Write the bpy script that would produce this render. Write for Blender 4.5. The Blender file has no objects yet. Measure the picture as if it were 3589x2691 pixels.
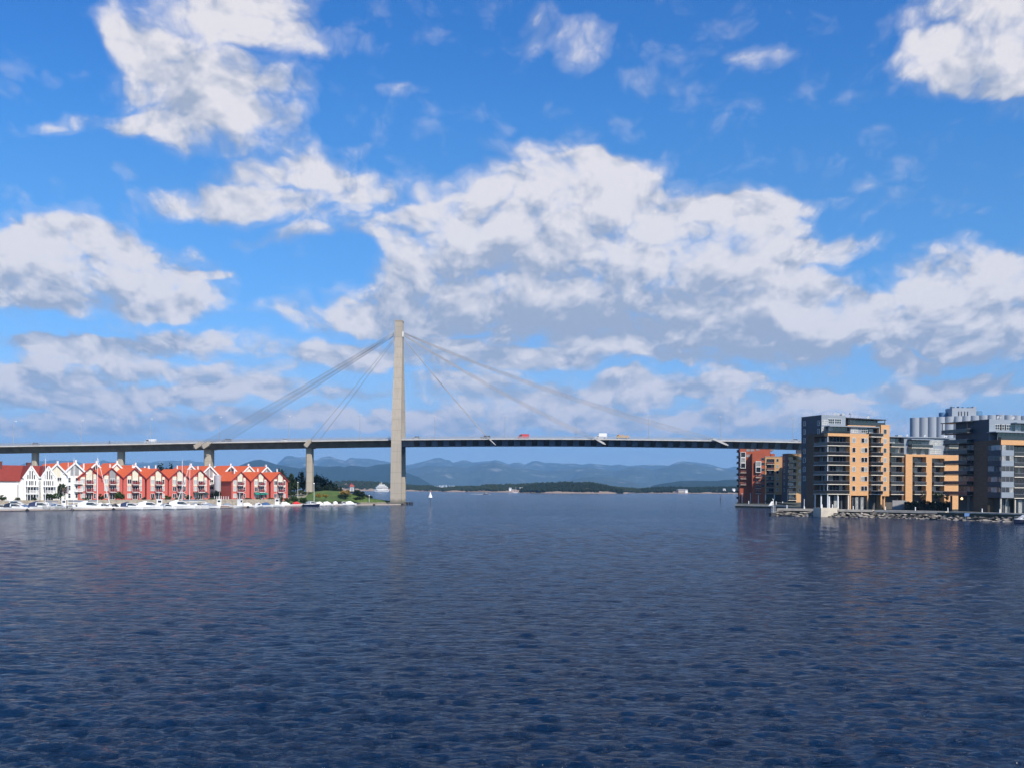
import bpy, math, random
import numpy as np
from mathutils import Vector, Matrix, noise as mnoise

# ------------------------------------------------------------------ camera
# lens and place recovered from the photograph: level camera, 7.5 m above the fjord, looking along +Y
F, HOR, CX, ROLL, CH = 3550.0, 1711.0, 1794.5, 0.0062, 7.5
sc = bpy.context.scene
COL = sc.collection
R = math.radians
cd = bpy.data.cameras.new("camera")
cam = bpy.data.objects.new("camera", cd)
COL.objects.link(cam)
cam.location = (0, 0, CH)
cam.rotation_euler = (R(90), -ROLL, 0)
cd.sensor_width = 36.0
cd.lens = 36.0 * F / 3589.0
cd.shift_y = (HOR - 1345.5) / 3589.0
cd.clip_start = 0.5
cd.clip_end = 120000.0
sc.camera = cam

SUN_EL = R(41)
SUN_AZ = math.atan2(0.57, -0.82)                 # compass angle from +Y towards +X
SUN_DIR = Vector((math.sin(SUN_AZ) * math.cos(SUN_EL), math.cos(SUN_AZ) * math.cos(SUN_EL), math.sin(SUN_EL)))


def P(x, y, Y):
    """world point seen at photograph pixel (x, y) at distance Y in front of the camera"""
    u, v = x - CX, HOR - y
    a = u * math.cos(ROLL) - v * math.sin(ROLL)
    z = u * math.sin(ROLL) + v * math.cos(ROLL)
    return Vector((a * Y / F, Y, CH + z * Y / F))


def PG(x, y, z=0.0):
    """world point on the level plane z seen at photograph pixel (x, y)"""
    u, v = x - CX, HOR - y
    a = u * math.cos(ROLL) - v * math.sin(ROLL)
    zz = u * math.sin(ROLL) + v * math.cos(ROLL)
    Y = (z - CH) * F / zz
    return Vector((a * Y / F, Y, z))


# ------------------------------------------------------------------ sky with clouds
world = bpy.data.worlds.new("World")
sc.world = world
world.use_nodes = True


class NT:
    """small helper to write node trees"""
    def __init__(s, tree):
        s.t = tree

    def n(s, kind, **kw):
        nd = s.t.nodes.new(kind)
        for k, v in kw.items():
            setattr(nd, k, v)
        return nd

    def put(s, sock, v):
        if v is None:
            return
        if isinstance(v, bpy.types.NodeSocket):
            s.t.links.new(v, sock)
        else:
            sock.default_value = v

    def m(s, op, a, b=None, c=None, clamp=False):
        nd = s.n('ShaderNodeMath', operation=op, use_clamp=clamp)
        s.put(nd.inputs[0], a)
        s.put(nd.inputs[1], b)
        s.put(nd.inputs[2], c)
        return nd.outputs[0]

    def vm(s, op, a, b=None, c=None, out=0):
        nd = s.n('ShaderNodeVectorMath', operation=op)
        s.put(nd.inputs[0], a)
        s.put(nd.inputs[1], b)
        s.put(nd.inputs[2], c)
        return nd.outputs[out]

    def comb(s, x, y, z=0.0):
        nd = s.n('ShaderNodeCombineXYZ')
        s.put(nd.inputs[0], x); s.put(nd.inputs[1], y); s.put(nd.inputs[2], z)
        return nd.outputs[0]

    def noise(s, vec, scale, detail=2.0, rough=0.5, lac=2.0, col=False, dim='3D'):
        nd = s.n('ShaderNodeTexNoise', noise_dimensions=dim)
        s.put(nd.inputs['Vector'], vec)
        s.put(nd.inputs['Scale'], scale)
        s.put(nd.inputs['Detail'], detail)
        s.put(nd.inputs['Roughness'], rough)
        s.put(nd.inputs['Lacunarity'], lac)
        return nd.outputs['Color' if col else 'Fac']

    def ramp(s, v, lo, hi, a=0.0, b=1.0, smooth=True):
        nd = s.n('ShaderNodeMapRange', interpolation_type='SMOOTHSTEP' if smooth else 'LINEAR')
        s.put(nd.inputs['Value'], v)
        for k, x in (('From Min', lo), ('From Max', hi), ('To Min', a), ('To Max', b)):
            s.put(nd.inputs[k], x)
        return nd.outputs[0]

    def mix(s, f, a, b, blend='MIX'):
        nd = s.n('ShaderNodeMix', data_type='RGBA', blend_type=blend)
        s.put(nd.inputs[0], f)
        s.put(nd.inputs[6], a if isinstance(a, bpy.types.NodeSocket) else (*a[:3], 1))
        s.put(nd.inputs[7], b if isinstance(b, bpy.types.NodeSocket) else (*b[:3], 1))
        return nd.outputs[2]


# cloud bodies: where they stand in the sky, (x, y, half width, half height, weight); x, y on a 2212 px wide photograph
CLOUDS = [
    (420, 75, 150, 95, .95), (520, 10, 90, 60, .9), (420, 210, 150, 55, .9), (300, 120, 70, 60, .6), (250, 30, 40, 60, .45),
    (450, 280, 120, 40, .85), (250, 272, 120, 22, .7), (80, 285, 75, 20, .5), (640, 95, 100, 24, .6), (620, 192, 100, 24, .6),
    (550, 285, 60, 26, .5), (390, 320, 40, 22, .35),
    (90, 560, 170, 75, 1.0), (280, 600, 170, 60, 1.0), (140, 500, 95, 28, .6), (350, 665, 90, 22, .7), (455, 598, 60, 9, .55),
    (10, 600, 90, 70, .7), (620, 350, 90, 30, .75), (440, 432, 105, 26, .9), (660, 400, 130, 40, .85), (780, 405, 60, 32, .7),
    (620, 450, 80, 26, .5), (770, 490, 95, 28, .85), (640, 510, 60, 14, .6), (780, 318, 60, 13, .35), (900, 200, 60, 10, .3),
    (260, 380, 45, 12, .45), (15, 415, 40, 20, .3), (10, 170, 30, 30, .3),
    (1170, 352, 95, 30, .9), (1330, 385, 120, 30, .85), (1060, 440, 150, 50, .95), (1250, 430, 150, 50, .7), (960, 520, 110, 55, .95),
    (1150, 540, 220, 80, 1.0), (1400, 530, 200, 70, 1.0), (1560, 460, 130, 40, .85), (1680, 450, 110, 16, .5), (1650, 545, 130, 40, .9),
    (1810, 550, 90, 17, .7), (880, 610, 80, 40, .7), (1050, 630, 200, 50, .9), (1330, 630, 250, 60, 1.0), (1600, 620, 170, 50, .85),
    (1720, 650, 120, 35, .9), (690, 690, 110, 24, .7), (900, 680, 140, 28, .8), (1200, 720, 200, 30, .75), (1480, 740, 160, 30, .8),
    (1750, 710, 200, 38, .9), (740, 640, 40, 14, .45), (1830, 690, 110, 36, .8),
    (2010, 630, 60, 45, .9), (2110, 640, 110, 80, 1.0), (2200, 590, 90, 55, .95), (2000, 730, 200, 40, .85), (2190, 740, 110, 50, .8),
    (2100, 40, 120, 60, 1.0), (2040, 130, 80, 45, .9), (2170, 150, 80, 35, 1.0), (2212, 60, 90, 120, 1.0),
    (1140, 85, 55, 34, .5), (1265, 108, 60, 42, .55), (1620, 112, 55, 20, .42), (1455, 180, 45, 14, .34), (2050, 545, 22, 14, .36),
    (190, 762, 110, 18, 0.80), (420, 742, 90, 20, 0.68), (40, 800, 70, 16, 0.73), (330, 800, 220, 14, 0.53), (500, 845, 62, 24, 1.00),
    (380, 850, 50, 16, 0.78), (610, 838, 70, 14, 0.68), (200, 845, 120, 26, 0.68), (10, 845, 60, 20, 0.68), (1150, 775, 220, 18, 0.73),
    (1370, 840, 80, 22, 0.78), (1560, 835, 58, 26, 0.98), (1750, 855, 75, 17, 0.93), (1960, 790, 50, 16, 0.68), (2040, 845, 130, 20, 0.93),
    (700, 770, 120, 22, 0.68), (1090, 860, 150, 20, 0.63), (150, 900, 260, 22, 0.48), (1000, 905, 400, 18, 0.48), (1600, 890, 300, 16, 0.46),
    (60, 930, 300, 14, .42), (700, 905, 200, 12, .42), (1200, 925, 300, 12, .4), (1900, 920, 300, 14, .4), (980, 820, 90, 16, .5), (1270, 880, 60, 12, .6), (260, 860, 60, 12, .6), (760, 855, 50, 10, .5), (1600, 780, 130, 14, .5), (900, 745, 120, 16, .6), (80, 755, 90, 12, .5),
]

g = bpy.data.node_groups.new("cloud_field", 'ShaderNodeTree')
g.interface.new_socket("Vector", in_out='INPUT', socket_type='NodeSocketVector')
for _n in ("Value", "Low", "Puff"):
    g.interface.new_socket(_n, in_out='OUTPUT', socket_type='NodeSocketFloat')
G = NT(g)
gi, go = G.n('NodeGroupInput'), G.n('NodeGroupOutput')
p = gi.outputs[0]
sp = G.n('ShaderNodeSeparateXYZ')
G.put(sp.inputs[0], p)
vpos = G.m('MAXIMUM', sp.outputs[1], -0.05)
den = G.m('MULTIPLY_ADD', vpos, 0.40, 0.27)
q = G.comb(G.m('DIVIDE', sp.outputs[0], den), G.m('MULTIPLY', G.m('DIVIDE', vpos, den), 1.75), 3.7)
warp = G.vm('SUBTRACT', G.noise(q, 3.2, 3, .6, col=True), (0.5, 0.5, 0.5))
wamp = G.m('MULTIPLY', den, 0.30)
pw = G.vm('ADD', p, G.vm('MULTIPLY', warp, G.comb(wamp, G.m('MULTIPLY', wamp, .6), 0.0)))
total = None
for (x, y, rx, ry, w) in CLOUDS:
    if x < 700 and y < 330:
        w *= .78
    if y > 740:
        w = w * 1.25 + .05
    c = P(x * 1.6225, y * 1.6225, 1.0)
    cu, cv = c.x, c.z - CH
    ru, rv = rx * 1.6225 / F * 1.12, ry * 1.6225 / F * 1.15
    ru *= 1.55; rv *= 1.55
    d = G.vm('MULTIPLY_ADD', pw, (1 / ru, 1 / rv, 0), (-cu / ru, -cv / rv, 0))
    e = G.m('SUBTRACT', 1.0, G.vm('DOT_PRODUCT', d, d, out=1), clamp=True)
    total = G.m('MULTIPLY', e, w) if total is None else G.m('MULTIPLY_ADD', e, w, total)
raw = G.m('MULTIPLY', total, 1.25)
total = G.m('MINIMUM', G.m('MULTIPLY', total, 1.35), 1.45)
# beyond the photographed part of the sky the same weather goes on
beyond = G.m('MAXIMUM', G.ramp(G.m('ABSOLUTE', sp.outputs[0]), .52, .75), G.ramp(sp.outputs[1], .52, .7))
wx = G.ramp(G.noise(q, .9, 2, .5), .42, .66, 0.0, 1.0)
total = G.m('MULTIPLY_ADD', beyond, wx, total)
n1 = G.noise(q, 4.2, 2, .5)
vr = G.n('ShaderNodeTexVoronoi', feature='F1', voronoi_dimensions='2D')
G.put(vr.inputs['Vector'], G.vm('ADD', q, G.vm('MULTIPLY', warp, (.22, .22, .22))))
G.put(vr.inputs['Scale'], 8.5); G.put(vr.inputs['Detail'], 3.0); G.put(vr.inputs['Roughness'], .50); G.put(vr.inputs['Lacunarity'], 2.3)
puff = G.m('SUBTRACT', .42, vr.outputs['Distance'])
n2 = G.noise(q, 22.0, 6, .6)
band = G.m('MULTIPLY', G.ramp(sp.outputs[1], .0, .05), G.ramp(sp.outputs[1], .11, .22, .34, 0.0))
low = G.m('ADD', G.m('ADD', G.m('ADD', total, band), .08), G.m('MULTIPLY', G.m('SUBTRACT', n1, .5), 1.05))
h = G.m('ADD', low, G.m('ADD', G.m('MULTIPLY', puff, .80), G.m('MULTIPLY', G.m('SUBTRACT', n2, .5), .42)))
G.put(go.inputs[0], h)
G.put(go.inputs[1], G.m('ADD', raw, G.m('MULTIPLY', G.m('SUBTRACT', n1, .5), 1.5)))
mid = G.noise(q, 7.5, 3, .55)
G.put(go.inputs[2], G.m('MULTIPLY_ADD', mid, 1.9, puff))

W = NT(world.node_tree)
world.node_tree.nodes.clear()
tc = W.n('ShaderNodeTexCoord')
sx = W.n('ShaderNodeSeparateXYZ')
W.put(sx.inputs[0], tc.outputs['Generated'])
yy = W.m('MAXIMUM', sx.outputs[1], 0.25)
uv = W.comb(W.m('DIVIDE', sx.outputs[0], yy), W.m('DIVIDE', sx.outputs[2], yy), 0.0)


def field(vec):
    nd = W.n('ShaderNodeGroup')
    nd.node_tree = g
    W.put(nd.inputs[0], vec)
    return nd.outputs


vv = W.n('ShaderNodeSeparateXYZ')
W.put(vv.inputs[0], uv)
near = W.m('ADD', W.m('MAXIMUM', vv.outputs[1], 0.0), 0.12)
f0 = field(uv)
f1 = field(W.vm('MULTIPLY_ADD', (0.05, 0.15, 0.0), W.comb(near, near, 0.0), uv))
f2 = field(W.vm('MULTIPLY_ADD', (0.024, 0.055, 0.0), W.comb(near, near, 0.0), uv))
body = W.ramp(f0[0], .10, 1.22)
veil = W.ramp(f0[0], -.15, .55, 0.0, .22)
alpha = W.m('MAXIMUM', W.m('MULTIPLY', body, .97), veil)
big = W.m('MULTIPLY', W.m('SUBTRACT', f0[1], f1[1]), .40)
small = W.m('MULTIPLY', W.m('SUBTRACT', f0[2], f2[2]), .95)
lit = W.m('ADD', W.m('ADD', .52, big), small)
lit = W.m('SUBTRACT', lit, W.ramp(f0[1], 1.0, 3.0, 0, .26), clamp=True)
ccol = W.mix(lit, (3.5, 3.95, 5.0), (7.6, 7.25, 7.35))
low = W.ramp(vv.outputs[1], 0.0, .16)
ccol = W.mix(low, W.mix(lit, (3.8, 4.3, 5.4), (8.0, 7.1, 7.1)), ccol)
sky = W.n('ShaderNodeTexSky', sky_type='NISHITA')
sky.sun_disc = False
sky.sun_elevation = SUN_EL
sky.sun_rotation = SUN_AZ
sky.altitude = 0
sky.air_density = 1.0
sky.dust_density = 0.6
sky.ozone_density = 3.0
hs = W.n('ShaderNodeHueSaturation')
hs.inputs['Saturation'].default_value = 1.18
hs.inputs['Value'].default_value = 1.25
W.put(hs.inputs['Color'], sky.outputs[0])
cr = W.n('ShaderNodeValToRGB')
STOPS = [(0, (.60, .76, 1.36)), (.05, (.58, .66, 1.06)), (.09, (.68, .79, 1.06)), (.2, (.50, .80, 1.08)), (.3, (.50, .83, 1.09)), (.37, (.42, .83, 1.15)), (.455, (.32, .76, 1.15)), (.58, (.30, .74, 1.16))]
el_ = cr.color_ramp.elements
el_[0].position = 0; el_[0].color = (*STOPS[0][1], 1)
el_[1].position = STOPS[-1][0] / .6; el_[1].color = (*STOPS[-1][1], 1)
for ps_, c_ in STOPS[1:-1]:
    k_ = el_.new(ps_ / .6); k_.color = (*c_, 1)
W.put(cr.inputs[0], W.m('DIVIDE', vv.outputs[1], .6, clamp=True))
tint = cr.outputs[0]
scol = W.mix(1.0, hs.outputs[0], tint, 'MULTIPLY')
below = W.ramp(sx.outputs[2], -.02, .0)
fin = W.mix(W.m('MULTIPLY', alpha, below), scol, ccol)
bg = W.n('ShaderNodeBackground')
bg.inputs['Strength'].default_value = 0.1
W.put(bg.inputs['Color'], fin)
wo = W.n('ShaderNodeOutputWorld')
W.t.links.new(bg.outputs[0], wo.inputs['Surface'])

sl = bpy.data.lights.new("sun", 'SUN')
sl.energy = 5.0
sl.angle = R(0.55)
sl.color = (1.0, 0.91, 0.78)
so = bpy.data.objects.new("sun", sl)
COL.objects.link(so)
so.rotation_euler = SUN_DIR.to_track_quat('Z', 'Y').to_euler()
so.location = (0, 0, 300)

sc.view_settings.view_transform = 'Standard'
sc.view_settings.look = 'None'
sc.view_settings.exposure = 0.22
sc.view_settings.gamma = 1.0
sc.render.engine = 'CYCLES'
cy = sc.cycles
cy.max_bounces = 6
cy.diffuse_bounces = 2
cy.glossy_bounces = 3
cy.transmission_bounces = 4
cy.volume_bounces = 0
cy.transparent_max_bounces = 8
cy.caustics_reflective = False
cy.caustics_refractive = False
cy.use_denoising = True
cy.sample_clamp_indirect = 6

# ------------------------------------------------------------------ helpers
def tag(o, label=None, cat=None, group=None, kind=None):
    if label: o['label'] = label
    if cat: o['category'] = cat
    if group: o['group'] = group
    if kind: o['kind'] = kind
    return o


def empty(name, loc=(0, 0, 0), rz=0.0):
    o = bpy.data.objects.new(name, None)
    COL.objects.link(o)
    o.location = loc
    o.rotation_euler = (0, 0, rz)
    o.empty_display_size = 0.5
    return o


def children(o):
    return [c for c in COL.objects if c.parent == o]


CHILD = {}


def link(o, parent=None):
    COL.objects.link(o)
    if parent is not None:
        o.parent = parent
        CHILD.setdefault(parent.name, []).append(o)
    return o


def dup(o, loc=None, rz=None, label=None, parent=None, scale=None):
    """copy a thing with its parts and sub-parts"""
    c = o.copy()
    link(c, parent)
    if loc is not None: c.location = loc
    if rz is not None: c.rotation_euler = (0, 0, rz)
    if scale is not None: c.scale = (scale, scale, scale) if isinstance(scale, (int, float)) else scale
    if label: c['label'] = label
    for ch in CHILD.get(o.name, []):
        dup(ch, parent=c)
    return c


class MB:
    """mesh builder: collects shapes, links them as ONE object"""
    def __init__(s):
        s.v, s.f, s.mi = [], [], []
        s.mat = 0

    def add(s, vs, fs, m=None):
        b = len(s.v)
        s.v += [tuple(v) for v in vs]
        s.f += [tuple(i + b for i in f) for f in fs]
        s.mi += [s.mat if m is None else m] * len(fs)
        return s

    def box(s, x0, y0, z0, x1, y1, z1, m=None, rz=0.0, o=(0, 0)):
        vs = [(x0, y0, z0), (x1, y0, z0), (x1, y1, z0), (x0, y1, z0), (x0, y0, z1), (x1, y0, z1), (x1, y1, z1), (x0, y1, z1)]
        if rz:
            c, n = math.cos(rz), math.sin(rz)
            vs = [(o[0] + (x - o[0]) * c - (y - o[1]) * n, o[1] + (x - o[0]) * n + (y - o[1]) * c, z) for x, y, z in vs]
        return s.add(vs, [(0, 3, 2, 1), (4, 5, 6, 7), (0, 1, 5, 4), (1, 2, 6, 5), (2, 3, 7, 6), (3, 0, 4, 7)], m)

    def bar(s, a, b, w, h=None, m=None):
        """square bar from a to b"""
        a, b = Vector(a), Vector(b)
        h = h or w
        d = (b - a).normalized()
        up = Vector((0, 0, 1)) if abs(d.z) < .95 else Vector((0, 1, 0))
        r = d.cross(up).normalized() * w / 2
        u = r.cross(d).normalized() * h / 2
        vs = [p + q for p in (a, b) for q in (-r - u, r - u, r + u, -r + u)]
        return s.add(vs, [(0, 3, 2, 1), (4, 5, 6, 7), (0, 1, 5, 4), (1, 2, 6, 5), (2, 3, 7, 6), (3, 0, 4, 7)], m)

    def tube(s, a, b, r0, r1=None, n=8, m=None, cap=True):
        a, b = Vector(a), Vector(b)
        r1 = r0 if r1 is None else r1
        d = (b - a).normalized()
        up = Vector((0, 0, 1)) if abs(d.z) < .95 else Vector((0, 1, 0))
        e = d.cross(up).normalized()
        w = e.cross(d).normalized()
        vs, fs = [], []
        for p, r in ((a, r0), (b, r1)):
            for i in range(n):
                t = 2 * math.pi * i / n
                vs.append(p + (e * math.cos(t) + w * math.sin(t)) * r)
        for i in range(n):
            j = (i + 1) % n
            fs.append((i, j, n + j, n + i))
        if cap:
            fs += [tuple(range(n - 1, -1, -1)), tuple(range(n, 2 * n))]
        return s.add(vs, fs, m)

    def loft(s, rings, m=None, cap=True, closed=True):
        n = len(rings[0])
        vs = [p for r in rings for p in r]
        fs = []
        for k in range(len(rings) - 1):
            for i in range(n if closed else n - 1):
                j = (i + 1) % n
                fs.append((k * n + i, k * n + j, (k + 1) * n + j, (k + 1) * n + i))
        if cap and closed:
            fs += [tuple(range(n - 1, -1, -1)), tuple((len(rings) - 1) * n + i for i in range(n))]
        return s.add(vs, fs, m)

    def prism(s, poly, y0, y1, axis='y', m=None):
        """polygon (a, b) extruded: axis y -> (a, y, b); x -> (x, a, b); z -> (a, b, z)"""
        f = {'y': lambda a, b, t: (a, t, b), 'x': lambda a, b, t: (t, a, b), 'z': lambda a, b, t: (a, b, t)}[axis]
        return s.loft([[f(a, b, y0) for a, b in poly], [f(a, b, y1) for a, b in poly]], m)

    def quad(s, a, b, c, d, m=None):
        return s.add([a, b, c, d], [(0, 1, 2, 3)], m)

    def blob(s, c, r, seed=0, m=None, rough=.25, sub=None):
        """uneven rounded lump (an icosahedron-like sphere of 42 points)"""
        base = ICO2 if sub is None else sub
        rx, ry, rz = (r, r, r) if isinstance(r, (int, float)) else r
        vs = []
        for v in base[0]:
            k = 1 + rough * (mnoise.noise(Vector(v) * 1.7 + Vector((seed * 3.1, seed * 1.7, seed))) * 2)
            vs.append((c[0] + v[0] * rx * k, c[1] + v[1] * ry * k, c[2] + v[2] * rz * k))
        return s.add(vs, base[1], m)

    def build(s, name, mats, parent=None, loc=None, rz=None, smooth=False, fix=True):
        me = bpy.data.meshes.new(name)
        me.from_pydata(s.v, [], s.f)
        mats = mats if isinstance(mats, (list, tuple)) else [mats]
        for mt in mats:
            me.materials.append(mt)
        if len(mats) > 1:
            me.polygons.foreach_set('material_index', s.mi)
        if smooth:
            me.polygons.foreach_set('use_smooth', [True] * len(s.f))
        if fix and len(s.f) < 20000:
            import bmesh
            bm = bmesh.new(); bm.from_mesh(me)
            bmesh.ops.recalc_face_normals(bm, faces=bm.faces)
            bm.to_mesh(me); bm.free()
        me.update()
        o = bpy.data.objects.new(name, me)
        link(o, parent)
        if loc is not None: o.location = loc
        if rz is not None: o.rotation_euler = (0, 0, rz)
        return o


def _ico(sub):
    import bmesh
    bm = bmesh.new()
    bmesh.ops.create_icosphere(bm, subdivisions=sub, radius=1)
    r = ([tuple(v.co) for v in bm.verts], [tuple(v.index for v in f.verts) for f in bm.faces])
    bm.free()
    return r


ICO1, ICO2, ICO3 = _ico(1), _ico(2), _ico(3)


# ------------------------------------------------------------------ materials
def mat(name, col, rough=.7, metal=0.0, var=0.0, scale=1.0, bump=0.0, bscale=8.0, spec=.5, col2=None, stretch=(1, 1, 1), detail=4, coat=0.0, seed=0.0):
    """painted / stone / metal surface with uneven colour and a fine relief, in object space"""
    mt = bpy.data.materials.new(name)
    mt.use_nodes = True
    t = NT(mt.node_tree)
    b = mt.node_tree.nodes['Principled BSDF']
    b.inputs['Roughness'].default_value = rough
    b.inputs['Metallic'].default_value = metal
    b.inputs['Specular IOR Level'].default_value = spec
    if coat:
        b.inputs['Coat Weight'].default_value = coat
    b.inputs['Base Color'].default_value = (*col, 1)
    tcn = t.n('ShaderNodeTexCoord')
    vec = t.vm('MULTIPLY_ADD', tcn.outputs['Object'], stretch, (seed, seed * .7, seed * 1.3))
    if var or col2:
        c2 = col2 or tuple(c * (1 - var) for c in col)
        f = t.ramp(t.noise(vec, scale, detail, .6), .32, .68)
        t.put(b.inputs['Base Color'], t.mix(f, col, c2))
    if bump:
        bn = t.n('ShaderNodeBump')
        bn.inputs['Strength'].default_value = bump
        bn.inputs['Distance'].default_value = .05
        t.put(bn.inputs['Height'], t.noise(vec, bscale, 4, .6))
        t.put(b.inputs['Normal'], bn.outputs[0])
    return mt
# ------------------------------------------------------------------ water
def water_surface():
    rng = np.random.default_rng(5)
    r = [0.0, 6.0, 12.0, 18.0]
    while r[-1] < 520:
        r.append(r[-1] * 1.0030 + .006)
    while r[-1] < 60000:
        r.append(r[-1] * 1.12)
    r = np.array(r)
    th = np.concatenate([np.linspace(-180, -33, 25)[:-1], np.linspace(-33, 33, 760), np.linspace(33, 180, 25)[1:]])
    th = np.radians(th)
    RR, TH = np.meshgrid(r, th, indexing='ij')
    X, Y = RR * np.sin(TH), RR * np.cos(TH)
    Z = np.zeros_like(X)
    cell = np.maximum(RR * .0030, .05)
    wind = math.radians(262)
    # gusts: bands of rougher and calmer water
    gust = .85 + .22 * np.sin(X * .031 + Y * .011 + 2 * np.sin(Y * .023)) * np.sin(Y * .041 + X * .006 + 1.7)
    for k in range(64):
        lam = .30 * (4.5 / .30) ** (k / 63.0) * rng.uniform(.9, 1.1)
        a = wind + rng.normal(0, .46)
        kk = 2 * math.pi / lam
        amp = .0104 * lam * (1.0 if lam < .7 else (.7 / lam) ** .95)
        ph = rng.uniform(0, 6.28)
        s = np.sin(kk * (X * math.cos(a) + Y * math.sin(a)) + ph + 1.2 * np.sin(X * .07 / lam + ph * 3) + 1.0 * np.sin(Y * .05 / lam + ph * 5))
        fade = np.clip((lam / cell - 3.0) / 3.0, 0, 1)
        Z += amp * fade * gust * (s + .18 * np.cos(2 * kk * (X * math.cos(a) + Y * math.sin(a)) + 2 * ph))
    Z *= np.clip((RR - 8) / 8, 0, 1) * np.clip((700 - RR) / 250, 0, 1)
    nr, nt = X.shape
    co = np.stack([X, Y, Z], -1).reshape(-1, 3).astype(np.float32)
    i = np.arange(nr - 1)[:, None] * nt + np.arange(nt - 1)[None, :]
    quads = np.stack([i, i + 1, i + nt + 1, i + nt], -1).reshape(-1, 4)
    me = bpy.data.meshes.new('water')
    me.vertices.add(len(co)); me.vertices.foreach_set('co', co.ravel())
    me.loops.add(quads.size); me.loops.foreach_set('vertex_index', quads.ravel().astype(np.int32))
    me.polygons.add(len(quads))
    me.polygons.foreach_set('loop_start', np.arange(0, quads.size, 4, dtype=np.int32))
    me.polygons.foreach_set('loop_total', np.full(len(quads), 4, dtype=np.int32))
    me.polygons.foreach_set('use_smooth', np.ones(len(quads), dtype=bool))
    me.update(calc_edges=True); me.validate()
    me.flip_normals()
    mt = bpy.data.materials.new('sea_water'); mt.use_nodes = True
    t = NT(mt.node_tree); b = mt.node_tree.nodes['Principled BSDF']
    b.inputs['Base Color'].default_value = (.0020, .0145, .044, 1)
    b.inputs['Roughness'].default_value = .11
    b.inputs['Specular IOR Level'].default_value = .26
    b.inputs['IOR'].default_value = 1.333
    tcn = t.n('ShaderNodeTexCoord'); gpos = tcn.outputs['Object']
    band = t.noise(t.vm('MULTIPLY', gpos, (.006, .022, 0)), 1.0, 4, .55)
    streak = t.ramp(t.noise(t.vm('MULTIPLY', gpos, (.0040, .045, 0)), 1.0, 5, .62), .54, .70)
    wig = t.vm('MULTIPLY', gpos, (1, 1, 0))
    ga = t.ramp(t.noise(t.vm('MULTIPLY', wig, (.55, .11, 1)), 1.0, 2, .6), .34, .66, .72, 1.28)      # groups of ripples
    gb = t.ramp(t.noise(t.vm('MULTIPLY', wig, (.14, .028, 1)), 1.0, 3, .6), .34, .66, .80, 1.2)
    gc = t.ramp(t.noise(t.vm('MULTIPLY', wig, (1.6, .5, 1)), 1.0, 2, .6), .34, .66, .55, 1.45)
    fine = t.noise(t.vm('MULTIPLY', gpos, (1.6, 3.4, 1)), 1.0, 5, .62)
    mid = t.noise(t.vm('MULTIPLY', gpos, (.32, .85, 1)), 1.0, 4, .6)
    hgt = t.m('ADD', t.m('MULTIPLY', fine, .38), t.m('MULTIPLY', mid, .75))
    bn = t.n('ShaderNodeBump'); bn.inputs['Distance'].default_value = 1.0
    stg = t.m('MULTIPLY', t.ramp(band, .3, .7, .75, 1.2), t.m('SUBTRACT', 1.0, t.m('MULTIPLY', streak, .62)))
    stg = t.m('MULTIPLY', stg, t.m('MULTIPLY', ga, t.m('MULTIPLY', gb, gc)))
    t.put(bn.inputs['Strength'], t.m('MULTIPLY', stg, 1.15, clamp=True))
    t.put(bn.inputs['Height'], hgt)
    t.put(b.inputs['Normal'], bn.outputs[0])
    me.materials.append(mt)
    o = bpy.data.objects.new('water', me); COL.objects.link(o)
    tag(o, kind='structure', label='dark blue rippled fjord water across the lower half')
water_surface()

# ------------------------------------------------------------------ mountains
def hill_mat(name, veg, veg2, rock, lo, hi, sc_, rock_lo=.50, rock_hi=.62):
    mt = bpy.data.materials.new(name); mt.use_nodes = True
    t = NT(mt.node_tree); b = mt.node_tree.nodes['Principled BSDF']
    b.inputs['Roughness'].default_value = .95
    b.inputs['Specular IOR Level'].default_value = .1
    tcn = t.n('ShaderNodeTexCoord'); o = tcn.outputs['Object']
    s = t.n('ShaderNodeSeparateXYZ'); t.put(s.inputs[0], o)
    alt = t.ramp(s.outputs[2], lo, hi)
    n = t.noise(t.vm('MULTIPLY', o, (1, 1, 2.4)), sc_, 6, .62)
    f = t.ramp(t.m('ADD', n, t.m('MULTIPLY', alt, .16)), rock_lo, rock_hi)
    vg = t.mix(t.noise(o, sc_ * 3, 4, .6), veg, veg2)
    t.put(b.inputs['Base Color'], t.mix(f, vg, rock))
    return mt

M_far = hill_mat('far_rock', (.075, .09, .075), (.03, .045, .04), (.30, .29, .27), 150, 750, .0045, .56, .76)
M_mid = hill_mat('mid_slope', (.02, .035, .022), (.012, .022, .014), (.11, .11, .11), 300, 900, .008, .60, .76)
M_isl = hill_mat('island_rock', (.05, .06, .03), (.03, .04, .02), (.30, .23, .18), -50, -40, .05, .40, .5)

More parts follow.
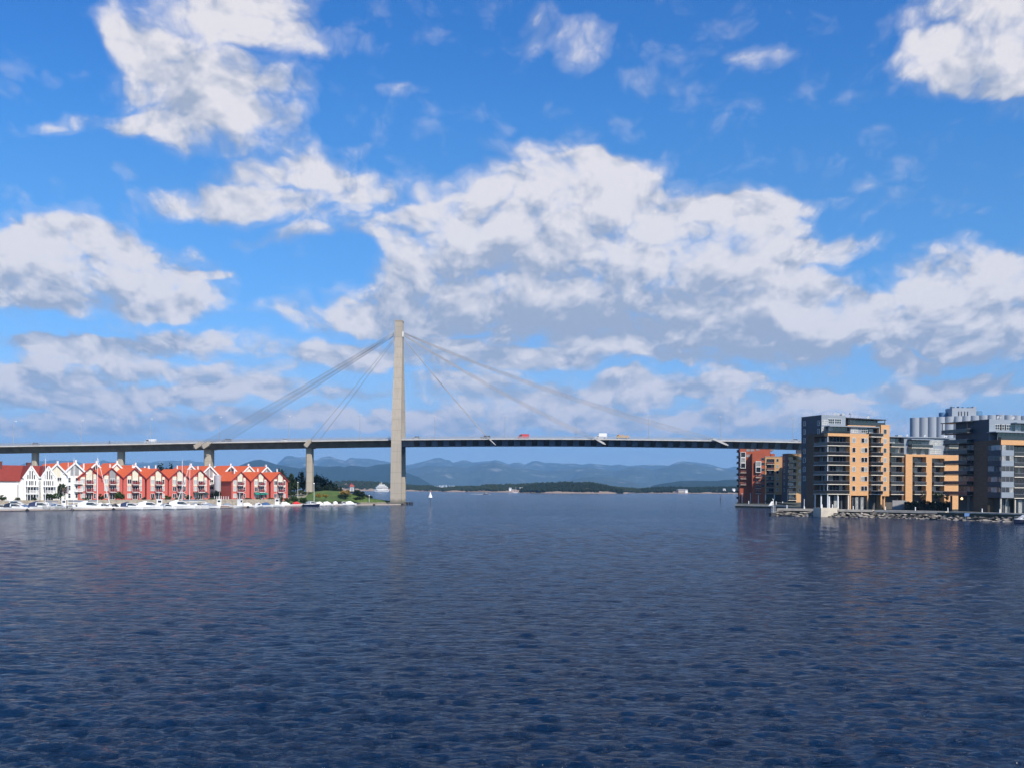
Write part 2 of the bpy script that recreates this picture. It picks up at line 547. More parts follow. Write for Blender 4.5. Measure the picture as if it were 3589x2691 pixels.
PROF_A = [(-400, 1660), (0, 1640), (68, 1628), (94, 1619), (132, 1613), (165, 1613), (193, 1609), (230, 1613), (254, 1612), (277, 1620), (306, 1626), (341, 1620),
          (360, 1610), (381, 1616), (400, 1617), (435, 1623), (470, 1619), (501, 1613), (523, 1618), (553, 1612), (601, 1611), (627, 1613), (665, 1610),
          (682, 1616), (710, 1617), (745, 1623), (760, 1640), (900, 1650), (955, 1640), (971, 1620), (1001, 1593), (1021, 1593), (1044, 1600), (1071, 1599), (1099, 1610),
          (1109, 1613), (1127, 1602), (1160, 1597), (1177, 1603), (1210, 1612), (1228, 1600), (1253, 1602), (1296, 1603), (1329, 1611), (1370, 1620), (1400, 1628), (1424, 1629),
          (1443, 1625), (1495, 1612), (1522, 1604), (1544, 1604), (1563, 1611), (1574, 1609), (1587, 1619), (1606, 1615), (1622, 1610), (1639, 1613), (1655, 1619),
          (1674, 1617), (1690, 1615), (1717, 1615), (1736, 1610), (1755, 1614), (1785, 1625), (1799, 1619), (1820, 1618), (1837, 1627), (1861, 1617), (1877, 1614),
          (1910, 1621), (1942, 1621), (1970, 1624), (2015, 1622), (2038, 1625), (2067, 1620), (2101, 1624), (2142, 1627), (2168, 1622), (2200, 1627), (2261, 1624),
          (2292, 1623), (2342, 1627), (2368, 1615), (2394, 1611), (2434, 1615), (2486, 1621), (2524, 1635), (2547, 1640), (2573, 1634), (2700, 1640), (3000, 1650), (4000, 1660)]
PROF_B = [(640, 1712), (700, 1670), (753, 1641), (816, 1636), (854, 1621), (890, 1608), (915, 1605), (940, 1612), (971, 1623), (1006, 1629), (1051, 1638), (1099, 1627), (1142, 1629),
          (1192, 1628), (1205, 1634), (1228, 1629), (1286, 1634), (1329, 1625), (1372, 1622), (1400, 1636), (1428, 1655), (1468, 1669), (1506, 1692), (1530, 1706), (1560, 1716)]
PROF_A2 = [(1300, 1712), (1360, 1690), (1400, 1650), (1440, 1640), (1500, 1628), (1560, 1632), (1640, 1634), (1680, 1622), (1735, 1614), (1790, 1628), (1850, 1640), (1920, 1648), (1990, 1640),
           (2060, 1633), (2110, 1642), (2150, 1652), (2206, 1636), (2245, 1636), (2290, 1645), (2350, 1632), (2394, 1620), (2440, 1623), (2500, 1634), (2600, 1647), (2800, 1655), (3200, 1712)]
PROF_A3 = [(1880, 1712), (1960, 1690), (2040, 1672), (2120, 1668), (2200, 1680), (2260, 1700), (2330, 1712)]
PROF_C = [(2240, 1714), (2269, 1708), (2287, 1699), (2327, 1690), (2385, 1682), (2443, 1682), (2486, 1683), (2515, 1682), (2544, 1677), (2585, 1676), (2700, 1674), (2900, 1690), (3000, 1714)]


def range_terrain(name, prof, Y, depth, mt, label, ncol=420, nrow=44, rough=.35, nscale=1.0, base=-2.0, ridge=.55, seed=0.0, kind='structure', cat=None):
    xs = np.array([a for a, _ in prof], float)
    pts = [P(a, b, Y) for a, b in prof]
    wx = np.array([q.x for q in pts]); wz = np.maximum(np.array([q.z for q in pts]), 0)
    X = np.linspace(wx[0], wx[-1], ncol)
    H = np.interp(X, wx, wz)
    hmax = wz.max()
    mb = MB()
    for j in range(nrow):
        t = j / (nrow - 1)
        s = (t / ridge) if t < ridge else (1 - t) / (1 - ridge)
        yy_ = Y + (t - ridge) * depth
        k = yy_ / Y
        for i in range(ncol):
            x = X[i] * k
            v = Vector((x / (hmax * 2.2) * nscale, yy_ / (hmax * 2.2) * nscale, seed))
            nz = mnoise.fractal(v, .9, 2.1, 6)
            rd = 1 - abs(mnoise.fractal(v * .9 + Vector((7, 3, 1)), 1.0, 2.0, 5)) * 1.6
            shp = s ** 1.15
            hh = H[i] * k * (shp + rough * s * (1 - s) * 3.2 * (nz * 1.0 + rd * .9 - .45) + .05 * nz * s)
            mb.v.append((x, yy_, base + max(hh, 0)))
    for j in range(nrow - 1):
        for i in range(ncol - 1):
            a = j * ncol + i
            mb.f.append((a, a + 1, a + ncol + 1, a + ncol)); mb.mi.append(0)
    o = mb.build(name, mt, smooth=True, fix=False)
    tag(o, label, cat, kind=kind)
    return o

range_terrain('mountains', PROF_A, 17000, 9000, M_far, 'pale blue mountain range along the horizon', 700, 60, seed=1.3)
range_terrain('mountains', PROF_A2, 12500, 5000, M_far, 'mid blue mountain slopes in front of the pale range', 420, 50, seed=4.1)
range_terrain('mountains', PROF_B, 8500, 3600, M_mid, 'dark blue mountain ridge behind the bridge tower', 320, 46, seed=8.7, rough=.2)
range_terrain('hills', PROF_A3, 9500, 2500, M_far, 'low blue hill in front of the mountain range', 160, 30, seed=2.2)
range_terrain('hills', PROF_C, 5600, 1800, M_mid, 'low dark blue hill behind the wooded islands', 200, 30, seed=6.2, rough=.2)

# wooded islands across the fjord
M_wood = mat('far_wood', (.030, .042, .020), .95, var=.45, scale=.12, spec=.1)
M_woodd = mat('far_wood_dark', (.016, .026, .016), .95, var=.4, scale=.12, spec=.1)
ISLE1 = [(1100, 1714), (1130, 1700), (1182, 1690), (1202, 1688), (1253, 1689), (1304, 1692), (1354, 1696), (1424, 1702), (1468, 1705), (1508, 1705), (1530, 1709), (1552, 1715), (1562, 1722)]
ISLE2 = [(1545, 1718), (1560, 1713), (1601, 1709), (1671, 1708), (1706, 1703), (1753, 1702), (1818, 1701), (1860, 1698), (1929, 1694), (2000, 1693), (2032, 1694), (2067, 1694), (2096, 1698),
         (2125, 1704), (2159, 1711), (2206, 1714), (2240, 1718), (2255, 1722)]
ISLE3 = [(1818, 1723), (1832, 1717), (1845, 1711), (1861, 1706), (1888, 1704), (1930, 1699), (2000, 1698), (2060, 1698), (2096, 1704), (2125, 1711), (2160, 1718), (2200, 1725)]
ISLE4 = [(2215, 1724), (2250, 1717), (2269, 1715), (2298, 1712), (2350, 1711), (2414, 1713), (2486, 1711), (2544, 1711), (2585, 1711), (2700, 1710), (2850, 1716), (2900, 1728)]


def wood(prof, Y, depth, m, label, n, seed, tree=(4.2, 7.0)):
    """the trees of an island as one mass of crowns"""
    rnd = random.Random(seed)
    pts = [P(a, b, Y) for a, b in prof]
    wx = [q.x for q in pts]; wz = [q.z for q in pts]
    mb = MB()
    for k in range(n):
        x = rnd.uniform(wx[0] + 3, wx[-1] - 3)
        h = float(np.interp(x, wx, wz))
        t = rnd.uniform(.12, .62)
        s = t / .55 if t < .55 else (1 - t) / .45
        ground = max(h * s ** 1.15, .3)
        if h < 3 or (t < .2 and mnoise.noise(Vector((x * .02, seed, 0))) > .1): continue
        tr = rnd.uniform(*tree)
        y = Y + (t - .55) * depth
        c = (x * y / Y, y, ground + tr * .35)
        if rnd.random() < .35:
            w = tr * .28; b = len(mb.v)
            mb.v += [(c[0] + w * math.cos(q), c[1] + w * math.sin(q), ground - .5) for q in (0, 1.25, 2.5, 3.8, 5.0)] + [(c[0], c[1], ground + tr * 1.1)]
            mb.f += [(b + i, b + (i + 1) % 5, b + 5) for i in range(5)]; mb.mi += [0] * 5
        else:
            mb.blob(c, (tr * .52, tr * .5, tr * .55), seed=k * .37, rough=.35, sub=ICO1)
    o = mb.build('wood', m, fix=False)
    return tag(o, label, 'wood', kind='stuff')

range_terrain('island', ISLE1, 2600, 420, M_isl, 'low rocky island shore behind the ferry', 220, 24, seed=3.3, base=-.6)
wood(ISLE1, 2600, 420, M_wood, 'green wood on the low island behind the ferry', 2000, 11)
range_terrain('island', ISLE2, 2300, 480, M_isl, 'long low island under the middle of the bridge', 260, 24, seed=5.3, base=-.6)
wood(ISLE2, 2300, 480, M_wood, 'green wood on the long island under the middle of the bridge', 2600, 12)
range_terrain('island', ISLE3, 1900, 300, M_isl, 'wooded rocky islet with pale cliffs in front of the long island', 180, 24, seed=9.3, base=-.6)
wood(ISLE3, 1900, 300, M_woodd, 'dark wood on the rocky islet with pale cliffs', 1900, 13)
range_terrain('island', ISLE4, 2250, 400, M_isl, 'low island reaching behind the red brick apartment block', 260, 24, seed=7.7, base=-.6)
wood(ISLE4, 2250, 400, M_woodd, 'dark wood on the low island beside the red brick apartment block', 2200, 14)
# ------------------------------------------------------------------ common materials
M_conc = mat('concrete', (.40, .355, .29), .9, var=.28, scale=.5, bump=.3, bscale=3, col2=(.33, .29, .24), stretch=(1, 1, .3))
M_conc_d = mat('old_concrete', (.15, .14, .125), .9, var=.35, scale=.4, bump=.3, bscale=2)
def pylon_mat():
    mt = mat('pylon_concrete', (.42, .37, .30), .9, bump=.3, bscale=3)
    t = NT(mt.node_tree); b = mt.node_tree.nodes['Principled BSDF']
    tcn = t.n('ShaderNodeTexCoord'); o = tcn.outputs['Object']
    s_ = t.n('ShaderNodeSeparateXYZ'); t.put(s_.inputs[0], o)
    lift = t.m('DIVIDE', s_.outputs[2], 4.8)
    joint = t.m('LESS_THAN', t.m('FRACT', lift), .045)
    per = t.noise(t.comb(0.0, 0.0, t.m('MULTIPLY', t.m('FLOOR', lift), 3.7)), 1.0, 0)          # each lift cast in its own tone
    stre = t.ramp(t.noise(t.vm('MULTIPLY', o, (1.6, 1.6, .07)), 1.0, 4, .6), .45, .72)
    blot = t.ramp(t.noise(t.vm('MULTIPLY', o, (.5, .5, .25)), 1.0, 5, .65), .4, .75)
    c = t.mix(t.m('MULTIPLY', stre, .45), (.42, .37, .30), (.27, .24, .20))
    c = t.mix(t.m('MULTIPLY', blot, .35), c, (.33, .30, .25))
    c = t.mix(t.ramp(per, .35, .65, 0, .30), c, (.36, .32, .27))
    c = t.mix(t.m('MULTIPLY', joint, .45), c, (.20, .18, .15))
    wet = t.ramp(t.m('ADD', s_.outputs[2], t.m('MULTIPLY', stre, 1.2)), 1.4, 3.2, .75, 0)
    t.put(b.inputs['Base Color'], t.mix(wet, c, (.13, .12, .09)))
    return mt


M_pyl = pylon_mat()
M_conc_l = mat('pale_concrete', (.55, .54, .52), .85, var=.2, scale=.4)
M_steel_grey = mat('grey_steel', (.27, .29, .33), .5, var=.2, scale=.6)
M_steel_dark = mat('dark_brown_steel', (.085, .075, .068), .6, var=.25, scale=.8)
M_web = mat('girder_blue_grey', (.27, .30, .36), .55, var=.25, scale=.5)
M_galv = mat('galvanised_metal', (.45, .47, .5), .45, metal=.4, var=.15, scale=2)
M_white = mat('white_paint', (.80, .80, .78), .5, var=.06, scale=1.5)
M_whitem = mat('white_metal', (.78, .79, .80), .35, var=.06, scale=2)
M_asph = mat('asphalt', (.055, .055, .058), .9, var=.25, scale=2)
M_black = mat('black_rubber', (.012, .012, .013), .7)
M_glass = mat('window_glass', (.025, .03, .04), .06, spec=.9, var=.3, scale=.8)
M_glass_l = mat('curtained_window', (.42, .43, .42), .12, spec=.8, var=.5, scale=1.1)
M_cable = mat('steel_cable', (.26, .27, .29), .5, metal=.3)
M_cable_w = mat('white_sheathed_cable', (.36, .37, .40), .5)
M_lampg = mat('lamp_glass', (.85, .86, .88), .15, spec=.8)
M_dkblue = mat('navy_canvas', (.02, .035, .10), .8, var=.3, scale=2)
M_grass = mat('lawn_grass', (.075, .135, .022), .95, var=.35, scale=.25, bump=.5, bscale=3, col2=(.045, .095, .018))
M_dirt = mat('dirt', (.16, .13, .09), .95, var=.4, scale=.3)
M_red = mat('red_paint', (.55, .035, .03), .3, coat=.5)

# ------------------------------------------------------------------ bridge
BY0, BSL = 470.0, -0.02
BX0 = P(1397, 1540, BY0).x


def BR(x, y, off=0.0):
    """point on the bridge's long vertical plane, off metres behind its centre line, seen at pixel (x, y)"""
    k = P(x, y, 1.0)
    a = k.x
    Y = (BY0 - BSL * BX0 + off) / (1 - BSL * a)
    return P(x, y, Y)


def by(X, off=0.0):
    return BY0 + BSL * (X - BX0) + off


DK = [BR(a, b, -7.8) for a, b in ((-420, 1569), (0, 1561), (420, 1554.6), (700, 1548.5), (1050, 1543), (1400, 1537.5), (1750, 1535), (2060, 1535.5), (2600, 1542.5), (2800, 1547), (3150, 1556), (3500, 1566))]
DKX, DKZ = [q.x for q in DK], [q.z for q in DK]


def bz(X):
    # smooth road profile through the measured heights
    w = 14.0
    return float(np.mean([np.interp(X + d, DKX, DKZ) for d in (-w, -w / 2, 0, w / 2, w)]))


X_L, X_R = DKX[0], DKX[-1]
N_ST = 96
ST = [X_L + (X_R - X_L) * i / (N_ST - 1) for i in range(N_ST)]
bridge = empty('bridge', (BX0, BY0, 0))
tag(bridge, 'long concrete cable-stayed road bridge with one tall pylon across the fjord', 'bridge')
BO = Vector((BX0, BY0, 0))


def sweep(mb, prof, x0, x1, n=None, m=None):
    """sweep a cross-section (off, dz below the road) along the bridge"""
    n = n or max(2, int((x1 - x0) / 7))
    rings = []
    for i in range(n + 1):
        X = x0 + (x1 - x0) * i / n
        z = bz(X)
        rings.append([(X - BO.x, by(X, o) - BO.y, z + d) for o, d in prof])
    mb.loft(rings, m)


XT = BX0
mb = MB(); sweep(mb, [(-7.8, -.02), (7.8, -.02), (7.8, -.50), (7.2, -.55), (-7.2, -.55), (-7.8, -.50)], X_L, X_R)
mb.build('deck', M_conc_l, bridge)
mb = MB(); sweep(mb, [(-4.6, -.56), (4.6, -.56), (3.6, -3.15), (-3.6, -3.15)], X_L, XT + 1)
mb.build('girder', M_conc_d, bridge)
mb = MB(); sweep(mb, [(-5.2, -.56), (5.2, -.56), (3.9, -3.2), (-3.9, -3.2)], XT + 1, X_R)
mb.build('girder', M_web, bridge)
# outrigger plates under the steel part
Xk = XT + 9.0
nb = 0
while Xk < X_R - 4:
    mb = MB()
    for sgn in (-1, 1):
        z = bz(Xk)
        w = 1.25
        rings = []
        for xx in (Xk - w, Xk + w):
            rings.append([(xx - BO.x, by(xx, sgn * 7.3) - BO.y, bz(xx) - .56), (xx - BO.x, by(xx, sgn * 4.9) - BO.y, bz(xx) - .56),
                          (xx - BO.x, by(xx, sgn * 3.85) - BO.y, bz(xx) - 3.10), (xx - BO.x, by(xx, sgn * 4.5) - BO.y, bz(xx) - 3.10)])
        mb.loft(rings)
        mb.build('outrigger', M_steel_dark, bridge) if sgn < 0 else None
        mb = MB() if sgn < 0 else mb
    mb.build('outrigger', M_steel_dark, bridge)
    Xk += 5.4
mb = MB(); sweep(mb, [(-5.4, .02), (5.4, .02), (5.4, -.018), (-5.4, -.018)], X_L, X_R)
mb.build('roadway', M_asph, bridge)
mb = MB()
for off in (-1.0,):
    X = X_L + 5
    while X < X_R - 5:
        for dx in (0,):
            mb.bar((X - BO.x, by(X, 0) - BO.y, bz(X) + .03), (X + 3 - BO.x, by(X + 3, 0) - BO.y, bz(X + 3) + .03), .14, .01)
        X += 9
lm = mb.build('lane_marking', M_white, bridge); lm['kind'] = 'stuff'
for off in (-5.7, 5.7):
    mb = MB()
    sweep(mb, [(off - .08, .55), (off + .08, .55), (off + .08, .80), (off - .08, .80)], X_L, X_R)
    X = X_L
    while X < X_R:
        mb.bar((X - BO.x, by(X, off) - BO.y, bz(X) - .05), (X - BO.x, by(X, off) - BO.y, bz(X) + .8), .12)
        X += 4
    mb.build('guard_rail', M_galv, bridge)
for off in (-7.6, 7.6):
    for (xa, xb, gap, t) in ((X_L, XT - 3, .16, .045), (XT + 3, X_R, .55, .05)):
        mb = MB()
        for dz in ((.12, 1.25) if gap < .3 else (.15, .5, .85, 1.25)):
            sweep(mb, [(off - .035, dz - .035), (off + .035, dz - .035), (off + .035, dz + .035), (off - .035, dz + .035)], xa, xb)
        X = xa
        while X < xb:
            z = bz(X)
            x_, y_ = X - BO.x, by(X, off) - BO.y
            mb.box(x_ - t / 2, y_ - t / 2, z - .02, x_ + t / 2, y_ + t / 2, z + 1.22)
            X += gap
        X = xa
        while X < xb:
            z = bz(X); x_, y_ = X - BO.x, by(X, off) - BO.y
            mb.box(x_ - .06, y_ - .06, z - .03, x_ + .06, y_ + .06, z + 1.32)
            X += 3.2
        mb.build('railing', M_galv, bridge, fix=False)

# piers
for (px, wl, dp, sk) in ((124, 2.3, 3.6, 0), (425, 2.6, 3.8, 0), (733, 3.2, 6.6, 0), (1086, 2.7, 5.4, 0)):
    q = BR(px, 1600, 0)
    z1 = bz(q.x) - 3.05
    c = .45
    poly = [(-wl / 2 + c, -dp / 2), (wl / 2 - c, -dp / 2), (wl / 2, -dp / 2 + c), (wl / 2, dp / 2 - c), (wl / 2 - c, dp / 2), (-wl / 2 + c, dp / 2), (-wl / 2, dp / 2 - c), (-wl / 2, -dp / 2 + c)]
    mb = MB()
    x_, y_ = q.x - BO.x, by(q.x) - BO.y
    mb.loft([[(x_ + a * 1.08, y_ + b * 1.04, .6) for a, b in poly], [(x_ + a, y_ + b, z1 * .5) for a, b in poly], [(x_ + a, y_ + b, z1) for a, b in poly]])
    mb.build('pier', M_pyl, bridge)

# pylon: two legs astride the deck, joined above
zt = BR(1404, 1126, 0).z
ZD = bz(XT)


def leg_rings(s):
    out = []
    # (z, half length along the bridge, centre offset, half thickness)
    for z, a, o, t in ((.9, 2.42, 9.2, 1.55), (9, 2.36, 9.2, 1.5), (ZD - 2, 2.20, 9.25, 1.45), (ZD + 10, 2.1, 8.0, 1.45), (zt - 13, 1.78, 1.95, 1.38), (zt - 8, 1.75, 1.34, 1.36), (zt - .4, 1.72, 1.34, 1.34)):
        o *= s
        out.append([(-a, o - t, z), (a, o - t, z), (a, o + t, z), (-a, o + t, z)])
    return out


for s in (-1, 1):
    mb = MB(); mb.loft(leg_rings(s))
    mb.build('pylon_leg', M_pyl, bridge)
mb = MB(); mb.box(-1.9, -2.85, zt - .4, 1.9, 2.85, zt); mb.tube((-.9, -1.5, zt), (-.9, -1.5, zt + .9), .07); mb.tube((1.2, -1.5, zt), (1.2, -1.5, zt + .7), .07)
mb.build('pylon_cap', M_pyl, bridge)
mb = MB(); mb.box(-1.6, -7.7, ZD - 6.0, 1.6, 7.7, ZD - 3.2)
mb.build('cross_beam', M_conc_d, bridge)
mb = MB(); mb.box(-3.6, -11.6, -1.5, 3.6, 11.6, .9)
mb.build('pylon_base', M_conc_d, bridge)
mb = MB()
for z in np.arange(6, zt - 3, 5.5):                       # casting joints of the concrete lifts on the near leg
    rr = leg_rings(-1)
mb = MB(); mb.box(1.75, -2.3, zt - 7.6, 2.15, 2.3, zt - 5.2); mb.build('cable_saddle', M_white, bridge)
mb = MB(); mb.box(-2.15, -2.3, zt - 7.8, -1.75, 2.3, zt - 5.0); mb.build('cable_saddle', M_white, bridge)


def cable(a, b, r, m, sag=.010):
    mb = MB()
    a, b = Vector(a) - BO, Vector(b) - BO
    L = (b - a).length
    n = 14
    pts = [a.lerp(b, i / n) - Vector((0, 0, 4 * sag * L * (i / n) * (1 - i / n))) for i in range(n + 1)]
    rings = []
    for i, q in enumerate(pts):
        d = (pts[min(i + 1, n)] - pts[max(i - 1, 0)]).normalized()
        e = d.cross(Vector((0, 1, 0))).normalized(); w = e.cross(d)
        rings.append([tuple(q + (e * math.cos(t) + w * math.sin(t)) * r) for t in (0, 1.047, 2.094, 3.1416, 4.189, 5.236)])
    mb.loft(rings)
    mb.build('stay_cable', m, bridge, smooth=True)


# anchor boxes: (pixel x, y of the near anchor, strands, sag, height on the pylon below the top)
for (px, py, k, sg, dn) in ((694, 1560, 2, .006, 5.2), (722, 1559, 2, .006, 6.0), (1079, 1553, 1, .004, 7.6)):
    q = BR(px, py, -8.9)
    for s in (-1, 1):
        an = Vector((q.x, by(q.x, s * 8.9), q.z))
        top = Vector((XT - 1.7, BY0 + s * 1.6, zt - dn))
        d = (top - an); d = Vector((d.x, 0, d.z)).normalized()
        nrm = Vector((-d.z, 0, d.x))
        for j in range(k):
            sh = nrm * (.75 * (j - (k - 1) / 2))
            cable(an + d * 1.0 + sh, top + nrm * (.22 * (j - (k - 1) / 2)), .08, M_cable, sg)
        mb = MB()
        c0, c1 = an - d * 1.6 - BO, an + d * 1.3 - BO
        mb.bar(c0, c1, 1.9, 2.0); mb.bar(c1, c1 + d * .9, 1.2, 1.1)
        mb.bar(c0 - d * .6, c0, .9, .8)
        mb.build('anchor_block', M_conc, bridge)
for (px, py, pxd, pyd, k, sg, dn) in ((1733, 1554, 1708, 1531, 2, .004, 7.9), (2117, 1553, 2080, 1532, 4, .016, 6.2), (2547, 1557, 2490, 1533, 4, .020, 5.4)):
    q = BR(px, py, -8.3)
    for s in (-1, 1):
        an = Vector((q.x, by(q.x, s * 8.3), q.z))
        up = BR(pxd, pyd, -8.3); up = Vector((up.x, by(up.x, s * 8.3), up.z))
        top = Vector((XT + 1.7, BY0 + s * 1.6, zt - dn))
        d = (top - up); d = Vector((d.x, 0, d.z)).normalized(); nrm = Vector((-d.z, 0, d.x))
        for j in range(k):
            f_ = j - (k - 1) / 2
            cable(up + nrm * (.36 * f_), top + nrm * (.15 * f_), .056, M_cable_w, sg)
        mb = MB()
        w1, w0 = (.4 if k == 2 else .8), (.25 if k == 2 else .5)
        mb.bar(up + (an - up) * .15 - BO, an - BO, .5, w1)
        mb.bar(an - BO, an + (an - up).normalized() * .8 - BO, .3, w0)
        mb.build('cable_anchor', M_conc_l, bridge)

# ------------------------------------------------------------------ lamps on the bridge
def street_lamp(h, arm=1.6, name='street_lamp'):
    e = empty(name)
    mb = MB(); mb.tube((0, 0, 0), (0, 0, h), .13, .07, 8); mb.tube((0, 0, h), (0, arm, h + .35), .05, .04, 6); mb.tube((0, 0, 0), (0, 0, .5), .2, .2, 8)
    mb.build('pole', M_galv, e)
    mb = MB(); mb.box(-.28, arm - .2, h + .18, .28, arm + .9, h + .48)
    b = mb.build('lamp_head', M_lampg, e)
    return e


order = ['leftmost', 'second', 'third', 'fourth', 'fifth', 'sixth', 'seventh', 'eighth', 'ninth', 'tenth', 'eleventh', 'last']
where = ['beside the leftmost bridge pier', 'between the two leftmost bridge piers', 'in front of the white van', 'at the foot of the bundle of stay cables',
         'left of the pier behind the lawn trees', 'just left of the pylon', 'just right of the pylon', 'right of the short white stay cable', 'before the middle cable anchor',
         'right of the yellow truck', 'beside the last cable anchor', 'beside the dark blue top of the apartment tower']
LP = [(48, 1477), (284, 1474), (527, 1469), (770, 1463), (1013, 1459), (1262, 1455), (1524, 1459), (1768, 1458), (2019, 1458), (2273, 1457), (2527, 1461), (2780, 1467)]
first = None
for i, (a, b) in enumerate(LP):
    q = BR(a, b, -6.4)
    z = bz(q.x)
    if first is None:
        first = street_lamp(q.z - z)
        h0 = q.z - z
        c = first
        c.location = (q.x, by(q.x, -6.4), z)
    else:
        c = dup(first, (q.x, by(q.x, -6.4), z), scale=(1, 1, (q.z - z) / h0))
    tag(c, 'thin lamp post on the bridge %s' % where[i], 'street lamp', 'lamp posts along the bridge')

# ------------------------------------------------------------------ vehicles on the bridge
def paint(name, c, rough=.3):
    return mat(name, c, rough, coat=.6, var=.04, scale=3)


def wheels(e, xs, half, r=.33):
    for x in xs:
        for s in (-1, 1):
            mb = MB(); mb.tube((x, s * (half - .22), r), (x, s * half, r), r, n=14)
            w = mb.build('wheel', M_black, e)
            mb = MB(); mb.tube((x, s * (half - .02), r), (x, s * (half + .015), r), r * .6, n=10)
            mb.build('rim', M_galv, w)


def car(name, label, cat, col, L=4.4, H=1.45, W=1.75, kind='car', group='vehicles driving on the bridge'):
    e = empty(name)
    pm = paint(name + '_paint', col)
    h = W / 2
    if kind == 'car':
        body = [(-L / 2, .35), (L / 2, .35), (L / 2, .62), (L / 2 - .15, .80), (L * .2, .92), (-L * .42, .95), (-L / 2, .85)]
        cab = [(L * .2, .90), (L * .06, H), (-L * .27, H), (-L * .44, .93)]
    elif kind == 'estate':
        body = [(-L / 2, .35), (L / 2, .35), (L / 2, .68), (L / 2 - .15, .88), (L * .22, 1.0), (-L * .48, 1.02), (-L / 2, .9)]
        cab = [(L * .22, .98), (L * .08, H), (-L * .42, H), (-L * .48, 1.0)]
    else:
        body = [(-L / 2, .38), (L / 2, .38), (L / 2, .85), (L / 2 - .1, 1.0), (L * .40, 1.12), (L * .26, H - .08), (L * .22, H), (-L * .47, H), (-L / 2, H - .15)]
        cab = None
    mb = MB()
    k = .94
    mb.loft([[(a, -h * k, b) for a, b in body], [(a, -h, b) if b < 1.0 else (a, -h * .97, b) for a, b in body], [(a, h, b) if b < 1.0 else (a, h * .97, b) for a, b in body], [(a, h * k, b) for a, b in body]])
    mb.build('body', pm, e)
    if cab:
        mb = MB()
        mb.loft([[(a, -h * (.93 if b < 1.1 else .78), b) for a, b in cab], [(a, h * (.93 if b < 1.1 else .78), b) for a, b in cab]])
        mb.build('window_band', M_glass, e)
        mb = MB(); xs = [a for a, b in cab if b == H]
        mb.box(min(xs) - .04, -h * .79, H - .05, max(xs) + .04, h * .79, H + .03)
        mb.build('car_roof', pm, e)
    else:
        for s in (-1, 1):
            mb = MB(); mb.prism([(L * .36, 1.12), (L * .26, H - .25), (L * .10, H - .25), (L * .10, 1.12)], s * (h * .955), s * (h * 1.005))
            mb.build('side_window', M_glass, e)
        mb = MB(); mb.loft([[(L * .405, -h * .8, 1.15), (L * .405, h * .8, 1.15), (L * .30, h * .75, H - .25), (L * .30, -h * .75, H - .25)],
                            [(L * .42, -h * .8, 1.15), (L * .42, h * .8, 1.15), (L * .315, h * .75, H - .22), (L * .315, -h * .75, H - .22)]])
        mb.build('windscreen', M_glass, e)
    wheels(e, (-L * .31, L * .31), h)
    for s in (-1, 1):
        mb = MB(); mb.box(L / 2 - .12, s * h * .62 - .17, .60, L / 2 + .02, s * h * .62 + .17, .76)
        mb.build('headlight', M_lampg, e)
    tag(e, label, cat, group)
    return e


def on_bridge(e, px, off, flip=False):
    q = BR(px, 1540, off)
    e.location = (q.x, by(q.x, off), bz(q.x) + .03)
    e.rotation_euler = (0, 0, math.atan(BSL) + (math.pi if flip else 0))


on_bridge(car('car', 'dark red-brown low car near the left end of the bridge', 'car', (.05, .025, .025)), 122, -3, True)
on_bridge(car('van', 'white panel van on the left part of the bridge', 'van', (.82, .83, .84), 5.3, 2.15, 1.95, 'van'), 527, -3, True)
on_bridge(car('car', 'dark estate car where the stay cables meet the deck', 'car', (.05, .06, .08), 4.5, 1.55, 1.75, 'estate'), 795, -3, True)
on_bridge(car('car', 'white car beside the fifth lamp post', 'car', (.75, .75, .76), 4.3, 1.45, 1.75, 'car'), 1004, 2.5)
on_bridge(car('car', 'silver grey car just right of the pylon', 'car', (.42, .43, .45)), 1458, -3, True)
on_bridge(car('car', 'dark car behind the short white stay cable', 'car', (.03, .035, .04), 4.5, 1.5, 1.78, 'estate'), 1702, -3, True)
on_bridge(car('van', 'bright red panel van on the middle of the bridge', 'van', (.62, .035, .03), 5.3, 2.15, 1.95, 'van'), 1834, -3, True)
on_bridge(car('car', 'silver green car beside the rightmost cable anchor', 'car', (.30, .34, .32)), 2500, 2.5)
on_bridge(car('car', 'pale car next to the dark blue top of the apartment tower', 'car', (.5, .5, .5)), 2790, -3)
# white box van
e = car('van', 'white box van above the middle cable anchor', 'van', (.80, .81, .82), 5.6, 1.75, 2.0, 'van')
mb = MB(); mb.box(-2.8, -1.05, 1.0, .9, 1.05, 2.7); mb.build('cargo_box', M_white, e)
on_bridge(e, 2105, -3, True)
# yellow recovery truck
M_yel = paint('yellow_paint', (.62, .33, .02))
e = empty('truck')
mb = MB(); mb.box(-2.9, -1.0, .5, 2.9, 1.0, .8); mb.build('chassis', M_steel_dark, e)
mb = MB(); mb.prism([(1.6, .7), (2.9, .7), (2.9, 1.3), (2.55, 2.1), (1.6, 2.2)], -1.0, 1.0); c_ = mb.build('cab', M_yel, e)
mb = MB(); mb.prism([(2.2, 1.35), (2.75, 1.35), (2.5, 1.95), (2.0, 1.95)], -1.02, 1.02); mb.build('side_window', M_glass, c_)
mb = MB(); mb.box(-2.8, -1.0, .8, 1.4, 1.0, 1.25); mb.box(-2.6, -.9, 1.25, -1.8, .9, 1.9); mb.bar((-1.6, 0, 1.2), (.6, 0, 2.3), .3); mb.box(.2, -.8, 1.2, 1.2, .8, 1.75); mb.build('crane_bed', M_yel, e)
mb = MB(); mb.box(1.9, -.6, 2.2, 2.2, .6, 2.4); mb.build('beacon', mat('amber_lamp', (.8, .3, .02), .2), e)
wheels(e, (-1.9, 2.1), 1.0, .42)
tag(e, 'yellow recovery truck with crane bed on the right part of the bridge', 'truck', 'vehicles driving on the bridge')
on_bridge(e, 2183, -3, True)


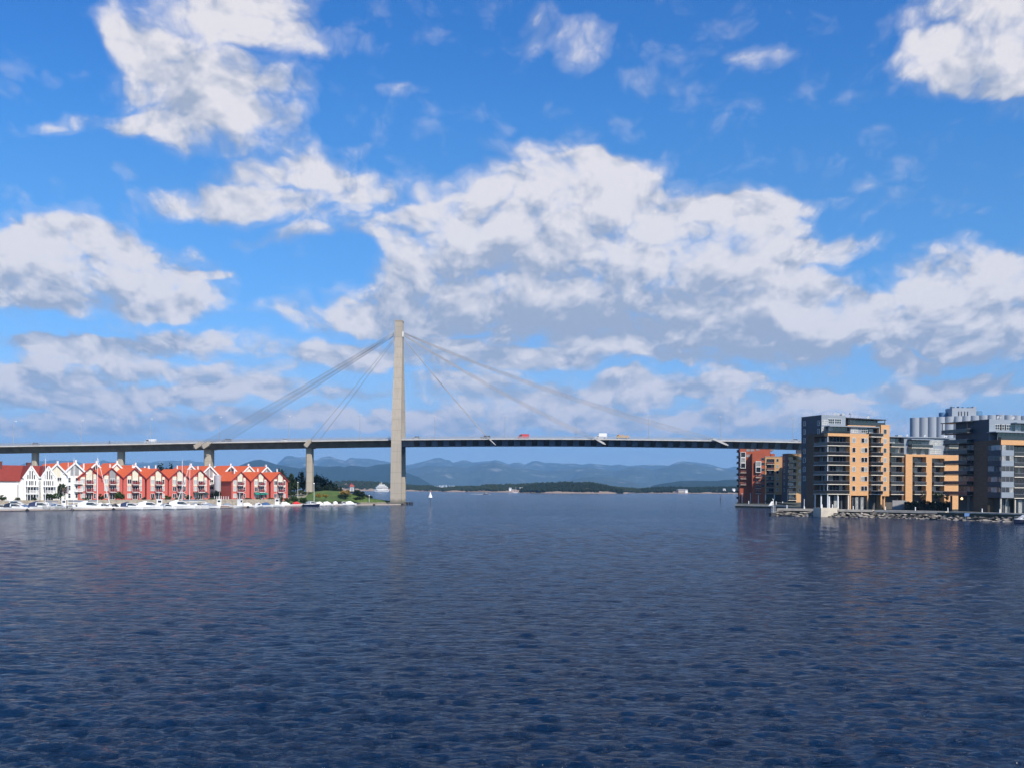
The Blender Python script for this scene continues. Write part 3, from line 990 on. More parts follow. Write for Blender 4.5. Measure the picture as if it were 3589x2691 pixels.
# ------------------------------------------------------------------ people
def person_mesh(h=1.75, pose='stand', seed=0):
    """one continuous figure grown over a skeleton"""
    s = h / 1.75
    V = {'pel': (0, 0, .95), 'spi': (0, 0, 1.15), 'che': (0, 0, 1.36), 'nec': (0, .01, 1.50), 'hea': (0, .02, 1.60), 'top': (0, .02, 1.72),
         'hl': (-.1, 0, .92), 'kl': (-.12, .02, .50), 'al': (-.12, -.02, .08), 'tl': (-.13, .14, .03), 'hr': (.1, 0, .92), 'kr': (.12, .03, .50), 'ar': (.12, -.02, .08), 'tr': (.13, .14, .03),
         'sl': (-.19, 0, 1.42), 'el': (-.25, -.02, 1.14), 'wl': (-.26, .06, .90), 'ml': (-.26, .08, .80), 'sr': (.19, 0, 1.42), 'er': (.25, -.02, 1.14), 'wr': (.26, .06, .90), 'mr': (.26, .08, .80)}
    if pose == 'walk':
        V.update(kl=(-.11, .22, .52), al=(-.11, .25, .09), tl=(-.11, .40, .06), kr=(.11, -.05, .50), ar=(.11, -.30, .14), tr=(.12, -.20, .04), el=(-.24, -.15, 1.15), wl=(-.25, -.12, .93), ml=(-.25, -.08, .83), er=(.24, .10, 1.14), wr=(.24, .28, .98), mr=(.24, .36, .93))
    if pose == 'ride':
        V.update(spi=(0, .10, 1.12), che=(0, .22, 1.30), nec=(0, .30, 1.42), hea=(0, .35, 1.50), top=(0, .36, 1.62), kl=(-.16, .42, .78), al=(-.14, .20, .34), tl=(-.14, .36, .28), kr=(.16, .42, .78), ar=(.14, .20, .34), tr=(.14, .36, .28),
                 sl=(-.19, .24, 1.36), el=(-.26, .45, 1.16), wl=(-.25, .66, 1.06), ml=(-.24, .74, 1.04), sr=(.19, .24, 1.36), er=(.26, .45, 1.16), wr=(.25, .66, 1.06), mr=(.24, .74, 1.04))
    rad = dict(pel=.15, spi=.13, che=.165, nec=.06, hea=.095, top=.08, hl=.10, kl=.065, al=.045, tl=.04, hr=.10, kr=.065, ar=.045, tr=.04, sl=.07, el=.045, wl=.032, ml=.035, sr=.07, er=.045, wr=.032, mr=.035)
    E = [('pel', 'spi'), ('spi', 'che'), ('che', 'nec'), ('nec', 'hea'), ('hea', 'top'), ('pel', 'hl'), ('hl', 'kl'), ('kl', 'al'), ('al', 'tl'), ('pel', 'hr'), ('hr', 'kr'), ('kr', 'ar'), ('ar', 'tr'),
         ('che', 'sl'), ('sl', 'el'), ('el', 'wl'), ('wl', 'ml'), ('che', 'sr'), ('sr', 'er'), ('er', 'wr'), ('wr', 'mr')]
    keys = list(V)
    me = bpy.data.meshes.new('person')
    me.from_pydata([tuple(c * s for c in V[k]) for k in keys], [(keys.index(a), keys.index(b)) for a, b in E], [])
    return me, [rad[k] * s for k in keys], V, s


def person(label, loc, rz, top, legs, hair=(.06, .04, .03), pose='stand', h=1.75, group=None):
    me, rad, V, s = person_mesh(h, pose)
    o = bpy.data.objects.new('person', me)
    link(o)
    md = o.modifiers.new('skin', 'SKIN'); md.use_smooth_shade = True
    for i, r in enumerate(rad):
        me.skin_vertices[0].data[i].radius = (r, r) if False else (r, r * .85)
    me.skin_vertices[0].data[0].use_root = True
    o.modifiers.new('sub', 'SUBSURF').levels = 1
    mt = bpy.data.materials.new('clothes'); mt.use_nodes = True
    t = NT(mt.node_tree); b = mt.node_tree.nodes['Principled BSDF']; b.inputs['Roughness'].default_value = .85
    tcn = t.n('ShaderNodeTexCoord'); sp_ = t.n('ShaderNodeSeparateXYZ'); t.put(sp_.inputs[0], tcn.outputs['Object'])
    f1_ = t.m('GREATER_THAN', sp_.outputs[2], .95 * s)
    f2_ = t.m('GREATER_THAN', sp_.outputs[2], (V['nec'][2] - .01) * s)
    t.put(b.inputs['Base Color'], t.mix(f2_, t.mix(f1_, legs, top), (.45, .26, .18)))
    me.materials.append(mt)
    hm_ = V['hea']; tp = V['top']
    mb = MB(); mb.blob((hm_[0] * s, (hm_[1] - .025) * s, (tp[2] - .035) * s), (.105 * s, .115 * s, .085 * s), seed=1, rough=.05)
    mb.build('hair', mat('hair', hair, .7), o)
    o.location = loc; o.rotation_euler = (0, 0, rz)
    tag(o, label, 'person', group)
    return o


# cyclist on the bridge pavement
q = BR(384, 1547, -6.8)
zc = bz(q.x)
e = empty('bicycle', (q.x, by(q.x, -6.8), zc), R(90))
for y in (-.52, .52):
    mb = MB()
    n = 20
    ring = []
    for i in range(n):
        t = 2 * math.pi * i / n
        ring.append([(.02, y + math.cos(t) * .33, .35 + math.sin(t) * .33), (-.02, y + math.cos(t) * .33, .35 + math.sin(t) * .33), (0, y + math.cos(t) * .29, .35 + math.sin(t) * .29)])
    mb.loft(ring + [ring[0]], cap=False)
    for i in range(0, n, 2):
        t = 2 * math.pi * i / n
        mb.bar((0, y, .35), (0, y + math.cos(t) * .31, .35 + math.sin(t) * .31), .006)
    mb.build('wheel', M_black, e)
mb = MB()
for a, b in (((0, -.52, .35), (0, -.08, .32)), ((0, -.52, .35), (0, -.18, .85)), ((0, -.08, .32), (0, -.18, .88)), ((0, -.18, .82), (0, .38, .85)), ((0, -.08, .32), (0, .38, .78)), ((0, .52, .35), (0, .38, .95))):
    mb.tube(a, b, .02, n=6)
mb.build('frame', M_steel_dark, e)
mb = MB(); mb.box(-.07, -.32, .88, .07, -.06, .94); mb.build('saddle', M_black, e)
mb = MB(); mb.tube((-.28, .42, 1.0), (.28, .42, 1.0), .018, n=6); mb.build('handlebar', M_black, e)
tag(e, 'bicycle ridden along the railing left of the white van', 'bicycle')
person('cyclist in a dark jacket riding along the bridge left of the white van', (q.x + .22, by(q.x, -6.8), zc + .0), R(90), (.03, .03, .035), (.02, .02, .03), pose='ride')
# ------------------------------------------------------------------ left shore: land
RU, RN = Vector((.70, .714, 0)), Vector((.714, -.70, 0))      # along the row of houses, and out of it towards the water
ROWZ = math.atan2(RU.y, RU.x)
GZ = 2.7


def row(px, back=0.0):
    """base point of the house row at pixel column px, back metres behind the fronts"""
    D = 355 + (px - 315) * .083
    a = P(px, 1745, D)
    q = Vector((a.x, a.y, GZ)) - RN * back
    return q


def rowpx(px, back):
    """point seen in pixel column px on a line back metres behind the house fronts"""
    # intersect the sight line with the offset line
    A, B = row(0, back), row(900, back)
    k = P(px, 1745, 1.0).x
    t = (k * A.y - A.x) / ((B.x - A.x) - k * (B.y - A.y))
    q = A + (B - A) * t
    return Vector((q.x, q.y, GZ))


EDGE = [rowpx(x, -9.0) for x in (-260, -100, 100, 300, 500, 700, 880, 990)]
EDGE = [(q.x, q.y) for q in EDGE] + [tuple(P(a, 1745, d).xy) for a, d in ((1090, 417), (1170, 436), (1240, 446), (1300, 455), (1365, 461), (1432, 466), (1440, 484), (1400, 488), (1335, 484), (1322, 500), (1305, 530), (1200, 580), (700, 620), (-260, 620))]


def inside(x, y, poly):
    c = False
    j = len(poly) - 1
    for i in range(len(poly)):
        xi, yi = poly[i]; xj, yj = poly[j]
        if (yi > y) != (yj > y) and x < (xj - xi) * (y - yi) / (yj - yi) + xi:
            c = not c
        j = i
    return c


def edge_dist(x, y, poly):
    d = 1e9
    for i in range(len(poly)):
        ax, ay = poly[i]; bx, by_ = poly[(i + 1) % len(poly)]
        dx, dy = bx - ax, by_ - ay
        t = max(0, min(1, ((x - ax) * dx + (y - ay) * dy) / (dx * dx + dy * dy)))
        d = min(d, math.hypot(x - ax - t * dx, y - ay - t * dy))
    return d


HILL = P(1212, 1719, 462)
LOWX = P(1180, 1745, 440).x


def land_h(x, y):
    if not inside(x, y, EDGE):
        return -1.2
    d = edge_dist(x, y, EDGE)
    k = min(1, max(0, (x - (LOWX - 30)) / 30))
    flat = GZ * (1 - k) + 1.25 * k
    e = min(1, d / (2.2 if k < .3 else 3.5))
    h = -1.2 + (flat + 1.2) * e ** .6
    g1 = math.exp(-((x - HILL.x + 3) / 15) ** 2 - ((y - HILL.y) / 13) ** 2)
    g2 = math.exp(-((x - HILL.x + 22) / 18) ** 2 - ((y - HILL.y - 6) / 17) ** 2)
    return h + (3.9 * max(g1, 0) + 2.0 * g2) * min(1, d / 8) + .12 * mnoise.noise(Vector((x * .2, y * .2, 0))) * e


def build_land():
    mb = MB()
    xs = np.arange(-255, -34, 2.0); ys = np.arange(298, 622, 2.0)
    xs = np.concatenate([np.arange(-262, -150, 2.5), np.arange(-150, -40, 1.5)])
    nx = len(xs)
    for y in ys:
        for x in xs:
            mb.v.append((float(x), float(y), land_h(float(x), float(y))))
    for j in range(len(ys) - 1):
        for i in range(nx - 1):
            a = j * nx + i
            if max(mb.v[a][2], mb.v[a + 1][2], mb.v[a + nx][2], mb.v[a + nx + 1][2]) > -1.1:
                mb.f.append((a, a + 1, a + nx + 1, a + nx)); mb.mi.append(0)
    mt = bpy.data.materials.new('shore_ground'); mt.use_nodes = True
    t = NT(mt.node_tree); b = mt.node_tree.nodes['Principled BSDF']; b.inputs['Roughness'].default_value = .95
    tcn = t.n('ShaderNodeTexCoord'); o = tcn.outputs['Object']
    s = t.n('ShaderNodeSeparateXYZ'); t.put(s.inputs[0], o)
    gg = t.mix(t.ramp(t.noise(o, .15, 4, .6), .35, .65), (.070, .125, .020), (.042, .085, .016))
    dry = t.ramp(t.noise(o, .5, 4, .6), .5, .62)
    gg = t.mix(t.m('MULTIPLY', dry, .35), gg, (.16, .15, .05))
    rk = t.mix(t.noise(o, 1.2, 5, .6), (.30, .26, .21), (.09, .08, .07))
    f = t.ramp(t.m('ADD', s.outputs[2], t.m('MULTIPLY', t.noise(o, .6, 4, .6), .8)), 1.2, 1.5)
    pav = t.m('LESS_THAN', s.outputs[0], float(P(1005, 1745, 412).x))
    gg = t.mix(pav, gg, t.mix(t.noise(o, .6, 4, .6), (.30, .27, .22), (.16, .17, .10)))
    t.put(b.inputs['Base Color'], t.mix(f, rk, gg))
    o = mb.build('ground', mt, smooth=True, fix=False)
    tag(o, 'grassy headland with the lawn and the rocky bank left of the pylon', kind='structure')


build_land()

# quay wall in front of the houses
M_stonewall = mat('quay_stone', (.42, .36, .28), .9, var=.4, scale=.9, stretch=(1, 1, 2), bump=.4, bscale=3)
mb = MB()
A = [Vector((EDGE[i][0], EDGE[i][1], 0)) for i in range(0, 8)]
off = RN * .25
for i in range(7):
    a, b = A[i], A[i + 1]
    u = (b - a).normalized(); n_ = Vector((u.y, -u.x, 0))
    mb.loft([[a + n_ * .5 + Vector((0, 0, -1.5)), a + n_ * .2 + Vector((0, 0, GZ + .1)), a - n_ * .7 + Vector((0, 0, GZ + .1)), a - n_ * .7 + Vector((0, 0, -1.5))],
             [b + n_ * .5 + Vector((0, 0, -1.5)), b + n_ * .2 + Vector((0, 0, GZ + .1)), b - n_ * .7 + Vector((0, 0, GZ + .1)), b - n_ * .7 + Vector((0, 0, -1.5))]])
tag(mb.build('quay_wall', M_stonewall), 'beige stone quay wall in front of the red houses', 'wall')

# ------------------------------------------------------------------ red gabled houses
M_redwall = mat('red_boarding', (.56, .115, .088), .75, var=.18, scale=1.5, stretch=(.3, .3, 6), bump=.3, bscale=2)
M_redtrim = mat('dark_red_trim', (.26, .025, .03), .6, var=.1)
M_orange = mat('orange_roof_tiles', (.74, .135, .035), .75, var=.22, scale=1.2, stretch=(3, 1, 1), bump=.4, bscale=4)
M_maroon = mat('maroon_roof_tiles', (.26, .035, .022), .75, var=.25, scale=1.2, stretch=(3, 1, 1), bump=.4, bscale=4)
M_cream = mat('cream_panel', (.70, .66, .52), .6, var=.08)
M_whwall = mat('white_boarding', (.78, .77, .74), .65, var=.06, stretch=(1, 1, 5), scale=1)
M_greyw = mat('grey_boarding', (.30, .30, .31), .7, var=.15)
M_teal = mat('green_awning', (.01, .22, .17), .7)
M_brick_ch = mat('chimney_brick', (.16, .05, .04), .85, var=.3, scale=4)
M_hwin = [mat('house_window_dark', (.03, .035, .045), .08, spec=.9, var=.4, scale=.6), mat('house_window_pale', (.50, .52, .50), .15, spec=.8, var=.3, scale=.6)]


def inst(name, me, parent, loc, rz=0.0, scale=None):
    o = bpy.data.objects.new(name, me)
    link(o, parent)
    o.location = loc
    if rz: o.rotation_euler = (0, 0, rz)
    if scale: o.scale = scale
    return o


def mesh_of(mb, name, mats):
    o = mb.build(name, mats)
    me = o.data
    COL.objects.unlink(o); bpy.data.objects.remove(o)
    return me


def window_mesh(w, h, nx=2, ny=1, frame=M_white, glass=None, bar=.09, dep=.10):
    """window standing against a wall at y=0, facing -y, lower edge at z=0: (frame mesh, pane mesh)"""
    mb = MB()
    mb.box(-w / 2, -dep, 0, w / 2, 0.02, bar); mb.box(-w / 2, -dep, h - bar, w / 2, 0.02, h)
    mb.box(-w / 2, -dep, bar, -w / 2 + bar, .02, h - bar); mb.box(w / 2 - bar, -dep, bar, w / 2, .02, h - bar)
    for i in range(1, nx):
        x = -w / 2 + w * i / nx; mb.box(x - bar * .4, -dep + .01, bar, x + bar * .4, .0, h - bar)
    for j in range(1, ny):
        z = h * j / ny; mb.box(-w / 2 + bar, -dep + .012, z - bar * .4, w / 2 - bar, -.002, z + bar * .4)
    f = mesh_of(mb, 'window', [frame])
    mb = MB(); mb.box(-w / 2 + bar, -dep * .55, bar, w / 2 - bar, -.01, h - bar)
    g = mesh_of(mb, 'pane', [glass or M_hwin[0]])
    return f, g


def put_window(fg, parent, loc, rz=0.0):
    f = inst('window', fg[0], parent, loc, rz)
    inst('pane', fg[1], f, (0, 0, 0))
    return f


HW = [window_mesh(1.5, 1.7, 2, 1, glass=M_hwin[0]), window_mesh(1.5, 1.7, 2, 1, glass=M_hwin[1]), window_mesh(.95, 1.7, 1, 2, glass=M_hwin[0]), window_mesh(.95, 1.7, 1, 2, glass=M_hwin[1])]


def balcony_mesh(w, d, rail, slab, bars=True, h=1.0):
    mb = MB()
    mb.box(-w / 2, -d, -.18, w / 2, 0, 0)
    s = mesh_of(mb, 'balcony', [slab])
    mb = MB()
    mb.box(-w / 2 + .02, -d + .02, h - .07, w / 2 - .02, -d + .09, h)
    mb.box(-w / 2 + .02, -d + .09, h - .07, -w / 2 + .09, 0, h); mb.box(w / 2 - .09, -d + .09, h - .07, w / 2 - .02, 0, h)
    if bars:
        x = -w / 2 + .05
        while x < w / 2:
            mb.box(x - .035, -d + .03, 0, x + .035, -d + .07, h - .07); x += .14
    else:
        mb.box(-w / 2 + .03, -d + .04, .06, w / 2 - .03, -d + .07, h - .07)
        mb.box(-w / 2 + .04, -d + .09, .06, -w / 2 + .07, 0, h - .07); mb.box(w / 2 - .07, -d + .09, .06, w / 2 - .04, 0, h - .07)
    r = mesh_of(mb, 'railing', [rail])
    return s, r


RB = balcony_mesh(2.5, 1.3, M_redtrim, M_white)
MGA = []


def door_mesh(w, h):
    return window_mesh(w, h, 2, 1, glass=M_hwin[0])


RDOOR = door_mesh(1.9, 2.1)


def gable_roof(mb, W, D0, D1, ze, zr, th=.22, over=.35):
    """two slopes, ridge along local y from D0 to D1"""
    sl = (zr - ze) / (W / 2)
    xo = W / 2 + over; zo = ze - over * sl
    for s in (-1, 1):
        ring = lambda y: [(0, y, zr), (s * xo, y, zo), (s * xo, y, zo + th), (0, y, zr + th * 1.15)]
        mb.loft([ring(D0), ring(D1)])


def red_house(px, label, W=8.35, flip=1, left=(1, 1, 0), awn=0, ridge=11.3, eave=7.7, dep=12.0, seed=0):
    rnd = random.Random(seed)
    q = row(px)
    e = empty('house', tuple(q), ROWZ)
    tag(e, label, 'house', 'red gabled houses along the quay')
    h = W / 2 - .02
    mb = MB()
    mb.prism([(-h, -2.5), (h, -2.5), (h, eave), (0, ridge), (-h, eave)], 0, dep)
    mb.build('wall', M_redwall, e)
    mb = MB(); gable_roof(mb, W, -.45, dep + .4, eave, ridge)
    rf = mb.build('roof', M_orange, e)
    sl = (ridge - eave) / (W / 2)
    mb = MB()
    for s in (-1, 1):
        mb.bar((0, -.48, ridge + .02), (s * (W / 2 + .33), -.48, eave - .33 * sl + .02), .10, .34)
    mb.build('barge_board', M_redtrim, e)
    # pale panel high in the gable between two pilasters
    bx = .35 * flip
    mb = MB()
    zt_ = lambda x: ridge - abs(x) * sl - .35
    mb.loft([[(bx - 1.15, -.06, 6.9), (bx + 1.15, -.06, 6.9), (bx + 1.15, -.06, zt_(bx + 1.15)), (0, -.06, zt_(0) - .0), (bx - 1.15, -.06, zt_(bx - 1.15))],
             [(bx - 1.15, .02, 6.9), (bx + 1.15, .02, 6.9), (bx + 1.15, .02, zt_(bx + 1.15)), (0, .02, zt_(0)), (bx - 1.15, .02, zt_(bx - 1.15))]])
    mb.build('gable_panel', M_greyw if seed == 1 else M_cream, e)
    # pale window columns either side of the balconies
    xl, xr = bx - 2.15 * 1.0, bx + 2.0
    for x, w_ in ((xl, 1.5), (xr, .95)):
        mb = MB(); top = min(zt_(x - w_ / 2), zt_(x + w_ / 2)) - .1
        mb.box(x - w_ / 2 - .07, -.05, 5.0, x + w_ / 2 + .07, .02, max(top, 7.2))
        mb.build('gable_panel', M_cream, e)
        for k, z in enumerate((.7, 3.3, 5.9)):
            idx = (0 if rnd.random() < .3 else 1) + (0 if w_ > 1 else 2)
            put_window(HW[idx], e, (x, -.05 if z > 5 else .0, z - .2))
    for x in (bx - 1.28, bx + 1.28):
        mb = MB(); mb.box(x - .11, -.26, 0, x + .11, -.02, zt_(x) - .05)
        mb.build('pilaster', M_redtrim, e)
    for z in (2.75, 5.45):
        b = inst('balcony', RB[0], e, (bx, -.0, z))
        inst('railing', RB[1], b, (0, 0, 0))
    for z in (.05, 2.8, 5.5):
        put_window(RDOOR, e, (bx, -.0, z))
    mb = MB(); cx_ = .9 * flip
    mb.tube((cx_, 3.2, ridge - 1.5), (cx_, 3.2, ridge + 1.5), .30, .26, 10); mb.tube((cx_, 3.2, ridge + 1.5), (cx_, 3.2, ridge + 1.6), .36, .36, 10)
    mb.build('chimney', M_whitem, rf)
    if awn:
        for x, w_ in (((xl, 2.0), (bx, 1.9), (xr, 1.3)) if awn == 1 else ((xl, 2.0), (xr, 1.5))):
            mb = MB(); mb.loft([[(x - w_ / 2, -.02, 2.75), (x - w_ / 2, -1.5, 2.0), (x - w_ / 2, -1.5, 1.8), (x - w_ / 2, -.02, 2.65)], [(x + w_ / 2, -.02, 2.75), (x + w_ / 2, -1.5, 2.0), (x + w_ / 2, -1.5, 1.8), (x + w_ / 2, -.02, 2.65)]])
            mb.build('awning', M_teal if awn == 1 else mat('dark_green_awning', (.01, .045, .04), .8), e)
    return e


labs = ['red gabled house at the left end of the red row', 'red gabled house with a grey panel high in its gable', 'third red gabled house from the left, beside the leafy quay bush',
        'fourth red gabled house, in front of the dark conifer', 'fifth red gabled house, just left of the tall sailboat mast', 'sixth red gabled house, with dark green awnings',
        'red gabled house just right of the grey shaded gable', 'red gabled house with bright teal awnings on its ground floor', 'red gabled house at the right end of the row beside the trees']
for i, px in enumerate((315, 390, 470, 551, 627, 700, 843, 911, 979)):
    red_house(px, labs[i], flip=(-1 if i in (0, 6) else 1), awn={5: 2, 7: 1}.get(i, 0), seed=i, eave=7.7 if i < 6 else 7.2, ridge=11.2 if i < 6 else 10.7, W=8.2 if i < 6 else 8.0)


# ------------------------------------------------------------------ white houses of the second row
def white_house(px, ytop, label, W=7.4, back=17.0, full=False, seed=0, dep=11.0, roofm=None):
    q = rowpx(px, back)
    ridge = P(px, ytop, q.y).z - GZ
    eave = ridge - 3.5
    e = empty('house', tuple(q), ROWZ)
    tag(e, label, 'house', 'white gabled houses of the second row')
    h = W / 2 - .02
    mb = MB(); mb.prism([(-h, -2.5), (h, -2.5), (h, eave), (0, ridge), (-h, eave)], 0, dep)
    mb.build('wall', M_whwall, e)
    mb = MB(); gable_roof(mb, W, -.55, dep + .4, eave, ridge)
    rf = mb.build('roof', roofm or M_orange, e)
    sl = (ridge - eave) / (W / 2)
    for s in (-1, 1):
        mb = MB()
        mb.bar((s * .02, -.60, ridge + .02), (s * (W / 2 + .33), -.60, eave - .33 * sl + .02), .12, .55)
        mb.build('barge_board', M_white, e)
    w2 = 1.45
    mb = MB()
    mb.loft([[(-w2, -.05, eave - .9), (w2, -.05, eave - .9), (w2, -.05, ridge - w2 * sl - .4), (0, -.05, ridge - .55), (-w2, -.05, ridge - w2 * sl - .4)],
             [(-w2, .02, eave - .9), (w2, .02, eave - .9), (w2, .02, ridge - w2 * sl - .4), (0, .02, ridge - .55), (-w2, .02, ridge - w2 * sl - .4)]])
    mb.build('gable_panel', M_cream if seed % 3 == 0 else (M_greyw if seed % 3 == 1 else M_hwin[0]), e)
    for x in (-1.5, 0, 1.5):
        mb = MB(); mb.box(x - .07, -.16, eave - 1.0, x + .07, -.03, ridge - abs(x) * sl - .35); mb.build('mullion', M_white, e)
    mb = MB(); cx_ = 1.3
    mb.box(cx_ - .3, 2.2, ridge - 1.6, cx_ + .3, 2.8, ridge + 1.0); mb.box(cx_ - .36, 2.14, ridge + 1.0, cx_ + .36, 2.86, ridge + 1.12)
    mb.build('chimney', M_whitem, rf)
    if full:
        for z in (.6, 3.3, 6.0):
            put_window(HW[0], e, (1.0, 0, z)); put_window(HW[2], e, (-1.8, 0, z))
        for z in (2.9, 5.6):
            b = inst('balcony', WB[0], e, (1.2, 0, z)); inst('railing', WB[1], b, (0, 0, 0))
    return e


WB = balcony_mesh(2.6, 1.2, M_white, M_white)
WL = [(197, 1625, 1), (261, 1621, 1), (334, 1623.5, 0), (407, 1623, 0), (472, 1630.5, 0), (519, 1640, 0), (668, 1632, 0), (733, 1633, 1), (808, 1632, 0), (871, 1633, 0), (933, 1636, 0)]
WLAB = ['white house with an orange roof right of the maroon roofed block', 'tall white gabled house left of the red row', 'white gabled house behind the leftmost red house',
        'white gable behind the red house with the grey gable panel', 'white gable behind the third red house', 'small white gable behind the fourth red house', 'white gable behind the fifth red house',
        'white gabled house left of the grey shaded gable', 'white gable right of the grey shaded gable', 'white gable behind the red house with teal awnings', 'white gable behind the red house at the right end']
for i, ((a, b, fl), l) in enumerate(zip(WL, WLAB)):
    white_house(a, b, l, full=bool(fl), seed=i, back=4.0 if i < 2 else (22.0 if i == 5 else 15.0), W=7.0 if i == 0 else 7.6)
# roofs glimpsed further back
for a, b, l in ((505, 1642, 'low orange roofed house far behind the third red house'), (752, 1641, 'orange roofed house glimpsed behind the grey shaded gable')):
    white_house(a, b, l, back=34, W=7, seed=4)
# shaded gable of the white house behind, as an added rounded grey wall
q = rowpx(762, 9)
e = empty('shaded_gable', tuple(q), ROWZ)
mb = MB(); mb.loft([[(math.cos(t) * 1.35, math.sin(t) * 1.35, z) for t in [k * math.pi / 8 for k in range(16)]] for z in (3.0, 8.6, 9.2)] + [[(math.cos(t) * .8, math.sin(t) * .8, 9.5) for t in [k * math.pi / 8 for k in range(16)]]])
mb.build('wall', mat('shaded_white_wall', (.42, .43, .48), .7, var=.12), e)  # grey colour holds the shade on a white wall
mb = MB(); mb.tube((0, 0, -2), (0, 0, 3.0), 1.1, n=16); mb.build('base', M_greyw, e)
tag(e, 'rounded grey wall of the shaded white gable between the two groups of red houses', 'house wall')

# ------------------------------------------------------------------ white block with the maroon roof
q = rowpx(62, 0)
e = empty('apartment_house', tuple(q), ROWZ)
tag(e, 'white waterside apartment block with maroon roof and pointed gables at the left edge', 'apartment house')
zr, ze = 11.3, 6.6
xa, xb = -14.0, 11.8
mb = MB(); mb.prism([(1.2, -2.5), (12.5, -2.5), (12.5, ze), (6.8, zr), (1.2, ze)], xa, xb, axis='x')
mb.build('wall', M_whwall, e)
mb = MB()
for s in (-1, 1):
    y0, y1 = 6.8, 6.8 + s * 6.1
    mb.loft([[(xa - .3, y0, zr), (xa - .3, y1, ze - .4), (xa - .3, y1, ze - .15), (xa - .3, y0, zr + .28)], [(xb + .3, y0, zr), (xb + .3, y1, ze - .4), (xb + .3, y1, ze - .15), (xb + .3, y0, zr + .28)]])
rf = mb.build('roof', M_maroon, e)
for (x, y, s) in ((-3.8, 5.6, 1.0), (6.0, 7.2, .9), (-9.0, 6.0, .9)):
    mb = MB(); mb.box(x - .7 * s, y - .45, zr - 1.8, x + .7 * s, y + .45, zr + 1.3 * s); mb.box(x - .8 * s, y - .55, zr + 1.3 * s, x + .8 * s, y + .55, zr + 1.3 * s + .15)
    mb.build('chimney', M_brick_ch, rf)
slit = {}
for gx in (-11.2, 4.0, 9.6):
    w = 2.35; gz, gr = 7.6, 11.2
    gb = empty('gable_bay', (gx, 0, 0)); COL.objects.unlink(gb); bpy.data.objects.remove(gb)
    mb = MB()
    mb.prism([(gx - w, -2.5), (gx + w, -2.5), (gx + w, gz), (gx, gr), (gx - w, gz)], -.6, 6.6)
    g_ = mb.build('gable', M_whwall, e)
    mb = MB()
    for s in (-1, 1):
        mb.bar((gx, -.75, gr + .12), (gx + s * (w + .3), -.75, gz - .35), .14, .5)
    mb.build('barge_board', M_white, g_)
    mb = MB()
    for s in (-1, 1):
        mb.loft([[(gx, y, gr), (gx + s * (w + .25), y, gz - .4), (gx + s * (w + .25), y, gz - .18), (gx, y, gr + .25)] for y in (-.65, 6.7)])
    mb.build('roof', M_maroon, e)
    for s in (-1, 1):                                      # flared lower aisles
        mb = MB(); mb.prism([(gx + s * (w + .02), -2.4), (gx + s * (w + 1.5), -2.4), (gx + s * (w + 1.5), 5.0), (gx + s * (w + .02), 7.2)], -.35, 5.5)
        mb.build('aisle', M_whwall, e)
    for x, z0, z1 in ((-1.05, 7.0, 8.4), (-.38, 7.0, 9.7), (.38, 7.0, 9.7), (1.05, 7.0, 8.4), (-1.4, 4.9, 6.4), (-.55, 4.9, 6.4), (.0, 4.9, 6.4), (.55, 4.9, 6.4), (1.4, 4.9, 6.4)):
        mb = MB(); mb.box(gx + x - .16, -.66, z0, gx + x + .16, -.58, z1)
        mb.build('window', M_hwin[0], e)
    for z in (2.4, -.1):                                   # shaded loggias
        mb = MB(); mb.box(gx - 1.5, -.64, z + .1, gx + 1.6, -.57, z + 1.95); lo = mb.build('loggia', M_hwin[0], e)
        mb = MB(); mb.box(gx - 1.7, -1.8, z + 2.0, gx + 2.2, -.55, z + 2.2)
        for x in (-1.5, -.6, .3, 1.2, 2.0):
            mb.box(gx + x - .06, -1.7, z - .2, gx + x + .06, -1.58, z + 2.0)
        mb.build('canopy', M_white, lo)
    b = inst('balcony', WB[0], e, (gx + .2, -.6, 2.35)); inst('railing', WB[1], b, (0, 0, 0))

# ------------------------------------------------------------------ trees and shrubs
def leafm(name, c1, c2, rough=.9):
    m_ = mat(name, c1, rough, var=0, col2=c2, scale=.55, spec=.15, detail=3)
    return m_


M_leafd = leafm('dark_leaves', (.018, .032, .012), (.035, .055, .018))
M_leafm = leafm('green_leaves', (.045, .085, .018), (.028, .055, .014))
M_leafo = leafm('olive_leaves', (.075, .085, .035), (.045, .055, .022))
M_leafc = leafm('conifer_needles', (.010, .020, .012), (.018, .032, .016))
M_leafy = leafm('golden_leaves', (.34, .20, .025), (.16, .13, .03))
M_bark = mat('bark', (.09, .07, .05), .9, var=.3, scale=2)


def crown_mesh(mb, c, r, n, leaf, seed, flat=1.0, gap=.0):
    """leaf-sized faces in uneven clumps spread through the crown"""
    rnd = random.Random(seed)
    cl = []
    for _ in range(max(6, n // 26)):
        u = Vector((rnd.gauss(0, 1), rnd.gauss(0, 1), rnd.gauss(0, 1))).normalized() * rnd.uniform(.45, .92)
        if u.z < -.6: u.z *= .4
        cl.append((Vector((u.x * r[0], u.y * r[1], u.z * r[2])), rnd.uniform(.22, .42)))
    for i in range(n):
        o, k = rnd.choice(cl)
        d = Vector((rnd.gauss(0, 1), rnd.gauss(0, 1), rnd.gauss(0, .8))).normalized() * (k * rnd.uniform(.5, 1.0))
        p_ = Vector(c) + o + Vector((d.x * r[0], d.y * r[1], d.z * r[2]))
        a = Vector((rnd.gauss(0, 1), rnd.gauss(0, 1), rnd.gauss(0, 1))).normalized() * leaf * rnd.uniform(.6, 1.4)
        b = a.cross(Vector((rnd.gauss(0, 1), rnd.gauss(0, 1), rnd.gauss(0, 1)))).normalized() * leaf * rnd.uniform(.5, 1.0)
        mb.add([p_ - a, p_ + b * .8, p_ + a, p_ - b], [(0, 1, 2, 3)])


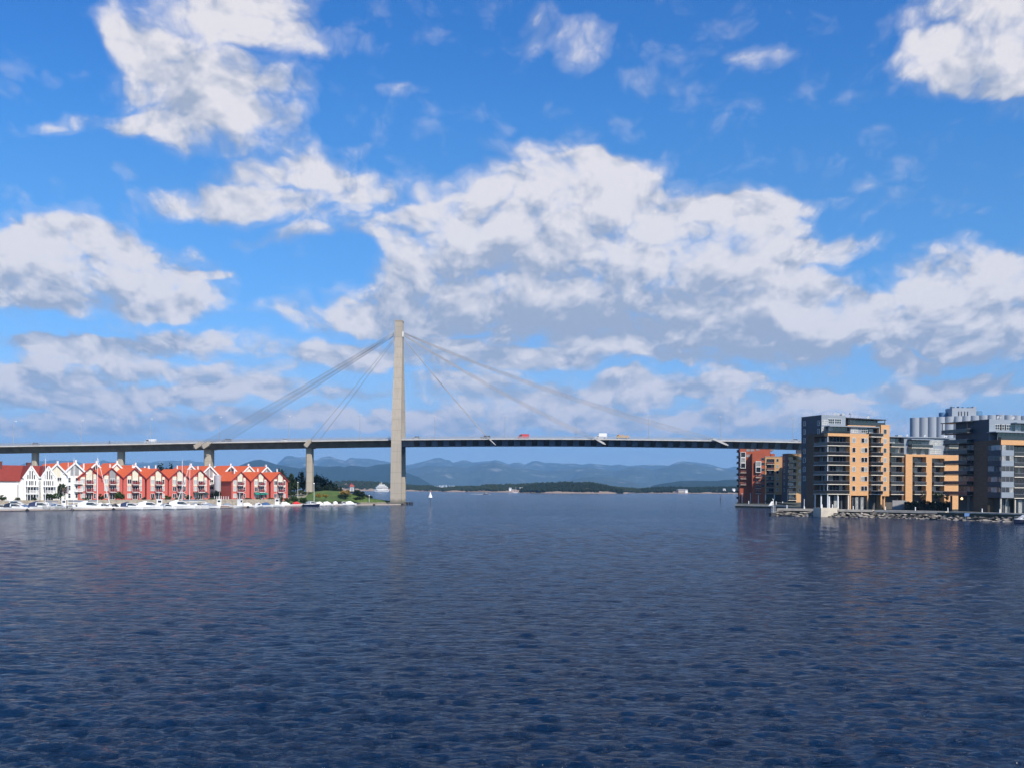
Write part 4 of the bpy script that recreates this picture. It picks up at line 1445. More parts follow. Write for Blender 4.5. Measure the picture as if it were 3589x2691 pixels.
def tree(px, ytop, D, wpx, label, m=M_leafm, cat='tree', trunk=2.0, n=1500, leaf=.38, seed=0, base=None, name='tree', group=None, lobes=3, depth=1.0):
    top = P(px, ytop, D)
    z0 = land_h(top.x, top.y) if base is None else base
    H = top.z - z0
    W = wpx * D / F / 2
    e = empty(name, (top.x, top.y, z0))
    rnd = random.Random(seed)
    mb = MB()
    th = trunk if trunk < H else H * .3
    mb.tube((0, 0, -.5), (0, 0, th + H * .25), max(.12, H * .03), max(.05, H * .014), 8)
    for k in range(5):
        a = rnd.uniform(0, 6.28)
        mb.tube((0, 0, th * .8 + k * .3), (math.cos(a) * W * .6, math.sin(a) * W * .6, th + (H - th) * rnd.uniform(.35, .8)), max(.06, H * .012), .03, 6)
    mb.build('trunk', M_bark, e)
    mb = MB()
    for k in range(lobes):
        f_ = k / max(1, lobes - 1)
        ox = (f_ - .5) * W * 1.1 if lobes > 1 else 0
        hh = (H - th) * (1 if k == lobes // 2 else rnd.uniform(.72, .92))
        c = (ox, rnd.uniform(-.3, .3) * W * depth, th + hh * .5)
        crown_mesh(mb, c, (W * (.62 if lobes > 1 else 1), W * depth * (.7 if lobes > 1 else 1), hh * .52), n // lobes, leaf, seed * 7 + k)
    mb.build('crown', m, e, fix=False)
    tag(e, label, cat, group)
    return e


def shrub(px, ytop, ybot, wpx, D, label, m=M_leafm, n=420, leaf=.22, seed=0, cat='shrub', name='shrub', depth=1.2, group='shrubs by the waterfront', base=None):
    top, bot = P(px, ytop, D), P(px, ybot, D)
    W = wpx * D / F / 2; H = top.z - bot.z
    z0 = bot.z if base is None else base
    e = empty(name, (top.x, top.y, z0))
    mb = MB()
    crown_mesh(mb, (0, 0, H * .5), (W, depth, H * .55), n, leaf, seed)
    mb.build('foliage', m, e, fix=False)
    mb = MB(); mb.tube((0, 0, -.6), (0, 0, H * .6), .08, .04, 6); mb.tube((W * .4, 0, -.6), (W * .5, 0, H * .5), .06, .03, 6); mb.build('stem', M_bark, e)
    tag(e, label, cat, group)
    return e


tree(586, 1620, 432, 70, 'dark conifer rising behind the fourth red house', M_leafc, n=2400, seed=3, lobes=4, leaf=.45)
tree(985, 1637, 440, 62, 'dark green tree right behind the last red house', M_leafd, n=2200, seed=4, lobes=3)
tree(1020, 1655, 446, 52, 'bushy tree between the last red house and the bridge pier', M_leafd, n=1700, seed=14, lobes=3)
tree(1064, 1649, 486, 52, 'tall tree just left of the bridge pier on the lawn', M_leafd, n=2000, seed=5, lobes=3)
tree(1112, 1652, 488, 70, 'broad tree right of the bridge pier on the lawn', M_leafd, n=2400, seed=6, lobes=3, trunk=1.5)
tree(1150, 1682, 492, 44, 'thin brownish tree at the right end of the trees by the lawn', M_leafo, n=900, seed=7, lobes=2)
tree(214, 1690, 343, 44, 'dark bushy tree between the white block and the tall white house', M_leafd, n=1300, seed=8, trunk=1.0, leaf=.26)
tree(228, 1696, 338, 26, 'small blossoming tree with pale trunk before the tall white house', leafm('pale_blossom', (.32, .22, .22), (.09, .08, .05)), n=500, seed=9, trunk=2.0, leaf=.2, lobes=2)
tree(1052, 1716, 452, 40, 'grey green bush in front of the bridge pier', M_leafo, n=1000, seed=10, trunk=.8, leaf=.26)
tree(1080, 1724, 455, 22, 'small reddish bush at the foot of the bridge pier', M_leafo, n=500, seed=31, trunk=.5, leaf=.22, lobes=2)
for k, (px, D) in enumerate(((1108, 478), (1128, 480), (1148, 481), (1168, 482), (1184, 482))):
    tree(px, 1694 + k * 1.5 + (6 if k == 4 else 0), D, 34, 'tall dark hedge tree in the row behind the lawn, %s' % ['next to the pier', 'second from the pier', 'in the middle of the row', 'second from the right', 'at the right end'][k],
         M_leafc, n=1300, seed=40 + k, trunk=.3, lobes=2, group='dark hedge trees behind the lawn', leaf=.36)
shrub(418, 1724, 1750, 38, 358, 'round leafy bush on the quay before the third red house', M_leafm, n=900, seed=1, depth=1.8)
shrub(353, 1729, 1750, 20, 352, 'dark bush between the two leftmost red houses', M_leafd, seed=2)
shrub(588, 1734, 1752, 26, 371, 'green bush between the fourth and fifth red houses', M_leafm, seed=3)
shrub(661, 1733, 1751, 22, 376, 'green bush between the fifth and sixth red houses', M_leafm, seed=4)
shrub(741, 1744, 1757, 24, 381, 'low green bush right of the dark green awnings', M_leafm, seed=5)
shrub(762, 1716, 1750, 26, 396, 'dark ivy mass under the grey shaded gable', M_leafc, n=700, seed=6)
shrub(868, 1743, 1753, 34, 395, 'clipped dark hedge before the red house beside the grey shaded gable', M_leafd, seed=7)
shrub(948, 1743, 1754, 34, 402, 'hedge right of the teal awnings', M_leafm, seed=8)
shrub(1008, 1741, 1757, 26, 409, 'flowering bush at the corner of the last red house', M_leafo, seed=9)
shrub(1032, 1737, 1757, 34, 413, 'rounded green hedge at the left end of the lawn', M_leafm, n=900, seed=10, depth=2)
shrub(1062, 1743, 1759, 34, 416, 'second rounded green hedge on the lawn edge', M_leafm, n=900, seed=11, depth=2)
shrub(1020, 1719, 1738, 40, 425, 'dark green shrubbery behind the rounded hedge', M_leafd, n=800, seed=12, depth=2)
shrub(172, 1727, 1748, 26, 334, 'dark shrub at the right corner of the white block', M_leafd, seed=13)
shrub(198, 1728, 1750, 30, 336, 'green shrub below the dark bushy tree', M_leafm, seed=14)
shrub(8, 1735, 1752, 30, 326, 'green shrub at the left edge of the picture', M_leafd, seed=15)
shrub(1118, 1729, 1742, 26, 440, 'golden flower bed, left half', M_leafy, n=500, seed=16)
shrub(1140, 1729, 1741, 20, 441, 'golden flower bed, right half', M_leafy, n=420, seed=17)
shrub(1207, 1729, 1742, 44, 441, 'low dark hedge curving below the dry grass mound', M_leafd, n=700, seed=18, depth=1.0)
shrub(1262, 1739, 1752, 52, 448, 'long low dark hedge right of the figure in white', M_leafd, n=800, seed=19, depth=1.0)
o_ = shrub(1210, 1716, 1737, 40, 449, 'mound of dry golden grass on the lawn', leafm('dry_grass', (.34, .22, .07), (.20, .14, .05)), n=900, leaf=.3, seed=20, cat='grass mound', name='grass_mound', depth=3, group=None)
shrub(1258, 1718, 1744, 40, 460, 'dark juniper bank sloping down from the beacon hut', M_leafc, n=1200, leaf=.35, seed=21, depth=3)
shrub(1285, 1733, 1752, 44, 464, 'lower part of the dark bank right of the beacon hut', M_leafc, n=900, leaf=.3, seed=22, depth=2.5)
shrub(1235, 1714, 1726, 44, 463, 'dark heather around the beacon hut', M_leafc, n=800, leaf=.3, seed=23, depth=3)

# beacon hut
t_, b_ = P(1232, 1692, 461), P(1232, 1720, 461)
e = empty('beacon_hut', (t_.x, t_.y, b_.z), R(20))
Hh = t_.z - b_.z
mb = MB(); mb.loft([[(s * 1.05, u * 1.05, 0) for s, u in ((-1, -1), (1, -1), (1, 1), (-1, 1))], [(s * .9, u * .9, Hh * .55) for s, u in ((-1, -1), (1, -1), (1, 1), (-1, 1))]])
mb.build('wall', mat('hut_grey_paint', (.42, .46, .50), .7, var=.1), e)
mb = MB(); mb.loft([[(s * 1.2, u * 1.2, Hh * .55) for s, u in ((-1, -1), (1, -1), (1, 1), (-1, 1))], [(s * .8, u * .8, Hh * .78) for s, u in ((-1, -1), (1, -1), (1, 1), (-1, 1))], [(s * .12, u * .12, Hh * .97) for s, u in ((-1, -1), (1, -1), (1, 1), (-1, 1))]])
mb.tube((0, 0, Hh * .95), (0, 0, Hh * 1.1), .06, n=6)
mb.build('roof', mat('hut_red_roof', (.24, .03, .03), .6), e)
mb = MB(); mb.box(-.35, -1.06, .2, .35, -.94, 1.5); mb.build('door', M_greyw, e)
tag(e, 'small square beacon hut with red pointed roof on the headland', 'beacon hut')

person('person in white walking on the lawn below the dry grass mound', (P(1234, 1748, 444).x, 444, land_h(P(1234, 1748, 444).x, 444)), R(160), (.75, .74, .72), (.70, .69, .66), pose='walk', h=1.6)
person('person in a dark coat standing before the third red house', (P(437, 1749, 362).x, 362, GZ), R(120), (.10, .04, .09), (.02, .02, .03), h=1.75)

# park lamps on the lawn
for px, yt, D, l in ((1044, 1688, 440, 'white globe park lamp left of the bridge pier'), (1101, 1692, 432, 'white park lamp on the lawn right of the bridge pier'), (1294, 1734, 457, 'small white park lamp near the water left of the pylon')):
    q = P(px, yt, D); z0 = land_h(q.x, q.y)
    e = empty('park_lamp', (q.x, q.y, z0))
    hh = q.z - z0
    mb = MB(); mb.tube((0, 0, -.3), (0, 0, hh - .3), .09, .06, 8); mb.build('pole', M_whitem, e)
    mb = MB(); mb.blob((0, 0, hh - .15), (.32, .32, .24), rough=0); mb.build('lamp_globe', M_lampg, e, smooth=True)
    tag(e, l, 'park lamp', 'park lamps on the headland')

# ------------------------------------------------------------------ floating jetties
M_jet = mat('jetty_planks', (.42, .36, .32), .85, var=.25, scale=1.5, stretch=(1, 1, 1))
M_jetf = mat('jetty_float', (.30, .27, .24), .8, var=.3, scale=1)


def jetty(xa, ya, xb, yb, label, w=2.4, top=.55):
    a, b = PG(xa, ya), PG(xb, yb)
    d = (b - a); L = d.length; rz = math.atan2(d.y, d.x)
    e = empty('jetty', (a.x, a.y, 0), rz)
    mb = MB(); mb.box(.05, 0, top - .18, L - .05, w, top); mb.build('walkway', M_jet, e)
    mb = MB(); n = max(1, int(L / 5))
    for k in range(n):
        mb.box(.3 + k * L / n, .15, -.5, (k + 1) * L / n - .3, w - .15, top - .2)
    f_ = mb.build('float', M_jetf, e); f_['kind'] = 'stuff' if False else 'thing'
    del f_['kind']
    mb = MB(); mb.box(0, -.06, top - .42, L, .0, top - .14); mb.build('fender_board', M_jet, e)
    mb = MB(); mb.prism([(L - .9, -.1), (L + .9, -.1), (L, .75)], -.28, -.08); mb.build('tyre_fender', M_black, e)
    tag(e, label, 'jetty', 'floating jetty sections')


JT = [(-60, 1791.5), (94, 1789), (252, 1787.3), (397, 1785.5), (528, 1783.5), (650, 1781.5), (762, 1779.3), (868, 1777.3)]
JL = ['jetty section at the left edge of the picture', 'jetty section in front of the crab pots', 'jetty section below the white yacht with the leftmost thick mast', 'jetty section below the dark gap in the moored boats',
      'jetty section left of the tall white mast', 'jetty section below the red hulled workboat', 'jetty section ending at the open water']
for i in range(7):
    jetty(*JT[i], *JT[i + 1], 'beige floating %s' % JL[i])
JT2 = [(928, 1775), (1060, 1772.6), (1200, 1770), (1310, 1768.7), (1408, 1767.6)]
JL2 = ['thin pale jetty right of the open water gap', 'thin pale jetty below the lawn lamp', 'pale jetty along the rocks under the lawn', 'pale jetty ending at the pylon foot']
for i in range(4):
    jetty(*JT2[i], *JT2[i + 1], JL2[i], w=1.6, top=.42)

# ------------------------------------------------------------------ boats
M_hull = mat('white_gelcoat', (.80, .80, .79), .25, coat=.4, var=.04)
M_hulln = mat('navy_hull', (.015, .02, .05), .25, coat=.4)
M_hullr = mat('varnished_red_hull', (.18, .04, .025), .35, coat=.3, var=.2)
M_canvas = mat('grey_canvas', (.22, .25, .30), .85, var=.2)
M_bluec = mat('blue_canvas', (.04, .10, .22), .85, var=.2)


def hull_mesh(mb, L, B, H, sheer=.25):
    rings = []
    for k in range(9):
        t = k / 8
        x = -L / 2 + L * t
        w = B / 2 * (0.86 + .14 * math.sin(min(t, .5) * math.pi)) if t < .5 else B / 2 * max(.02, (1 - ((t - .5) / .5) ** 2.2))
        z = H * (1 + sheer * t * t)
        kx = x + (.0 if t < 1 else 0)
        rings.append([(kx - (.35 if t == 1 else 0) * L * .08, -w * .25, -.35 * (1 - t * .6)), (kx, -w * .82, .05 + .15 * t), (kx + (.03 * L if t > .9 else 0), -w, z), (kx + (.03 * L if t > .9 else 0), -w * .88, z + .04),
                      (kx + (.03 * L if t > .9 else 0), w * .88, z + .04), (kx + (.03 * L if t > .9 else 0), w, z), (kx, w * .82, .05 + .15 * t), (kx - (.35 if t == 1 else 0) * L * .08, w * .25, -.35 * (1 - t * .6))])
    mb.loft(rings)


def boat(kind, px, D, L, label, rz=None, hull=None, canvas=None, mast=None, cat=None, boom=True, jib=False, z=0.0, group='boats moored at the jetties', flip=False, y=None):
    q = P(px, 1750, D)
    rz = (ROWZ - R(12) if rz is None else rz) + (math.pi if flip else 0)
    nm = {'cruiser': 'motor_boat', 'fly': 'motor_yacht', 'open': 'small_boat', 'sail': 'sailboat', 'work': 'workboat'}[kind]
    e = empty(nm, (q.x, q.y, z), rz)
    B = L * (.34 if kind != 'sail' else .29); H = max(.55, L * .105) * (1.15 if kind in ('fly', 'work') else 1)
    hm = hull or M_hull
    mb = MB(); hull_mesh(mb, L, B, H); mb.build('hull', hm, e, smooth=False)
    if hull is not None:
        mb = MB(); mb.loft([[(-L / 2, -B * .44, H * .98), (L * .1, -B * .51, H * 1.1), (L * .48, -.1, H * 1.27), (L * .48, .1, H * 1.27), (L * .1, B * .51, H * 1.1), (-L / 2, B * .44, H * .98)],
                            [(-L / 2, -B * .43, H * 1.14), (L * .1, -B * .5, H * 1.25), (L * .48, -.1, H * 1.42), (L * .48, .1, H * 1.42), (L * .1, B * .5, H * 1.25), (-L / 2, B * .43, H * 1.14)]])
        mb.build('deck', M_hull, e)
    hb = H * 1.05
    if kind in ('cruiser', 'fly'):
        c0, c1, hh = -.12 * L, .30 * L, L * .13 + .15
        mb = MB(); k = B * .36
        mb.loft([[(a, -k * (1 if b == 0 else .86), hb + b), (a, k * (1 if b == 0 else .86), hb + b)] for a, b in ((c0, 0), (c0 + .02 * L, hh), (c0 + .20 * L, hh), (c1, 0))])
        mb = MB()
        mb.loft([[(c0, -k, hb), (c1 + .1 * L, -k * .5, hb + .05), (c0 + .26 * L, -k * .82, hb + hh), (c0 + .02 * L, -k * .86, hb + hh)], [(c0, k, hb), (c1 + .1 * L, k * .5, hb + .05), (c0 + .26 * L, k * .82, hb + hh), (c0 + .02 * L, k * .86, hb + hh)]])
        cb = mb.build('cabin', M_hull, e)
        mb = MB()
        for s in (-1, 1):
            mb.loft([[(c0 + .05 * L, s * k * .95, hb + hh * .35), (c1 - .02 * L, s * k * .82, hb + hh * .35), (c0 + .24 * L, s * k * .86, hb + hh * .85), (c0 + .05 * L, s * k * .90, hb + hh * .85)],
                     [(c0 + .05 * L, s * k * 1.0, hb + hh * .35), (c1 - .02 * L, s * k * .87, hb + hh * .35), (c0 + .24 * L, s * k * .91, hb + hh * .85), (c0 + .05 * L, s * k * .95, hb + hh * .85)]])
        mb.build('window_band', M_glass, cb)
        if kind == 'fly':
            mb = MB(); mb.box(c0 - .12 * L, -k, hb + hh + .02, c0 + .28 * L, k, hb + hh + .14); mb.bar((c0 + .05 * L, 0, hb + hh), (c0 + .0 * L, 0, hb + hh + .9), .3, .9)
            mb.build('flybridge', M_hull, e)
        else:
            mb = MB(); n_ = 5
            mb.loft([[(c0 - .22 * L + .06 * L * math.sin(math.pi * i / (n_ - 1)) * 0, math.cos(math.pi * i / (n_ - 1)) * B * .38, hb + math.sin(math.pi * i / (n_ - 1)) * hh * .8) for i in range(n_)],
                     [(c0 + .0 * L, math.cos(math.pi * i / (n_ - 1)) * B * .38, hb + math.sin(math.pi * i / (n_ - 1)) * (hh * 1.25)) for i in range(n_)], [(c0 + .08 * L, math.cos(math.pi * i / (n_ - 1)) * B * .36, hb + math.sin(math.pi * i / (n_ - 1)) * (hh * 1.2)) for i in range(n_)]])
            mb.build('canopy', canvas or M_dkblue, e)
        mb = MB()
        for s in (-1, 1):
            mb.tube((L * .12, s * B * .44, H + .65), (L * .47, s * .12, H * 1.25 + .6), .025, n=5)
            for a in (.14, .25, .36, .46):
                w_ = B / 2 * (1 - ((a) / .5) ** 2.2) * .9
                mb.tube((L * a, s * max(.1, w_), H * 1.1), (L * a, s * max(.1, w_), H * 1.1 + .62), .02, n=5)
        mb.build('bow_rail', M_galv, e)
    elif kind == 'open':
        mb = MB(); mb.loft([[(-L * .38, -B * .4, hb), (-L * .38, 0, hb + .75), (-L * .38, B * .4, hb)], [(0, -B * .42, hb), (0, 0, hb + 1.0), (0, B * .42, hb)], [(L * .28, -B * .3, hb + .05), (L * .28, 0, hb + .35), (L * .28, B * .3, hb + .05)]])
        mb.build('cover', canvas or M_canvas, e)
        mb = MB(); mb.box(-L / 2 - .35, -.18, .3, -L / 2 + .02, .18, 1.2); mb.tube((-L / 2 - .2, 0, -.3), (-L / 2 - .2, 0, .4), .07, n=6); mb.build('outboard_motor', M_black, e)
    elif kind == 'work':
        mb = MB(); mb.box(-L * .05, -B * .3, hb, L * .2, B * .3, hb + 1.9); mb.box(-L * .07, -B * .34, hb + 1.9, L * .22, B * .34, hb + 2.02)
        cb = mb.build('wheelhouse', M_white, e)
        mb = MB(); mb.box(L * .2, -B * .25, hb + 1.05, L * .2 + .03, B * .25, hb + 1.7); mb.box(0, -B * .3 - .02, hb + 1.05, L * .16, -B * .3, hb + 1.65); mb.box(0, B * .3, hb + 1.05, L * .16, B * .3 + .02, hb + 1.65)
        mb.build('window_band', M_glass, cb)
        mb = MB(); mb.tube((L * .05, 0, hb + 2), (L * .05, 0, hb + 4.2), .05, n=6); mb.tube((L * .05, -.4, hb + 3.4), (L * .05, .4, hb + 3.4), .03, n=5); mb.build('mast', M_whitem, e)
    if kind == 'sail':
        mb = MB(); k = B * .26
        mb.loft([[(-.15 * L, -k, hb), (.25 * L, -k * .5, hb), (.18 * L, -k * .4, hb + .42), (-.13 * L, -k * .85, hb + .5)], [(-.15 * L, k, hb), (.25 * L, k * .5, hb), (.18 * L, k * .4, hb + .42), (-.13 * L, k * .85, hb + .5)]])
        cb = mb.build('cabin', M_hull, e)
        mb = MB(); mb.box(-.08 * L, -k * .96, hb + .16, .12 * L, k * .96, hb + .34); mb.build('window_band', M_glass, cb)
    if mast:
        zt_ = P(px, mast, D).z - z
        mx = L * .08
        mb = MB(); mb.tube((mx, 0, hb), (mx, 0, zt_), .13, .08, 8); mb.tube((mx, -.9, zt_ * .55), (mx, .9, zt_ * .55), .04, n=5)
        mb.tube((mx, 0, zt_), (mx, 0, zt_ + .8), .02, n=4)
        mb.build('mast', M_whitem, e)
        mb = MB(); mb.tube((mx, 0, hb + 1.3), (-L * .42, 0, hb + 1.15), .07, .07, 6); bo = mb.build('boom', M_whitem, e)
        mb = MB(); n_ = 8
        mb.loft([[(mx - (mx + L * .40) * f_, math.cos(t) * .18 * (1 - .4 * f_), hb + 1.55 + .25 * (1 - f_) + math.sin(t) * .22 * (1 - .4 * f_)) for t in [k_ * math.pi / 4 for k_ in range(8)]] for f_ in (0.02, .3, .65, 1.0)])
        mb.build('furled_sail', canvas or M_canvas, bo)
        mb = MB()
        mb.tube((mx, 0, zt_ - .1), (L * .47, 0, hb + .2), (.07 if jib else .025), (.12 if jib else .025), 6)
        mb.build('forestay', M_white if jib else M_galv, e)
        mb = MB()
        mb.tube((mx, 0, zt_ - .1), (-L * .48, 0, hb + .1), .022, n=4)
        mb.build('backstay', M_galv, e)
    if kind != 'sail' and D < 500:
        e.scale = (1.08, 1.08, 1.15)
    cats = {'cruiser': 'motor boat', 'fly': 'motor yacht', 'open': 'boat', 'sail': 'sailboat', 'work': 'workboat'}
    tag(e, label, cat or cats[kind], group)
    return e


boat('fly', 48, 313, 8.6, 'white flybridge motor yacht with navy hull at the left end of the marina', rz=R(8), hull=M_hulln)
boat('cruiser', 48, 306, 7.0, 'low white motorboat with dark cockpit cover moored before the navy yacht', rz=R(10), canvas=M_glass)
boat('cruiser', 4, 308, 5.5, 'white motorboat cut by the left edge of the picture', rz=R(12))
boat('open', 90, 311, 3.6, 'small white boat under a blue cover right of the navy yacht', canvas=M_bluec, rz=R(15))
boat('cruiser', 138, 314, 8.0, 'sleek white motorboat behind the crab pots', rz=R(14))
boat('cruiser', 163, 319, 7.0, 'white motorboat below the thin leftmost mast', rz=R(200), canvas=M_canvas)
boat('sail', 166, 322, 8.0, 'sailboat with the thin leftmost mast', mast=1607, rz=R(190))
boat('sail', 247, 317, 9.5, 'ketch with two masts before the tall white house', mast=1620, rz=R(186))
boat('sail', 266, 324, 8.5, 'sailboat with tall mast left of the leftmost red house', mast=1608, rz=R(188))
boat('cruiser', 205, 319, 5.5, 'white cabin boat behind the right end of the crab pots', rz=R(20), canvas=M_bluec)
boat('open', 232, 317, 4.2, 'white dinghy with raised cover left of the ketch', rz=R(120), canvas=M_white)
boat('cruiser', 262, 321, 5.0, 'small white motorboat with grey cover below the ketch', rz=R(30), canvas=M_canvas)
boat('cruiser', 312, 317, 8.6, 'large white motorboat below the leftmost red house', rz=R(16), canvas=M_hull)
boat('sail', 332, 323, 10.0, 'sailboat with thick white mast and furled white jib', mast=1603, rz=R(10), jib=True)
boat('cruiser', 362, 322, 6.5, 'white pilothouse boat right of the furled jib', rz=R(14), canvas=M_hull)
boat('open', 405, 333, 4.0, 'dark covered dinghy in the gap below the leafy bush', rz=R(60), canvas=M_black)
boat('cruiser', 455, 325, 7.4, 'white motorboat with navy cockpit canopy', rz=R(12))
boat('open', 497, 340, 4.2, 'small grey boat behind the navy canopied motorboat', rz=R(30), canvas=M_canvas)
boat('cruiser', 520, 329, 8.2, 'white motorboat with black stripe left of the box cabined boat', rz=R(15), canvas=M_hull)
boat('work', 553, 337, 6.6, 'white boat with tall boxy cabin below the fourth red house', rz=R(20))
boat('cruiser', 585, 334, 5.6, 'small white speedboat right of the boxy cabined boat', rz=R(12), canvas=M_canvas)
boat('sail', 647, 344, 10.5, 'sailboat with the thin pole mast before the fifth red house', mast=1612, rz=R(188))
boat('sail', 674, 345, 11.0, 'sailboat with the thickest white mast before the sixth red house', mast=1626, rz=R(190), jib=True)
boat('cruiser', 630, 340, 9.0, 'white cabin cruiser below the fifth red house', rz=R(14), canvas=M_hull)
boat('cruiser', 690, 347, 6.0, 'low white motorboat right of the thickest mast', rz=R(14), canvas=M_canvas)
boat('open', 738, 352, 6.0, 'white boat under a grey blue cover right of the dark green awnings', rz=R(14), canvas=M_canvas)
boat('work', 772, 362, 5.6, 'workboat with red varnished hull below the grey shaded gable', rz=R(200), hull=M_hullr)
boat('work', 838, 366, 5.6, 'green topped white workboat before the seventh red house', rz=R(70))
boat('cruiser', 905, 369, 5.4, 'white motorboat seen end on with a round canopy', rz=R(260), canvas=M_hull)
boat('work', 967, 388, 6.0, 'white and blue fishing boat with a mast before the last red house', rz=R(10))
boat('open', 1042, 408, 4.6, 'low open boat with red seats beside the pale jetty', rz=R(40), canvas=M_red)
boat('cruiser', 1092, 404, 6.2, 'dark hulled motorboat with grey canopy under the lawn lamp', rz=R(30), hull=M_hulln, canvas=M_canvas)
boat('open', 1122, 411, 4.2, 'white covered boat right of the dark hulled motorboat', rz=R(36), canvas=M_white)
boat('open', 1148, 417, 4.6, 'white rowing boat at the middle of the rocky shore', rz=R(40), canvas=M_hull)
boat('cruiser', 1200, 425, 5.2, 'white speedboat with dark bow left of the covered white boat', rz=R(40), canvas=M_black)
boat('open', 1228, 428, 5.6, 'rightmost boat on the shore under a white cover', rz=R(40), canvas=M_white)
boat('open', 1178, 424, 3.6, 'small white dinghy below the golden flower bed', rz=R(50), canvas=M_hull)

# second rank of boats close under the quay wall
for i_, (px, D, L, kd, rzd, cv, lab) in enumerate((
    (20, 322, 6.0, 'open', 20, M_canvas, 'grey covered boat close under the quay wall behind the navy yacht'),
    (118, 324, 5.5, 'cruiser', 195, M_dkblue, 'white motorboat under the quay wall below the left pointed gable'),
    (188, 329, 6.0, 'cruiser', 22, M_canvas, 'white boat under the quay wall below the dark bushy tree'),
    (218, 331, 5.0, 'work', 30, None, 'small white workboat under the quay wall left of the tall white house'),
    (290, 332, 6.0, 'cruiser', 200, M_bluec, 'blue canopied motorboat under the quay wall below the leftmost red house'),
    (352, 335, 5.0, 'open', 40, M_canvas, 'grey covered dinghy close under the quay wall right of the thick mast'),
    (385, 337, 5.6, 'cruiser', 16, M_hull, 'white speedboat under the quay wall below the grey gabled red house'),
    (432, 341, 4.6, 'open', 30, M_hull, 'open white boat under the quay wall below the leafy bush'),
    (480, 345, 5.6, 'cruiser', 205, M_canvas, 'white motorboat under the quay wall below the third red house'),
    (538, 348, 5.4, 'open', 24, M_bluec, 'blue covered boat under the quay wall left of the boxy cabined boat'),
    (608, 352, 6.2, 'cruiser', 14, M_dkblue, 'white motorboat under the quay wall left of the tall pole mast'),
    (716, 362, 5.4, 'cruiser', 200, M_hull, 'white motorboat under the quay wall before the dark green awnings'),
    (800, 366, 4.6, 'open', 35, M_canvas, 'grey covered boat right of the red hulled workboat'),
    (870, 372, 4.8, 'open', 40, M_hull, 'white dinghy left of the round canopied motorboat'),
    (935, 384, 4.6, 'open', 30, M_bluec, 'blue covered dinghy left of the white and blue fishing boat'),
    (1003, 396, 4.8, 'open', 35, M_hull, 'white dinghy at the corner of the last red house'))):
    boat(kd, px, D, L, lab, rz=R(rzd), canvas=cv)
for i_, (px, w_, lab) in enumerate(((300, 20, 'low hedge before the leftmost red house'), (505, 18, 'small hedge right of the third red house'), (533, 14, 'potted green bush before the fourth red house'), (620, 16, 'low hedge before the fifth red house'),
                                    (690, 14, 'small bush left of the dark green awnings'), (905, 20, 'hedge left of the teal awnings'), (985, 18, 'low hedge before the last red house'), (120, 18, 'flower tubs before the left pointed gable'), (60, 26, 'hedge before the plain white wall'))):
    shrub(px, 1742, 1753, w_, (345 + (px - 315) * .083), lab, [M_leafm, M_leafd, M_leafo][i_ % 3], n=300, leaf=.18, seed=80 + i_, depth=.8)
# white picket posts by the grey shaded gable
for i_, px in enumerate((752, 760, 768, 776, 784, 792, 800)):
    q = rowpx(px, -6.0)
    e = empty('fence_post', tuple(q)); mb = MB(); mb.box(-.09, -.09, -.1, .09, .09, 1.15); mb.build('post', M_white, e)
    mb = MB(); mb.loft([[(-.11, -.11, 1.15), (.11, -.11, 1.15), (.11, .11, 1.15), (-.11, .11, 1.15)], [(-.02, -.02, 1.3), (.02, -.02, 1.3), (.02, .02, 1.3), (-.02, .02, 1.3)]]); mb.build('cap', M_white, e)
    tag(e, 'white quay fence post below the grey shaded gable, ' + ['leftmost', 'second from the left', 'third from the left', 'middle one of seven', 'third from the right', 'second from the right', 'rightmost'][i_], 'fence post', 'white fence posts below the stair tower')

# stack of crab pots on the jetty
M_net = mat('net_grey', (.20, .20, .18), .95, var=.5, scale=5)
a = PG(146, 1786, .55)
for i in range(7):
    e = empty('crab_pot', (a.x + 1.1 * i + .3, a.y + 1.2 + .35 * i, .55), R(12))
    mb = MB()
    for z in (0.03, .55, 1.05):
        for (p0, p1) in (((-.48, -.4), (.48, -.4)), ((.48, -.4), (.48, .4)), ((.48, .4), (-.48, .4)), ((-.48, .4), (-.48, -.4))):
            mb.bar((*p0, z), (*p1, z), .05)
    for x in (-.48, .48):
        for y in (-.4, .4): mb.bar((x, y, 0), (x, y, 1.08), .05)
    mb.build('frame', M_galv, e)
    mb = MB(); rnd = random.Random(i)
    for _ in range(90):
        z = rnd.uniform(0, 1.0); x = rnd.uniform(-.45, .45); y = rnd.choice((-.4, .4))
        mb.bar((x, y, z), (x + rnd.uniform(-.25, .25), y, min(1.05, max(0, z + rnd.uniform(-.25, .25)))), .03)
    mb.build('netting', M_net, e)
    tag(e, ['leftmost grey crab pot in the row', 'second grey crab pot from the left in the row', 'third grey crab pot from the left in the row', 'grey crab pot in the middle of the row of seven', 'third grey crab pot from the right in the row', 'second grey crab pot from the right in the row', 'rightmost grey crab pot in the row on the jetty'][i], 'crab pot', 'crab pots on the jetty')

